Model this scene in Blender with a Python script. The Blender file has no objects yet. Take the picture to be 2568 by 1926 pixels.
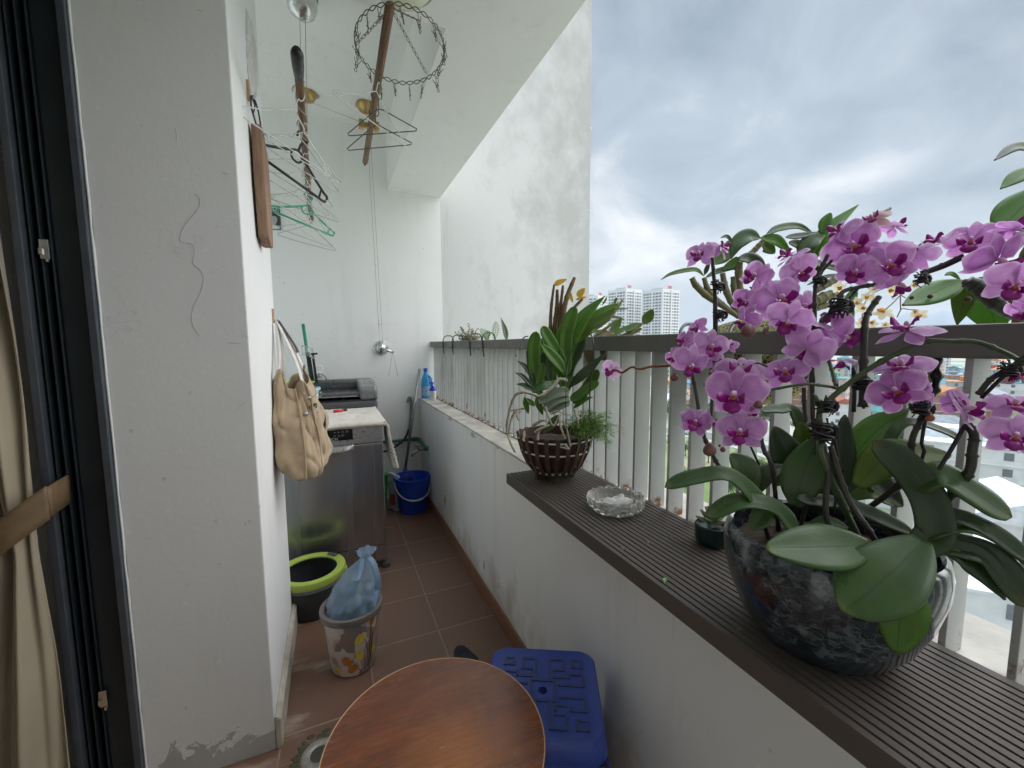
import bpy, math, random
from mathutils import Vector, Matrix, noise
from mathutils.bvhtree import BVHTree
R = math.radians
S = bpy.context.scene
COL = S.collection

# ---------------------------------------------------------------- camera
CAM = Vector((0.0, 0.0, 1.32))
FPX, PCX, PCY, KD = 1040.0, 1284.0, 963.0, 1.16094      # focal length and centre in photograph pixels
YAW, PIT, ROL = R(23.382), R(-5.546), R(-0.3826)
_fw = Vector((math.sin(YAW)*math.cos(PIT), math.cos(YAW)*math.cos(PIT), math.sin(PIT)))
_r0 = Vector((math.cos(YAW), -math.sin(YAW), 0)); _u0 = _r0.cross(_fw)
RT = _r0*math.cos(ROL) + _u0*math.sin(ROL); UP = _u0*math.cos(ROL) - _r0*math.sin(ROL); FW = _fw
cd = bpy.data.cameras.new("camera"); cam = bpy.data.objects.new("camera", cd); COL.objects.link(cam)
cd.sensor_width = 36.0; cd.lens = FPX/2568*36.0; cd.clip_start = 0.02; cd.clip_end = 20000
cam.matrix_world = Matrix(((RT.x, UP.x, -FW.x, CAM.x), (RT.y, UP.y, -FW.y, CAM.y), (RT.z, UP.z, -FW.z, CAM.z), (0, 0, 0, 1)))
S.camera = cam

# ---------------------------------------------------------------- sky, sun, exposure
SUN_EL, SUN_AZ = 30.0, 97.0        # degrees; azimuth clockwise from +y (depth of the balcony)
W = bpy.data.worlds.new("World"); S.world = W; W.use_nodes = True
nt = W.node_tree; nt.nodes.clear()
def wn(t, **k):
    n = nt.nodes.new(t)
    for a, v in k.items(): setattr(n, a, v)
    return n
wo = wn('ShaderNodeOutputWorld'); bg = wn('ShaderNodeBackground'); nt.links.new(bg.outputs[0], wo.inputs[0])
sky = wn('ShaderNodeTexSky', sky_type='NISHITA'); sky.sun_disc = False
sky.sun_elevation = R(SUN_EL); sky.sun_rotation = R(SUN_AZ); sky.dust_density = 2.0
tc = wn('ShaderNodeTexCoord'); sx = wn('ShaderNodeSeparateXYZ'); nt.links.new(tc.outputs['Generated'], sx.inputs[0])
def wm(op, a, b=None, c=None, clamp=False):
    n = wn('ShaderNodeMath', operation=op); n.use_clamp = clamp
    for i, v in enumerate((a, b, c)):
        if v is None: continue
        if isinstance(v, (int, float)): n.inputs[i].default_value = v
        else: nt.links.new(v, n.inputs[i])
    return n.outputs[0]
den = wm('ADD', wm('MAXIMUM', sx.outputs[2], 0.0), 0.42)
cx_ = wm('DIVIDE', sx.outputs[0], den); cy_ = wm('DIVIDE', sx.outputs[1], den)
cb = wn('ShaderNodeCombineXYZ'); nt.links.new(cx_, cb.inputs[0]); nt.links.new(cy_, cb.inputs[1])
def wnoise(scale, detail, rough, dist, off):
    mp = wn('ShaderNodeMapping'); mp.inputs['Location'].default_value = off; nt.links.new(cb.outputs[0], mp.inputs[0])
    n = wn('ShaderNodeTexNoise'); n.inputs['Scale'].default_value = scale; n.inputs['Detail'].default_value = detail
    n.inputs['Roughness'].default_value = rough; n.inputs['Distortion'].default_value = dist
    nt.links.new(mp.outputs[0], n.inputs[0]); return n.outputs[0]
cl = wm('ADD', wm('MULTIPLY', wnoise(0.95, 3, .5, .5, (1.3, .4, 0)), 0.66), wm('MULTIPLY', wnoise(3.1, 7, .58, .5, (4.0, 2.0, 0)), 0.34))
rp = wn('ShaderNodeValToRGB'); nt.links.new(cl, rp.inputs[0])
e = rp.color_ramp.elements
e[0].position = .38; e[0].color = (.21, .27, .335, 1)
e[1].position = .63; e[1].color = (.86, .87, .885, 1)
m_ = e.new(.50); m_.color = (.385, .45, .515, 1)
# pale band of haze at the horizon, bright overcast towards the zenith
hz = wm('SUBTRACT', 1.0, wm('MULTIPLY', wm('MAXIMUM', sx.outputs[2], 0.0), 4.5), clamp=True)
mxh = wn('ShaderNodeMixRGB'); nt.links.new(wm('MULTIPLY', hz, .55), mxh.inputs[0]); nt.links.new(rp.outputs[0], mxh.inputs[1]); mxh.inputs[2].default_value = (.56, .63, .70, 1)
zen = wm('ADD', 1.0, wm('MULTIPLY', wm('MULTIPLY_ADD', sx.outputs[2], 3.2, -2.0, clamp=True), 4.5))
sk = wn('ShaderNodeVectorMath', operation='SCALE'); nt.links.new(sky.outputs[0], sk.inputs[0]); sk.inputs[3].default_value = 0.10
mxs = wn('ShaderNodeMixRGB'); mxs.inputs[0].default_value = .94; nt.links.new(sk.outputs[0], mxs.inputs[1]); nt.links.new(mxh.outputs[0], mxs.inputs[2])
sc = wn('ShaderNodeVectorMath', operation='SCALE'); nt.links.new(mxs.outputs[0], sc.inputs[0]); nt.links.new(zen, sc.inputs[3])
nt.links.new(sc.outputs[0], bg.inputs[0]); bg.inputs[1].default_value = SKY_STRENGTH = 0.55
sd = bpy.data.lights.new("sun", 'SUN'); sd.energy = 1.5; sd.angle = R(70); sd.color = (1, .97, .93)
so = bpy.data.objects.new("sun", sd); COL.objects.link(so)
_sd = Vector((math.sin(R(SUN_AZ))*math.cos(R(SUN_EL)), math.cos(R(SUN_AZ))*math.cos(R(SUN_EL)), math.sin(R(SUN_EL))))
so.rotation_euler = _sd.to_track_quat('Z', 'Y').to_euler(); so.location = (5, -2, 8)
vs = S.view_settings; vs.view_transform = 'Standard'; vs.look = 'None'; vs.gamma = 1; vs.exposure = 1.26
S.cycles.max_bounces = 12; S.cycles.diffuse_bounces = 8; S.cycles.transparent_max_bounces = 12

# ---------------------------------------------------------------- where a pixel of the photograph lies (2212-wide view)
def ray(u, v):
    return RT*(u*KD-PCX) + UP*(PCY-v*KD) + FW*FPX
def at_d(u, v, d): return CAM + ray(u, v)*(d/FPX)
def at_x(u, v, x): r = ray(u, v); return CAM + r*(x/r.x)
def at_y(u, v, y): r = ray(u, v); return CAM + r*(y/r.y)
def at_z(u, v, z): r = ray(u, v); return CAM + r*((z-CAM.z)/r.z)
def zoomer(x0, y0, s): return lambda x, y: ((x0+x*s)/KD, (y0+y*s)/KD)
r2 = zoomer(1650, 480, .41595); r3 = zoomer(1650, 1000, .42188); r5 = zoomer(1460, 690, .27125); z1 = zoomer(1050, 680, .33147)
z3 = zoomer(640, 780, .27125); z4 = zoomer(680, 1200, .4376); zb = zoomer(1640, 500, .22604); zq = zoomer(2068, 350, .3075)
za = zoomer(600, 0, .27125); zt = zoomer(1100, 1600, .20796)

# ---------------------------------------------------------------- mesh helpers
class MB:
    def __init__(s): s.v, s.f, s.mi, s.uv = [], [], [], {}
    def add(s, vs, fs, mi=0, uv=None):
        b = len(s.v); s.v += [Vector(q) for q in vs]
        for f in fs: s.f.append(tuple(b+i for i in f)); s.mi.append(mi)
        if uv:
            for i, q in enumerate(uv): s.uv[b+i] = q
        return s
    def box(s, x0, y0, z0, x1, y1, z1, mi=0):
        return s.add([(x0,y0,z0),(x1,y0,z0),(x1,y1,z0),(x0,y1,z0),(x0,y0,z1),(x1,y0,z1),(x1,y1,z1),(x0,y1,z1)],
              [(0,3,2,1),(4,5,6,7),(0,1,5,4),(1,2,6,5),(2,3,7,6),(3,0,4,7)], mi)
    def prism(s, poly, z0, z1, mi=0):
        n = len(poly)
        return s.add([(x,y,z0) for x,y in poly]+[(x,y,z1) for x,y in poly],
              [tuple(range(n))[::-1], tuple(range(n,2*n))]+[(i,(i+1)%n,n+(i+1)%n,n+i) for i in range(n)], mi)
    def lathe(s, prof, c=(0,0,0), n=32, mi=0, fn=None, ax='z', cap=False):
        vs = []
        for r, z in prof:
            for k in range(n):
                a = 2*math.pi*k/n; rr = r*(fn(a, z) if fn else 1)
                p = (rr*math.cos(a), rr*math.sin(a), z)
                if ax == 'x': p = (p[2], p[0], p[1])
                if ax == 'y': p = (p[0], p[2], p[1])
                vs.append((p[0]+c[0], p[1]+c[1], p[2]+c[2]))
        m = len(prof); fs = []
        for i in range(m-1):
            for k in range(n): fs.append((i*n+k, i*n+(k+1)%n, (i+1)*n+(k+1)%n, (i+1)*n+k))
        if cap and prof[0][0] > 1e-6: fs.append(tuple(range(n))[::-1])
        if cap and prof[-1][0] > 1e-6: fs.append(tuple((m-1)*n+k for k in range(n)))
        return s.add(vs, fs, mi)
    def tube(s, pts, r, n=8, mi=0, closed=False):
        pts = [Vector(p) for p in pts]; m = len(pts)
        rs = r if isinstance(r, (list, tuple)) else [r]*m
        vs = []; up = None
        for i, p in enumerate(pts):
            a = pts[i-1] if (i or closed) else p; b = pts[(i+1) % m] if (i < m-1 or closed) else p
            t = (b-a)
            t = t.normalized() if t.length > 1e-9 else Vector((0,0,1))
            if up is None: up = Vector((0,0,1)) if abs(t.z) < .9 else Vector((1,0,0))
            sd_ = t.cross(up)
            if sd_.length < 1e-4: sd_ = t.cross(Vector((.3,.8,.5)))
            sd_.normalize(); up = sd_.cross(t).normalized()
            for k in range(n):
                a_ = 2*math.pi*k/n; vs.append(p + (sd_*math.cos(a_)+up*math.sin(a_))*rs[i])
        fs = []
        for i in range(m if closed else m-1):
            j = (i+1) % m
            for k in range(n): fs.append((i*n+k, i*n+(k+1)%n, j*n+(k+1)%n, j*n+k))
        if not closed: fs += [tuple(range(n))[::-1], tuple((m-1)*n+k for k in range(n))]
        return s.add(vs, fs, mi)
    def ball(s, c, r, n=12, m=8, mi=0):
        rx, ry, rz = r if isinstance(r, (tuple, list)) else (r, r, r)
        vs = [(c[0], c[1], c[2]-rz)]
        for i in range(1, m):
            t = math.pi*i/m-math.pi/2
            for k in range(n):
                a = 2*math.pi*k/n; vs.append((c[0]+rx*math.cos(t)*math.cos(a), c[1]+ry*math.cos(t)*math.sin(a), c[2]+rz*math.sin(t)))
        vs.append((c[0], c[1], c[2]+rz)); L = len(vs)-1
        fs = [(0, 1+(k+1)%n, 1+k) for k in range(n)]
        for i in range(m-2):
            for k in range(n): fs.append((1+i*n+k, 1+i*n+(k+1)%n, 1+(i+1)*n+(k+1)%n, 1+(i+1)*n+k))
        fs += [(L, 1+(m-2)*n+k, 1+(m-2)*n+(k+1)%n) for k in range(n)]
        return s.add(vs, fs, mi)
    def grid(s, fn, nu, nv, mi=0, uv=True):
        vs, uvs = [], []
        for j in range(nv+1):
            for i in range(nu+1):
                vs.append(fn(i/nu, j/nv)); uvs.append((i/nu, j/nv))
        fs = [(j*(nu+1)+i, j*(nu+1)+i+1, (j+1)*(nu+1)+i+1, (j+1)*(nu+1)+i) for j in range(nv) for i in range(nu)]
        return s.add(vs, fs, mi, uvs if uv else None)
    def xf(s, M):
        s.v = [M @ q for q in s.v]; return s
    def jitter(s, amp, scale, seed=0):
        o = Vector((seed*7.1, seed*3.3, seed*1.7))
        s.v = [q + noise.noise_vector(q*scale+o)*amp for q in s.v]; return s

def spline(pts, n):
    pts = [Vector(p) for p in pts]; out = []
    if len(pts) == 2: return [pts[0].lerp(pts[1], i/n) for i in range(n+1)]
    P = [pts[0]*2-pts[1]] + pts + [pts[-1]*2-pts[-2]]; m = len(pts)-1
    for i in range(n+1):
        t = i/n*m; k = min(int(t), m-1); u = t-k; a, b, c, d = P[k:k+4]
        out.append(.5*((2*b)+(c-a)*u+(2*a-5*b+4*c-d)*u*u+(3*b-a-3*c+d)*u**3))
    return out

WLOC = {}
def mesh_of(name, mb, mats, smooth, org, bevel_ok=True):
    me = bpy.data.meshes.new(name)
    me.from_pydata([tuple(q-org) for q in mb.v], [], mb.f)
    for m in (mats if isinstance(mats, (list, tuple)) else [mats]): me.materials.append(m)
    if len(me.materials) > 1:
        for p, i in zip(me.polygons, mb.mi): p.material_index = i
    if mb.uv:
        ul = me.uv_layers.new(name="UVMap")
        for l in me.loops: ul.data[l.index].uv = mb.uv.get(l.vertex_index, (0, 0))
    if smooth:
        for p in me.polygons: p.use_smooth = True
    me.update(); return me
def obj(name, mb, mats, parent=None, smooth=False, label=None, cat=None, group=None, kind=None, bevel=0, auto=None, solid=0, sub=0, seg=2):
    lo = [min(q[i] for q in mb.v) for i in range(3)]; hi = [max(q[i] for q in mb.v) for i in range(3)]
    org = Vector(((lo[0]+hi[0])/2, (lo[1]+hi[1])/2, lo[2]))
    o = bpy.data.objects.new(name, mesh_of(name, mb, mats, smooth, org)); COL.objects.link(o)
    place(o, org, parent); tag(o, label, cat, group, kind)
    if solid: md = o.modifiers.new("solid", 'SOLIDIFY'); md.thickness = solid; md.offset = 0
    if sub: md = o.modifiers.new("sub", 'SUBSURF'); md.levels = sub; md.render_levels = sub
    if bevel:
        md = o.modifiers.new("bevel", 'BEVEL'); md.width = bevel; md.segments = seg; md.limit_method = 'ANGLE'; md.angle_limit = R(35)
        md.harden_normals = False
    if auto: autosmooth(o.data, auto)
    return o
def autosmooth(me, deg):
    for p in me.polygons: p.use_smooth = True
    me.set_sharp_from_angle(angle=R(deg))
def place(o, w, parent=None):
    w = Vector(w); WLOC[o] = w
    if parent: o.parent = parent; o.location = w-WLOC[parent]
    else: o.location = w
def tag(o, label=None, cat=None, group=None, kind=None):
    if label: o['label'] = label
    if cat: o['category'] = cat
    if group: o['group'] = group
    if kind: o['kind'] = kind
def thing(name, loc, label, cat, group=None):
    o = bpy.data.objects.new(name, None); o.empty_display_size = .05; COL.objects.link(o); place(o, loc); tag(o, label, cat, group); return o
def copy_tree(o, loc, parent=None, rz=None, label=None):
    c = o.copy(); COL.objects.link(c)
    if parent is None: place(c, loc)
    else: c.parent = parent
    if rz is not None: c.rotation_euler.z = rz
    if label: c['label'] = label
    for ch in list(o.children): copy_tree(ch, None, c)
    return c

# ---------------------------------------------------------------- procedural materials
class N:
    def __init__(s, name):
        s.m = bpy.data.materials.new(name); s.m.use_nodes = True; s.t = s.m.node_tree; s.p = s.t.nodes['Principled BSDF']; s._c = {}
    def n(s, t, ins=None, **k):
        q = s.t.nodes.new(t)
        for a, v in k.items(): setattr(q, a, v)
        for a, v in (ins or {}).items():
            if hasattr(v, 'is_linked') or isinstance(v, bpy.types.NodeSocket): s.t.links.new(v, q.inputs[a])
            else: q.inputs[a].default_value = v
        return q
    def co(s, kind='Object'):
        if kind not in s._c:
            if kind == 'World': s._c[kind] = s.n('ShaderNodeNewGeometry').outputs['Position']
            else: s._c[kind] = s.n('ShaderNodeTexCoord').outputs[kind]
        return s._c[kind]
    def noise(s, scale, detail=4, rough=.55, kind='Object', stretch=None, dist=0, off=None):
        v = s.co(kind)
        if stretch or off:
            v = s.n('ShaderNodeMapping', {'Vector': v, 'Scale': stretch or (1,1,1), 'Location': off or (0,0,0)}).outputs[0]
        return s.n('ShaderNodeTexNoise', {'Vector': v, 'Scale': scale, 'Detail': detail, 'Roughness': rough, 'Distortion': dist}).outputs[0]
    def ramp(s, fac, stops):
        q = s.n('ShaderNodeValToRGB', {'Fac': fac}); el = q.color_ramp.elements
        while len(el) < len(stops): el.new(.5)
        for x, (p, c) in zip(el, stops): x.position = p
        for x, (p, c) in zip(el, stops):
            cc = c if isinstance(c, (tuple, list)) else (c, c, c); x.color = (*cc[:3], 1)
        return q.outputs[0]
    def mix(s, f, a, b, mode='MIX'):
        q = s.n('ShaderNodeMixRGB', blend_type=mode)
        for i, v in enumerate((f, a, b)):
            if isinstance(v, bpy.types.NodeSocket): s.t.links.new(v, q.inputs[i])
            elif isinstance(v, (int, float)) and i: q.inputs[i].default_value = (v, v, v, 1)
            elif i: q.inputs[i].default_value = (*v[:3], 1)
            else: q.inputs[i].default_value = v
        return q.outputs[0]
    def math(s, op, a, b=None, c=None, clamp=False):
        q = s.n('ShaderNodeMath', operation=op); q.use_clamp = clamp
        for i, v in enumerate((a, b, c)):
            if v is None: continue
            if isinstance(v, bpy.types.NodeSocket): s.t.links.new(v, q.inputs[i])
            else: q.inputs[i].default_value = v
        return q.outputs[0]
    def sep(s, v): return s.n('ShaderNodeSeparateXYZ', {'Vector': v}).outputs
    def bump(s, h, strength=.3, dist=.002):
        b = s.n('ShaderNodeBump', {'Height': h, 'Strength': strength, 'Distance': dist}); s.t.links.new(b.outputs[0], s.p.inputs['Normal']); return b
    def set(s, **k):
        for a, v in k.items():
            i = s.p.inputs[a.replace('_', ' ')]
            if isinstance(v, bpy.types.NodeSocket): s.t.links.new(v, i)
            elif isinstance(v, (tuple, list)): i.default_value = (*v[:3], 1)
            else: i.default_value = v
        return s
def C(r, g, b):
    f = lambda c: (c/255/12.92) if c <= 10 else ((c/255+.055)/1.055)**2.4
    return (f(r), f(g), f(b))
def simple(name, col, rough=.5, var=.15, scale=20, bump=.15, bscale=None, metal=0, dist=.001, spec=.5, **k):
    q = N(name); n = q.noise(scale, 5)
    c = q.mix(q.ramp(n, [(.3, 0), (.7, 1)]), [x*(1-var) for x in col], [min(x*(1+var), 1) for x in col])
    q.set(Base_Color=c, Metallic=metal, Specular_IOR_Level=spec)
    q.set(Roughness=q.ramp(q.noise(scale*1.7, 4), [(.3, max(rough-.08, .02)), (.7, min(rough+.08, 1))]))
    if bump: q.bump(q.noise(bscale or scale*6, 4), bump, dist)
    for a, v in k.items(): q.set(**{a: v})
    return q.m

def wall_mat(name, base, peel=None, grime=None, kind='World'):
    q = N(name); n1 = q.noise(1.1, 5, .6, kind); n2 = q.noise(9, 6, .65, kind); n3 = q.noise(60, 3, .6, kind)
    c = q.mix(q.ramp(n1, [(.3, 0), (.75, 1)]), base, [x*.93 for x in base])
    sp = q.ramp(q.noise(34, 2, .5, kind), [(.745, 0), (.765, 1)])                  # small scuffs and specks
    c = q.mix(q.math('MULTIPLY', sp, .30), c, (.33, .31, .28))
    fl = q.ramp(q.noise(52, 2, .5, kind, off=(5,2,9)), [(.72, 0), (.74, 1)]); c = q.mix(q.math('MULTIPLY', fl, .35), c, (.93,.93,.92))
    ck = q.n('ShaderNodeTexVoronoi', {'Vector': q.n('ShaderNodeVectorMath', {0: q.co(kind), 1: q.n('ShaderNodeTexNoise', {'Vector': q.co(kind), 'Scale': 6.0, 'Detail': 5.0}).outputs[1]}, operation='ADD').outputs[0], 'Scale': 1.7}, feature='DISTANCE_TO_EDGE').outputs[0]
    c = q.mix(q.math('MULTIPLY', q.math('MULTIPLY', q.ramp(ck, [(.0,1),(.006,0)]), q.ramp(q.noise(1.6, 3, .5, kind, off=(7,7,1)), [(.52,0),(.62,1)])), .32), c, (.36,.35,.33))
    st = q.noise(5.0, 5, .6, kind, stretch=(1.6, 1.6, .16))                          # faint runs of water
    c = q.mix(q.math('MULTIPLY', q.ramp(st, [(.58, 0), (.75, 1)]), .14), c, (.45, .42, .36))
    x, y, z = q.sep(q.co(kind))
    if grime: c = grime(q, c, x, y, z)
    h = q.math('ADD', q.math('MULTIPLY', n2, .6), q.math('MULTIPLY', n3, .4))
    if peel:
        m, m2 = peel(q, x, y, z)
        c = q.mix(m, q.mix(q.ramp(m2, [(.4,0),(.6,.6)]), c, (.92,.92,.90)), q.mix(n2, (.38, .375, .36), (.58, .57, .545)))
        h = q.math('ADD', h, q.math('MULTIPLY', m, -2.5))
    q.set(Base_Color=c, Roughness=.75, Specular_IOR_Level=.3); q.bump(h, .35, .003)
    return q.m
def peel_low(q, x, y, z):       # paint flaking off the plaster in islands by the foot of the wall
    n = q.noise(8.5, 8, .70, 'World', dist=1.0)
    f = q.math('MULTIPLY_ADD', z, -2.4, .34)
    v = q.math('ADD', n, f); return q.ramp(v, [(.655, 0), (.668, 1)]), q.ramp(v, [(.63, 0), (.65, 1)])
def stain_parapet(q, c, x, y, z):
    n = q.noise(6, 6, .65, 'World', stretch=(1, 1, .55)); f = q.math('MULTIPLY_ADD', z, -.9, .33)
    m = q.ramp(q.math('ADD', n, f), [(.60, 0), (.80, 1)])
    c = q.mix(q.math('MULTIPLY', m, .55), c, (.42, .355, .26))
    n = q.noise(11, 6, .7, 'World', stretch=(1, 1, .6)); f = q.math('MULTIPLY_ADD', z, -.55, .1)
    c = q.mix(q.math('MULTIPLY', q.ramp(q.math('ADD', n, f), [(.665, 0), (.69, 1)]), .8), c, (.33, .31, .28))
    dr = q.noise(16, 4, .6, 'World', stretch=(1, 1, .07)); f = q.math('MULTIPLY_ADD', z, .55, -.42)
    return q.mix(q.math('MULTIPLY', q.ramp(q.math('ADD', dr, f), [(.60, 0), (.72, 1)]), .28), c, (.40, .37, .31))
def stain_fin(q, c, x, y, z):    # weathered outer edge of the end wall, runs below the beam corner
    n = q.noise(4, 7, .68, 'World', stretch=(1, 1, .7)); f = q.math('MULTIPLY_ADD', x, .30, -.52)
    m = q.ramp(q.math('ADD', n, f), [(.42, 0), (.72, 1)])
    c = q.mix(q.math('MULTIPLY', m, .42), c, (.30, .285, .25))
    d = q.math('ABSOLUTE', q.math('SUBTRACT', x, q.math('MULTIPLY_ADD', q.noise(3, 2, .5, 'World'), .16, .86)))
    r = q.math('MULTIPLY', q.ramp(d, [(.0, 1), (.035, 0)]), q.ramp(q.noise(14, 4, .6, 'World', stretch=(3, 1, .12)), [(.45, 0), (.6, 1)]))
    return q.mix(q.math('MULTIPLY', r, .35), c, (.5, .45, .36))

M = {}
WHITE = (.87, .875, .86)
M['pillar'] = wall_mat('pillar paint', (.80, .805, .80), peel_low)
M['parapet'] = wall_mat('parapet paint', (.82, .825, .81), None, stain_parapet)
M['fin'] = wall_mat('end wall paint', (.66, .66, .645), None, stain_fin)
M['wall'] = wall_mat('white wall paint', WHITE)
M['ceil'] = wall_mat('ceiling paint', (.84, .85, .82))
def tile_mat():
    q = N('floor tile'); x, y, z = q.sep(q.co('World'))
    def line(c, o): 
        f = q.math('FRACT', q.math('MULTIPLY_ADD', c, 1/.305, -o/.305+100))
        return q.math('MINIMUM', f, q.math('SUBTRACT', 1.0, f))
    wob = q.math('MULTIPLY_ADD', q.noise(25, 3, .5, 'World'), .006, -.003)
    d = q.math('ADD', q.math('MINIMUM', line(x, .396), line(y, 1.793)), wob)
    g = q.ramp(d, [(.0085, 1), (.013, 0)])
    fx = q.math('FLOOR', q.math('MULTIPLY_ADD', x, 1/.305, -.396/.305+100)); fy = q.math('FLOOR', q.math('MULTIPLY_ADD', y, 1/.305, -1.793/.305+100))
    wn_ = q.n('ShaderNodeTexWhiteNoise', {'Vector': q.n('ShaderNodeCombineXYZ', {'X': fx, 'Y': fy}).outputs[0]}).outputs[0]
    n1 = q.noise(4, 6, .65, 'World'); n2 = q.noise(40, 4, .6, 'World')
    c = q.mix(n1, C(112, 84, 70), C(138, 108, 92)); c = q.mix(q.math('MULTIPLY', wn_, .35), c, C(116, 80, 64)); c = q.mix(q.math('MULTIPLY', n2, .3), c, C(100, 78, 66))
    # limescale washed over some of the tiles near the drain
    lime = q.ramp(q.math('ADD', q.noise(5.5, 5, .6, 'World', stretch=(.7, 1.6, 1)), q.math('ADD', q.math('MULTIPLY', x, -.38), q.math('MULTIPLY', y, -.06))), [(.50, 0), (.68, 1)])
    c = q.mix(q.math('MULTIPLY', lime, .55), c, C(196, 184, 172))
    gc = q.mix(q.noise(12, 4, .6, 'World'), C(170, 152, 132), C(116, 98, 84))
    c = q.mix(g, c, gc)
    q.set(Base_Color=c, Roughness=q.ramp(n1, [(.3, .34), (.7, .55)])); q.bump(q.math('ADD', q.math('MULTIPLY', g, -1.5), q.math('MULTIPLY', n2, .2)), .35, .002)
    return q.m
M['tile'] = tile_mat()
def skirt_mat():
    q = N('skirting tile'); x, y, z = q.sep(q.co('World'))
    f = q.math('FRACT', q.math('MULTIPLY_ADD', y, 1/.305, -1.793/.305+100)); d = q.math('MINIMUM', f, q.math('SUBTRACT', 1.0, f))
    n = q.noise(7, 5, .6, 'World'); c = q.mix(n, C(122, 86, 66), C(150, 110, 86)); c = q.mix(q.ramp(d, [(.008, 1), (.012, 0)]), c, C(150, 128, 108))
    q.set(Base_Color=c, Roughness=.5); return q.m
M['skirt'] = skirt_mat()
M['concrete'] = simple('bare ledge', (.50, .475, .43), .85, .25, 9, .5, 60, dist=.003)
def metal_paint():
    q = N('grey painted steel'); x, y, z = q.sep(q.co('World'))
    n = q.noise(14, 5, .6, 'World'); c = q.mix(q.ramp(n, [(.3, 0), (.7, 1)]), (.41, .425, .41), (.47, .48, .465))
    sp = q.ramp(q.noise(190, 2, .5, 'World'), [(.70, 0), (.73, 1)]); c = q.mix(q.math('MULTIPLY', sp, .5), c, (.2, .19, .17))
    # rust creeping out of the feet
    rn = q.noise(26, 6, .7, 'World'); f = q.math('MULTIPLY_ADD', z, -4.2, 3.80)
    r = q.ramp(q.math('ADD', rn, q.math('MINIMUM', f, .20)), [(.62, 0), (.74, 1)])
    rc = q.mix(q.noise(70, 4, .6, 'World'), (.085, .035, .018), (.30, .15, .07))
    q.set(Base_Color=q.mix(r, c, rc), Roughness=q.mix(r, .48, .9)); q.bump(q.math('ADD', q.math('MULTIPLY', r, .6), q.math('MULTIPLY', q.noise(120, 3, .6, 'World'), .3)), .25, .001)
    return q.m
M['steel'] = metal_paint()
M['toprail'] = simple('top rail paint', (.145, .148, .13), .55, .12, 16, .2, 150)
def deck_mat():
    q = N('dark composite plank'); n = q.noise(60, 5, .6, stretch=(1, .06, 1)); n2 = q.noise(6, 5, .6)
    c = q.mix(n, C(62, 55, 51), C(92, 84, 79)); c = q.mix(q.math('MULTIPLY', n2, .4), c, C(106, 97, 92))
    q.set(Base_Color=c, Roughness=.62); q.bump(n, .3, .001); return q.m
M['deck'] = deck_mat()
M['white_plastic'] = simple('white plastic', (.74, .75, .74), .35, .05, 8, .05)
M['black_plastic'] = simple('black plastic', (.017, .018, .02), .35, .2, 30, .1)
M['dark_metal'] = simple('dark painted metal', C(34, 42, 48), .42, .12, 14, .15)
M['alu'] = simple('grey aluminium', C(84, 90, 98), .42, .12, 20, .1, metal=.35)
M['chrome'] = simple('worn chrome', (.72, .73, .72), .2, .08, 24, .12, metal=1)
M['brass'] = simple('aged brass', (.50, .36, .14), .38, .25, 30, .2, metal=.9)
M['wire'] = simple('bare steel wire', (.48, .48, .45), .35, .15, 60, .0, metal=.8)
M['wire_white'] = simple('white coated wire', (.72, .73, .70), .45, .06, 60, 0)
M['wire_dark'] = simple('dark oxidised wire', (.13, .12, .10), .5, .2, 60, 0, metal=.5)
M['wire_black'] = simple('black plastic coated wire', (.02, .02, .02), .4, .15, 60, 0)
M['cord'] = simple('grey cord', (.42, .42, .38), .8, .1, 80, 0)
# ================================================================ the balcony itself
YB, XP, ZL, ZS = 3.60, .678, .859, .884       # back wall, inner face of the parapet, ledge, top of the dark plank
b = MB().box(-.74, -1.6, -.15, XP+.05, YB+.05, 0); obj('floor', b, M['tile'], kind='structure')
b = MB().prism([(-1.3,-1.6),(.903,-1.6),(.903,YB+.01),(.469,YB+.01),(.469,1.722),(-1.3,1.722)], 2.56, 3.4)
b.box(-1.3, 1.722, 3.02, .469, YB+.01, 3.39); obj('ceiling', b, M['ceil'], kind='structure')
t = thing('end_wall', (.6, YB+.3, -30), 'tall white end wall with weathered grey outer edge beyond the railing', 'wall')
obj('wall_body', MB().box(-1.3, YB, -30, 2.41, YB+.7, 9), M['fin'], t)
obj('inner_paint', MB().box(-1.29, YB-.0025, 0, .90, YB, 3.05), M['wall'], t)
b = MB()
for zz in (2.62, 2.05, 3.4): b.ball((2.412, YB+.01, zz), (.012, .02, .014), 8, 6)
obj('paint_blob', b, M['white_plastic'], t, True)
# filled-in patch on the wall beside the crank
b = MB().prism([(0,0),(.05,.004),(.058,.03),(.052,.06),(.01,.058),(-.004,.03)], 0, .004).xf(Matrix.Translation(at_y(852, 700, YB)) @ Matrix.Rotation(R(90), 4, 'X'))
obj('filler_patch', b, M['wall'], t)
t = thing('parapet_wall', (.81, 1, 0), 'low white parapet wall with stained paint under the railing', 'wall')
obj('wall_body', MB().box(XP, -1.6, -3.2, .96, YB-.003, .85), M['parapet'], t)
led = MB().grid(lambda u, v: (XP-.003+u*.30, -1.6+v*(YB+1.597), ZL+.0015*noise.noise(Vector((u*9, v*60, 0)))), 8, 120)
led.box(XP-.003, -1.6, .85, .975, YB-.004, ZL-.003)
obj('ledge', led, M['concrete'], t)
rnd = random.Random(4)
def blob(w, h, k, n=14): return [((.5+.5*rnd.uniform(.55, 1)*math.cos(2*math.pi*i/n))*w, (.5+.5*rnd.uniform(.5, 1)*math.sin(2*math.pi*i/n))*h) for i in range(n)]
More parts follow.
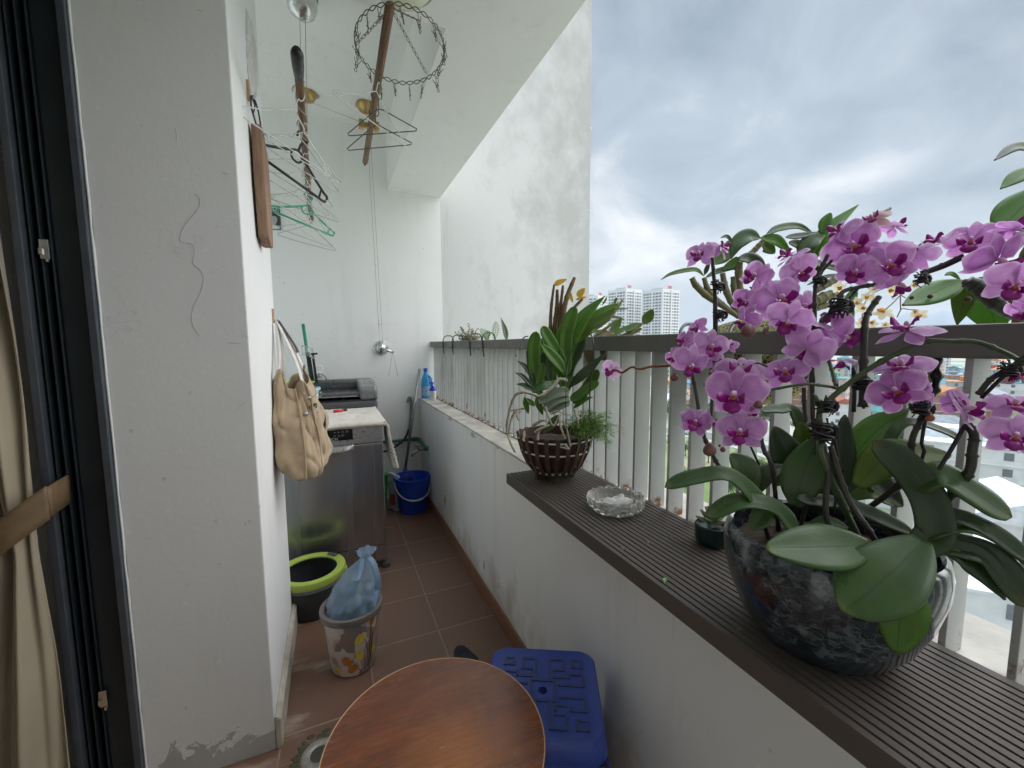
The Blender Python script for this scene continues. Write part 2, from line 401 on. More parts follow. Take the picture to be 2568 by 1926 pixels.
for (u, v, w, h) in [(1022, 934, .11, .035), (972, 890, .08, .022), (940, 872, .05, .012), (1046, 1222, .022, .07), (962, 1080, .05, .10), (1075, 966, .03, .012)]:
    p = at_x(u, v, XP); pb = MB().prism(blob(w, h, 0), -.0025, 0)
    pb.xf(Matrix(((0,0,1,XP),(1,0,0,p.y-w/2),(0,1,0,min(p.z-h/2, .85-h)),(0,0,0,1))))
    obj('bare_patch', pb, M['concrete'], t)
obj('skirting', MB().box(XP-.010, -1.6, .001, XP-.001, YB-.004, .084), M['skirt'], t, bevel=.002)

# plank laid on the ledge: grooves are modelled
PX0, PX1, PY0, PY1 = .523, .786, -1.2, 1.262
n = 19; prof = []
for i in range(n):
    a = PX0+(PX1-PX0)*i/n; w_ = (PX1-PX0)/n
    prof += [(a, ZS), (a+w_*.70, ZS), (a+w_*.74, ZS-.003), (a+w_*.96, ZS-.003)]
prof = prof[:-2]+[(PX1, ZS)]
prof += [(PX1, ZL+.002), (PX0+.018, ZL+.002), (PX0+.018, ZS-.034), (PX0, ZS-.034)]
pts = [(x, z) for x, z in prof]
b = MB().add([(x, PY0, z) for x, z in pts]+[(x, PY1, z) for x, z in pts],
    [tuple(range(len(pts))), tuple(range(len(pts), 2*len(pts)))[::-1]]+[(i, len(pts)+i, len(pts)+(i+1)%len(pts), (i+1)%len(pts)) for i in range(len(pts))])
t = obj('plank_shelf', b, M['deck'], label='dark grooved composite plank lying along the parapet ledge under the plants', cat='shelf')
for (u, v) in [rr for rr in (zoomer(1468,1176,.4973)(310,372), zoomer(1468,1176,.4973)(430,342), zoomer(1468,1176,.4973)(780,812), zoomer(1468,1176,.4973)(185,400))]:
    p = at_z(u, v, ZS); obj('screw_head', MB().lathe([(.0001, ZS+.0012), (.004, ZS+.0008), (.0048, ZS-.002)], (p.x, p.y, 0), 10), M['wire_dark'], t, True)
g = at_z(1399/1, 1283, ZS); 
obj('leaf_scrap', MB().add([(0,0,.001),(.012,.004,.003),(.016,.012,.001),(.006,.012,.003)], [(0,1,2,3)]).xf(Matrix.Translation(at_z(*zoomer(1468,1176,.4973)(398,580), ZS+.001))), simple('green scrap', (.16,.34,.08)), label='tiny pale green leaf scrap lying on the dark plank', cat='leaf scrap', solid=.0012)

# railing: flat upright tubes under a box rail
RX0, RX1 = .785, .868
t = thing('balcony_railing', (.82, 1.2, ZL), 'grey steel balcony railing of flat upright bars with rusty feet', 'railing')
obj('top_rail', MB().box(RX0, -1.6, 1.296, RX1, YB-.002, 1.342), M['toprail'], t, bevel=.003)
obj('bottom_strip', MB().box(.80, 1.30, ZL-.002, .853, YB-.004, ZL+.006), M['steel'], t)
bar = None; BP = .0678; y0 = .8095
for k in range(-13, 42):
    y = y0+k*BP
    if y > YB-.02: break
    bb = MB().box(.797, y, ZL-.001, .849, y+.0085, 1.2965)
    if bar is None: bar = obj('bar', bb, M['steel'], t, bevel=.001); bar0 = WLOC[bar].y
    else:
        c = bar.copy(); COL.objects.link(c); w = WLOC[bar].copy(); w.y += (k+13)*BP; place(c, w, t)
# rust holes eaten into a few bars
for (px, py, w, h) in [(365, 1020, .012, .05), (503, 1090, .016, .045), (737, 640, .012, .018)]:
    p = at_x(*z1(px, py), .797); pb = MB().prism(blob(w, h, 0, 10), -.0012, 0).xf(Matrix(((0,0,1,.7968),(1,0,0,p.y-w/2),(0,1,0,p.z-h/2),(0,0,0,1))))
    obj('rust_hole', pb, simple('rust %d' % px, (.075, .03, .018), .95, .4, 50), t)

# pillar beside the door
t = thing('pillar', (-.39, 1.78, 0), 'thick white plastered pillar with peeling grey plaster at its foot', 'pillar')
pb = MB().box(-.556, 1.45, -.01, -.225, 2.10, 3.03)
o = obj('pillar_body', pb, M['pillar'], t, bevel=.004)
obj('stone_skirting', MB().box(-.2245, 1.447, .0, -.206, 2.10, .105).box(-.2245, 1.447, .105, -.212, 2.10, .112), simple('worn stone slab', (.42, .38, .32), .8, .3, 10, .6, 50, dist=.003), t, bevel=.003)
a1 = at_x(541, 60, -.2245); 
pp = []
for (u, v) in [(531, 18), (546, 55), (553, 110), (556, 178), (549, 228), (540, 205), (534, 150), (531, 80)]:
    q = at_x(u, v, -.2245); pp.append((q.y, q.z))
pb = MB().prism(pp, 0, .003).xf(Matrix(((0,0,1,-.2255),(1,0,0,0),(0,1,0,0),(0,0,0,1))))
obj('peeled_patch', pb, wall_mat('peeled paint', (.62,.60,.58), lambda q,x,y,z: (q.ramp(q.noise(16, 5, .65, 'World'), [(.56,0),(.66,1)]), q.ramp(q.noise(16, 5, .65, 'World'), [(.52,0),(.56,1)]))), t)
# pencil squiggle and scratches on the front of the pillar
sq = [(420,418),(432,430),(428,452),(405,480),(390,505),(392,522),(415,528),(421,545),(417,568),(432,582),(440,600),(435,628),(418,665),(414,690),(420,708),(432,724)]
obj('pencil_squiggle', MB().tube(spline([at_y(u, v, 1.4492) for u, v in sq], 60), .0006, 5), simple('pencil grey', (.54,.545,.54), .9, .05), t)
for (a, c_) in [((380,278),(382,304)), ((492,740),(520,741)), ((508,888),(530,868)), ((480,372),(492,376))]:
    obj('scratch', MB().tube([at_y(*a, 1.4493), at_y((a[0]+c_[0])/2+1, (a[1]+c_[1])/2, 1.4493), at_y(*c_, 1.4493)], .0008, 4), bpy.data.materials['pencil grey'], t)

# sliding-door frame seen end-on, then the room behind it
t = thing('sliding_door_frame', (-.64, 1.44, 0), 'dark grey metal sliding door frame with vertical tracks at left', 'door frame')
def fr(name, x0, x1, y, d, m): return obj(name, MB().box(x0, y, 0, x1, y+d, 2.6), M[m], t, bevel=.002)
fr('frame_back', -.698, -.556, 1.50, .04, 'dark_metal')
fr('outer_edge', -.577, -.560, 1.432, .07, 'alu')
fr('track_fin', -.644, -.639, 1.455, .05, 'dark_metal'); fr('track_fin', -.661, -.656, 1.450, .055, 'dark_metal'); fr('track_fin', -.676, -.672, 1.445, .06, 'dark_metal')
fr('flat_panel', -.638, -.577, 1.462, .04, 'dark_metal')
fr('inner_strip', -.700, -.682, 1.43, .07, 'alu')
obj('sealant_bead', MB().tube([Vector((-.557+.002*noise.noise(Vector((0,0,i*1.3))), 1.449, i*.065)) for i in range(41)], [.0028+.0012*noise.noise(Vector((3,0,i*.9))) for i in range(41)], 6), M['wall'], t, True)
for (u, v) in [(95, 540), (222, 1512)]:
    q = at_y(u, v, 1.447); l = MB().box(-.009, 0, -.022, .009, .006, .026).box(-.009, -.006, -.012, -.002, 0, .004).box(.003, -.006, -.030, .009, 0, -.022); l.xf(Matrix.Translation(q))
    obj('latch_plate', l, M['chrome'], t, bevel=.001)
b = MB().box(-3.6, 1.56, -.1, -.556, 1.80, 2.7); obj('room_wall', b, M['wall'], label='plain white room wall behind the beige curtain and door frame', cat='wall')
b = MB().box(-.72, -1.6, 0, -.55, -.05, 2.6); obj('balcony_bounce_wall', b, M['wall'], label='unseen white wall behind the viewer, extended to bounce light', cat='wall')  # unseen wall, run further towards the door to bounce in more light
b = MB().box(-.74, -1.8, -3, .96, -1.6, 3.3); obj('dimming_end_wall', b, M['concrete'], label='unseen grey end wall added behind the viewer to dim the balcony', cat='wall')  # unseen wall added in grey to keep light off the near parapet
b = MB().box(-3.7, -2.2, -.1, -3.6, 1.8, 2.7).box(-3.6, -2.2, -.1, -.74, -2.1, 2.7); obj('far_room_wall', b, M['wall'], label='white inner wall of the room to the left', cat='wall')
obj('room_floor', MB().box(-3.6, -2.1, -.1, -.745, 1.56, -.002), simple('room floor wood', (.30, .19, .11), .4), kind='structure')
obj('room_ceiling', MB().box(-3.6, -2.1, 2.6, -1.31, 1.56, 2.7), M['ceil'], kind='structure')
b = MB().box(-1.3, -.05, 2.45, -.56, 1.56, 2.559); obj('door_head', b, M['dark_metal'], label='dark metal head of the sliding door opening', cat='door frame')

# curtain with a tie-back
cm = N('satin curtain'); x, y, z = cm.sep(cm.co('World'))
wv = cm.noise(420, 2, .5, 'World', stretch=(1, 1, .05)); n = cm.noise(5, 4, .5, 'World')
cm.set(Base_Color=cm.mix(n, C(150, 138, 118), C(176, 165, 142)), Roughness=.42, Sheen_Weight=.4); cm.bump(wv, .12, .001)
t = thing('curtain', (-.9, 1.36, .02), 'beige satin curtain gathered by a brown tie-back band', 'curtain')
def cur(u, v):
    z = .02+v*2.42; zt = (z-.80)
    pin = .42+.58*min(abs(zt)/1.1, 1)**.8 if zt > 0 else .42+.58*min(abs(zt)/.75, 1)**.7
    xr = -.696 - .006*(1-min(abs(zt)/.35, 1))
    x = xr - u*.62*pin
    ph = u*2*math.pi*6.5
    return (x, 1.385+.030*pin*math.sin(ph+.5*math.sin(z*2.1))+.012*math.sin(ph*2.3+z*3)+.025*noise.noise(Vector((u*5, z*2, 1))), z)
obj('drape', MB().grid(cur, 150, 70), cm.m, t, True, solid=.002)
bd = MB()
T0, T1 = at_y(104, 1085, 1.33), at_y(-40, 1195, 1.33); HT = (at_y(104, 1050, 1.33)-at_y(104, 1122, 1.33)).length
bd.grid(lambda u, v: T0.lerp(T1, u)+Vector((0, -.03*math.sin(u*2.6), (v-.5)*HT)), 20, 4)
bd.grid(lambda u, v: T0+Vector((-.01*u, .11*u, (v-.5)*HT*.9)), 6, 2)
obj('tie_back', bd, simple('brown tie-back cloth', C(112, 92, 66), .6, .15, 40, .3, 300), t, True, solid=.005)

# ================================================================ dishwasher, towel, washing machine
DX0, DX1, DY0, DY1 = -.351, .249, 2.464, 3.05
st = N('dark streaked stainless'); nb = st.noise(3, 2, .4, stretch=(5, 1, .05)); st.set(Base_Color=st.mix(nb, (.36,.36,.37), (.44,.44,.45)), Metallic=.92, Roughness=st.ramp(nb, [(.3,.20),(.7,.30)])); M['stain'] = st.m  # broad vertical streaks in the colour stand in for soft reflections
M['silver'] = simple('satin silver panel', (.46,.465,.47), .32, .04, 30, .05, metal=.8)
t = thing('dishwasher', (-.05, 2.76, 0), 'dark stainless steel dishwasher with silver control strip and towel on top', 'dishwasher')
obj('body', MB().box(DX0+.003, DY0+.03, .10, DX1-.003, DY1, .862), M['alu'], t, bevel=.004)
obj('door', MB().box(DX0, DY0, .142, DX1, DY0+.029, .757), M['stain'], t, bevel=.006)
cp = MB().box(DX0, DY0-.004, .760, DX1, DY0+.029, .862); obj('control_strip', cp, M['silver'], t, bevel=.005)
# the recessed grip is a shallow lip under the strip
def lip(u, v):
    x = -.235+u*.325; e = min(u, 1-u)*9; e = min(e, 1)
    return (x, DY0-.006-.018*math.sin(v*math.pi*.55)*e, .760-.035*v*(.55+.45*e))
obj('handle_lip', MB().grid(lip, 30, 6), M['silver'], t, True, solid=.003)
pn = obj('display_panel', MB().box(-.235, DY0-.0065, .790, .087, DY0-.003, .852), simple('gloss black panel', (.008,.009,.011), .12, .1, 10, 0), t, bevel=.002)
M['print'] = simple('pale grey print', (.42,.44,.45), .5, .02, 10, 0); M['print_dk'] = simple('dark grey print', (.13,.13,.13), .6, .02, 10, 0)
def text(name, body, size, org, right, up, mat, parent=None, extr=.0006, **k):
    cu = bpy.data.curves.new(name, 'FONT'); cu.body = body; cu.size = size; cu.extrude = extr; cu.align_x = 'LEFT'
    tmp = bpy.data.objects.new(name, cu); COL.objects.link(tmp); bpy.context.view_layer.update()
    me = bpy.data.meshes.new_from_object(tmp.evaluated_get(bpy.context.evaluated_depsgraph_get())); bpy.data.objects.remove(tmp)
    me.name = name; me.materials.clear(); me.materials.append(mat)
    o = bpy.data.objects.new(name, me); COL.objects.link(o)
    rt = Vector(right).normalized(); u_ = Vector(up); u_ = (u_-rt*u_.dot(rt)).normalized(); nn = rt.cross(u_)
    place(o, org, parent); o.rotation_euler = Matrix((rt, u_, nn)).transposed().to_euler(); tag(o, **k); return o
q = at_y(*z3(632, 1213), DY0-.0075); text('brand_text', 'BOSCH', .022, (q.x, DY0-.0072, .7935), (1,0,0), (0,0,1), M['print'], pn)
obj('brand_roundel', MB().tube([(q.x-.012+.0075*math.cos(a*.524), DY0-.0072, .801+.0075*math.sin(a*.524)) for a in range(12)], .0011, 5, closed=True).box(q.x-.0165, DY0-.0076, .8, q.x-.0075, DY0-.0068, .802), M['print'], pn)
for i, (px, py) in enumerate([(735,1122),(768,1119),(808,1117),(848,1113),(735,1155),(775,1153),(810,1150)]):
    c_ = at_y(*z3(px, py), DY0-.0072); ic = MB(); w = .0055
    ic.box(c_.x-w, DY0-.0075, c_.z-.004, c_.x+w, DY0-.0068, c_.z-.0032)
    if i in (2, 3, 6): ic.box(c_.x-w, DY0-.0075, c_.z+.0032, c_.x+w, DY0-.0068, c_.z+.004).box(c_.x-w, DY0-.0075, c_.z-.0032, c_.x-w+.001, DY0-.0068, c_.z+.0032).box(c_.x+w-.001, DY0-.0075, c_.z-.0032, c_.x+w, DY0-.0068, c_.z+.0032)
    else: ic.tube([(c_.x+.004*math.cos(a), DY0-.0072, c_.z+.001+.003*math.sin(a)) for a in (0,1.57,3.14,4.71)], .0006, 4, closed=True)
    obj('program_icon', ic, M['print'], pn)
text('series_text', 'Series | 6', .011, (.100, DY0-.0046, .796), (1,0,0), (0,0,1), M['print_dk'], t, .0004)
obj('kick_plate', MB().box(DX0, DY0+.004, .045, DX1, DY0+.03, .138), M['stain'], t, bevel=.003)
obj('plinth', MB().box(DX0+.02, DY0+.02, .0, DX1-.03, DY0+.05, .045).box(DX1-.028, DY0-.012, .0, DX1+.012, DY0+.04, .030), M['wire_dark'], t, bevel=.003)

tw = N('grey terry towel'); tn = tw.noise(170, 4, .7); tl = tw.noise(11, 5, .6); x, y, z = tw.sep(tw.co())
tw.set(Base_Color=tw.mix(tw.ramp(tl, [(.3,0),(.7,1)]), C(186,176,164), C(222,216,206)), Roughness=.95, Sheen_Weight=.5); tw.bump(tw.math('ADD', tn, tw.math('MULTIPLY', tl, .5)), 1.0, .006); M['towel'] = tw.m
t = thing('towel', (.03, 2.8, .86), 'grey terry towel spread over the dishwasher top and hanging at its corner', 'towel')
def towel_top(u, v):
    x = -.345+u*.612; y = DY0-.012+v*.60
    z = .874+.006*noise.noise(Vector((x*9, y*9, 0)))+.003*noise.noise(Vector((x*40, y*40, 2)))
    ed = max(0, 1-v*26); z -= .014*ed*ed
    return (x, y, z)
ft = MB().grid(towel_top, 70, 60)
obj('spread_part', ft, M['towel'], t, True, solid=.018)
def towel_hang(u, v):
    z = .880-v*.285; y = DY0-.012+u*(.17-.05*v); r = min(v*9, 1)
    x = DX1+.010+.018*r+.012*math.sin(u*5+v*3)*v+.05*v*v*(1-u*.5)+.004*noise.noise(Vector((u*8, v*30, 4)))
    if 6 < v*12 < 9: x += .004*math.sin(v*75)
    return (x, y, z-.0)
obj('hanging_part', MB().grid(towel_hang, 16, 50), M['towel'], t, True, solid=.014)
q1 = at_z(721, 889, .892); q2 = at_z(747, 886, .892)
t = thing('lighter', (q1+q2)/2, 'red pocket lighter with black end lying on the towel', 'lighter')
dd = (q2-q1).normalized(); L_ = .085
obj('lighter_body', MB().tube([q1, q1+dd*L_*.72], .0095, 12), simple('red gloss plastic', (.62,.02,.03), .25, .1), t, True)
obj('lighter_head', MB().tube([q1+dd*L_*.725, q1+dd*L_], [.0092, .0085], 10), M['black_plastic'], t, True)

BLK = simple('dark grey washer lid', (.045,.047,.05), .22, .12, 12, .04); M['washer'] = simple('washer body grey', (.10,.105,.11), .4, .08, 12, .04)
t = thing('washing_machine', (0, 3.33, 0), 'black top loading washing machine behind the dishwasher by the back wall', 'washing machine')
obj('body', MB().box(-.30, 3.085, .02, .285, 3.57, .93), M['washer'], t, bevel=.02)
def lidf(u, v):
    x = -.30+u*.585; e = min(u, 1-u)*14; e = min(e, 1)**.5; y = 3.08+v*.34
    return (x, y, .93+.055*e*min(1, v*6+.25)**.5)
obj('lid', MB().grid(lidf, 30, 16).box(-.30, 3.09, .9305, .285, 3.41, .934), BLK, t, True)
hp = [(3.40,.93),(3.40,1.0),(3.42,1.035),(3.46,1.05),(3.53,1.055),(3.565,1.03),(3.565,.93)]
obj('console', MB().add([(-.295,y,z) for y,z in hp]+[(.28,y,z) for y,z in hp], [tuple(range(7))[::-1], tuple(range(7,14))]+[(i,(i+1)%7,7+(i+1)%7,7+i) for i in range(7)]), BLK, t, bevel=.012)
hp = [(3.075,.93),(3.075,1.0),(3.10,1.024),(3.25,1.05),(3.41,1.06),(3.41,.93)]
obj('lid_grip', MB().add([(.165,y,z) for y,z in hp]+[(.288,y,z) for y,z in hp], [tuple(range(6))[::-1], tuple(range(6,12))]+[(i,(i+1)%6,6+(i+1)%6,6+i) for i in range(6)]), simple('grey satin plastic', (.16,.165,.17), .3, .08), t, bevel=.02, seg=4)
obj('lid_trim', MB().tube([(-.28, 3.078, .966), (.15, 3.078, .962)], .003, 6), M['silver'], t)

# containers stacked on the dishwasher next to the bag
c0 = (-.185, 2.93)
t = thing('white_tub', (c0[0], c0[1], .885), 'white plastic tub with pale blue rim on the towel, partly hidden by the bag', 'tub')
obj('tub_wall', MB().lathe([(.0,.886),(.082,.886),(.096,1.03),(.104,1.032),(.104,1.046),(.094,1.048),(.090,1.03),(.078,.892),(0,.892)], (*c0,0), 36), M['white_plastic'], t, auto=40)
obj('rim', MB().lathe([(.107,1.034),(.109,1.042),(.106,1.05),(.098,1.051),(.098,1.047),(.104,1.045),(.104,1.034)], (*c0,0), 36), simple('pale blue plastic', (.33,.62,.74), .35, .05), t, auto=60)
c1 = (c0[0]-.012, c0[1]+.0)
t = thing('green_bowl', (c1[0], c1[1], 1.046), 'lime green plastic bowl with dark inside set in the white tub', 'bowl')
obj('bowl', MB().lathe([(.0,1.052),(.055,1.052),(.086,1.082),(.089,1.088),(.085,1.090),(.080,1.083),(.052,1.056),(0,1.056)], (*c1,0), 32), simple('lime plastic', C(150,190,60), .3, .06), t, auto=40)
obj('strainer', MB().lathe([(.079,1.0835),(.05,1.066),(0,1.060)], (*c1,0), 28), simple('dark mesh strainer', (.06,.05,.04), .7, .4, 60), t, True)

# things against the back wall above the washer
p0 = at_y(655, 703, 3.50); p1_ = at_y(676, 850, 3.47)
t = thing('green_broom_stick', (p1_.x, p1_.y, .2), 'green plastic broom stick leaning upright against the back wall', 'broom')
dv = (p1_-p0); pe = p0+dv*3.0
obj('stick', MB().tube([p0, p1_, pe], .0115, 12), simple('green stick plastic', C(44,140,108), .4, .06), t, True)
obj('stick_cap', MB().tube([p0, p0-dv.normalized()*.012], [.0118,.009], 12), bpy.data.materials['green stick plastic'], t, True)
t = thing('window_squeegee', (-.13, 3.42, 1.05), 'black window wiper with clear plastic wrap standing behind the tub', 'window wiper')
def bar2(a, c_, w, y, d): 
    A, B = at_y(*a, y), at_y(*c_, y); s_ = (B-A).normalized().cross(Vector((0,1,0)))*w/2; dy = Vector((0,d,0))
    return MB().add([A-s_,A+s_,B+s_,B-s_,A-s_+dy,A+s_+dy,B+s_+dy,B-s_+dy], [(0,1,2,3),(7,6,5,4),(0,4,5,1),(1,5,6,2),(2,6,7,3),(3,7,4,0)])
obj('wiper_bar', bar2(z3(487,380), z3(535,690), .028, 3.42, .018), M['black_plastic'], t, bevel=.003)
obj('wiper_bar', bar2(z3(530,395), z3(572,690), .018, 3.43, .018), M['black_plastic'], t, bevel=.003)
obj('handle', bar2(z3(505,400), z3(575,393), .014, 3.41, .014), M['black_plastic'], t, bevel=.003)
gl = N('clear film'); gl.set(Base_Color=(.9,.92,.92), Roughness=.15, Transmission_Weight=.85, IOR=1.1); M['film'] = gl.m
w0 = at_y(*z3(495, 372), 3.415)
obj('clear_wrap', MB().grid(lambda u,v: w0+Vector((-.045+.075*u, -.012+.02*math.sin(u*7+v*3), -.03+.075*v-.03*u*u)), 10, 6), M['film'], t, True, solid=.001)
t = thing('wall_socket', at_y(*z3(590,560), YB), 'white double wall socket with a plug and grey cable', 'socket')
q = at_y(*z3(588,562), YB); obj('plate', MB().box(q.x-.026, YB-.010, q.z-.042, q.x+.03, YB-.0005, q.z+.05), M['white_plastic'], t, bevel=.004)
obj('plug', MB().box(q.x-.018, YB-.045, q.z-.030, q.x+.016, YB-.0105, q.z-.004), M['white_plastic'], t, bevel=.006)
obj('cable', MB().tube(spline([(q.x, YB-.045, q.z-.012), (q.x+.03, YB-.08, q.z-.02), (q.x+.062, YB-.07, q.z-.07), (q.x+.062, YB-.05, q.z-.15), (q.x+.05, YB-.035, q.z-.3)], 30), .004, 8), simple('grey cable', (.16,.165,.17), .5), t, True)
q = at_y(593, 472, YB); q2_ = at_y(602, 490, YB)
t = thing('small_picture', (q.x-.06, YB, q.z-.08), 'small dark picture on the back wall beside the pillar', 'picture')
obj('picture_panel', MB().box(q.x-.14, YB-.012, q.z-.082, q.x+.04, YB-.001, q.z+.082), simple('dark photo print', (.055,.058,.06), .35, .5, 14), t, bevel=.002)
pt = MB().lathe([(.0001,0),(.03,0),(.034,.001)], (0,0,0), 20, fn=lambda a,z: 1+.15*math.sin(3*a)); pt.xf(Matrix.Translation((q.x-.008, YB-.0121, q.z-.018)) @ Matrix.Rotation(R(90),4,'X') @ Matrix.Diagonal((.75,1.1,1,1)))
obj('pale_shape', pt, M['print'], t); obj('white_foot', MB().box(q.x-.135, YB-.0135, q.z-.078, q.x+.03, YB-.0122, q.z-.052), M['white_plastic'], t)

# crank on the back wall with two hanging strings, cords up to the ceiling pulley
q = at_y(823, 752, YB)
t = thing('wall_crank', q, 'round chrome winding crank on the back wall for the drying rack', 'crank')
obj('drum', MB().lathe([(.062,-.002),(.064,.006),(.055,.016),(.038,.018),(.036,.026),(.026,.03),(.022,.045),(.0,.048)], (0,0,0), 36).xf(Matrix.Translation((q.x,YB,q.z)) @ Matrix.Rotation(R(90),4,'X')), M['chrome'], t, auto=35)
e1 = at_y(*z3(1268,380), YB-.075); s1 = Vector((q.x, YB-.05, q.z+.005))
obj('crank_arm', MB().tube([s1, e1], [.009,.007], 10).tube([s1+Vector((0,.01,-.018)), e1+Vector((0,0,-.004))], .0045, 8).tube([s1+Vector((0,.05,0)), s1-Vector((0,.008,0))], .014, 14), M['chrome'], t, True)
obj('crank_knob', MB().tube([e1+Vector((-.004,.012,0)), e1+Vector((.004,-.02,0))], .008, 12), simple('pinkish plastic', (.42,.25,.22), .5), t, True)
for (px, py) in [(1233,603),(1320,600)]:
    e2 = at_y(*z3(px,py), YB-.08)
    obj('string', MB().tube([e1, e1.lerp(e2,.5)+Vector((.002,0,0)), e2], [.0018,.0018,.003], 6), M['cord'], t)
MNT = {'a': at_z(662, 200, 3.02), 'b': at_z(790, 225, 3.02), 'c': at_z(651, -14, 3.0)}
CR = Vector((q.x, YB-.03, q.z+.04))
# ================================================================ drying rack: pulleys, cords, poles, hangers
G_H = 'wire coat hangers on the drying poles'
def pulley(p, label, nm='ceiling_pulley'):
    t = thing(nm, p, label, 'pulley', 'brass pulley covers on the ceiling')
    obj('cover', MB().lathe([(.0001,-.062),(.018,-.060),(.045,-.048),(.060,-.024),(.064,-.004),(.060,.0)], (p.x,p.y,3.02), 28), M['brass'], t, True)
    obj('orange_knob', MB().ball((p.x-.005, p.y-.012, 2.955), (.010,.010,.008)), simple('orange plastic '+label[-6:], (.6,.13,.04), .4), t, True)
    obj('painted_shadow', MB().lathe([(.074,3.0190),(.0,3.0188)], (p.x,p.y+.01,0), 24, fn=lambda a,z: 1+.12*math.sin(3*a+1)), simple('painted shadow '+label[-6:], (.52,.53,.51), .9, .1, 8), t)  # flat grey disc paints the cover's soft shadow on the ceiling
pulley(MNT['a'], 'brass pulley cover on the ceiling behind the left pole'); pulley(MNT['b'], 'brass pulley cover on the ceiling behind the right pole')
p = MNT['c']
t = thing('chrome_ceiling_cup', p, 'crumpled chrome cup on the ceiling holding the left pole cords', 'ceiling mount')
obj('cup', MB().lathe([(.0001,-.03),(.02,-.028),(.052,-.004),(.066,.03),(.07,.10),(.066,.13)], (p.x,p.y,2.91), 28, fn=lambda a,z: 1+.05*math.sin(5*a+z*60)).jitter(.008, 18), M['chrome'], t, True)
obj('dark_band', MB().lathe([(.0685,.066),(.073,.072),(.0715,.088),(.068,.09)], (p.x,p.y,2.91), 28), M['wire_dark'], t, True)
ZP1, ZP2 = 2.20, 2.45
A1, B1 = at_z(641, 112, ZP1), at_z(673, 478, ZP1); A2, B2 = at_z(842, 14, ZP2), at_z(789, 350, ZP2)
wp = N('weathered pole wood'); pn_ = wp.noise(26, 5, .65, stretch=(3, .2, 3)); wp.set(Base_Color=wp.mix(wp.ramp(pn_, [(.3,0),(.7,1)]), C(84,62,48), C(150,120,92)), Roughness=.7); wp.bump(pn_, .4, .002); M['pole'] = wp.m
t = thing('drying_pole', (A1+B1)/2, 'brown drying pole with black cap carrying most of the hangers, left one', 'drying pole', 'drying poles')
ax = (B1-A1).normalized()
obj('rod', MB().tube([A1+ax*.02, A1.lerp(B1,.3), A1.lerp(B1,.7), B1], .0135, 14), M['pole'], t, True)
obj('end_cap', MB().tube([A1-ax*.01, A1+ax*.01, A1+ax*.075, A1+ax*.13], [.012,.0185,.018,.0145], 14), M['black_plastic'], t, True)
obj('cord_wrap', MB().tube([A1.lerp(B1,.08)+Vector((.016*math.cos(i*.35), 0, .016*math.sin(i*.35)))+ax*(1.75*i/140) for i in range(141)], .0016, 5), M['cord'], t, True)
t = thing('drying_pole', (A2+B2)/2, 'bare brown drying pole under the beam holding the clip ring, right one', 'drying pole', 'drying poles')
ax2 = (B2-A2).normalized()
obj('rod', MB().tube([A2, A2.lerp(B2,.5), B2], .0165, 14), M['pole'], t, True)
obj('end_pin', MB().tube([B2, B2+ax2*.02, B2+ax2*.05], [.010,.009,.005], 10), simple('dark red pin', (.12,.03,.02), .6), t, True)
q = at_z(797, 272, ZP2)
obj('brass_clamp', MB().box(q.x-.042,q.y-.012,q.z-.012,q.x+.042,q.y+.012,q.z+.012).box(q.x-.05,q.y-.018,q.z-.02,q.x-.026,q.y+.018,q.z+.022).box(q.x+.026,q.y-.018,q.z-.02,q.x+.05,q.y+.018,q.z+.022), M['brass'], t, bevel=.004)
# cords
t = thing('rack_cords', (0, 3, 1.4), 'thin grey cords running over the ceiling and down to the crank', 'cord')
cs = lambda a, b_, r=.0016: MB().tube([a, Vector(a).lerp(Vector(b_), .5)+Vector((0,0,-.004)), b_], r, 6)
Ma, Mb, Mc = MNT['a']-Vector((0,0,.05)), MNT['b']-Vector((0,0,.05)), MNT['c']-Vector((0,0,.1))
for nm, a, b_ in [('cord', Ma, at_z(793, 268, 2.7)), ('cord', Mb, CR+Vector((-.012,0,0))), ('cord', Mb+Vector((.02,0,0)), CR+Vector((.012,0,0))),
                  ('cord', Mc+Vector((-.012,0,0)), A1.lerp(B1,.30)+Vector((-.006,0,.01))), ('cord', Mc+Vector((.012,0,0)), A1.lerp(B1,.34)+Vector((.01,0,.01))), ('cord', Mb, A2.lerp(B2,.12)), ('cord', Ma, A1.lerp(B1,.62))]:
    obj(nm, cs(a, b_), M['cord'], t, True)
for v, f in ((550, .62), (678, .90)):
    w = (Mb.lerp(CR, f)); obj('cord_lock', MB().tube([w+Vector((-.004,-.002,-.02)), w+Vector((-.004,-.002,.02))], .0075, 10), M['white_plastic'], t, True)

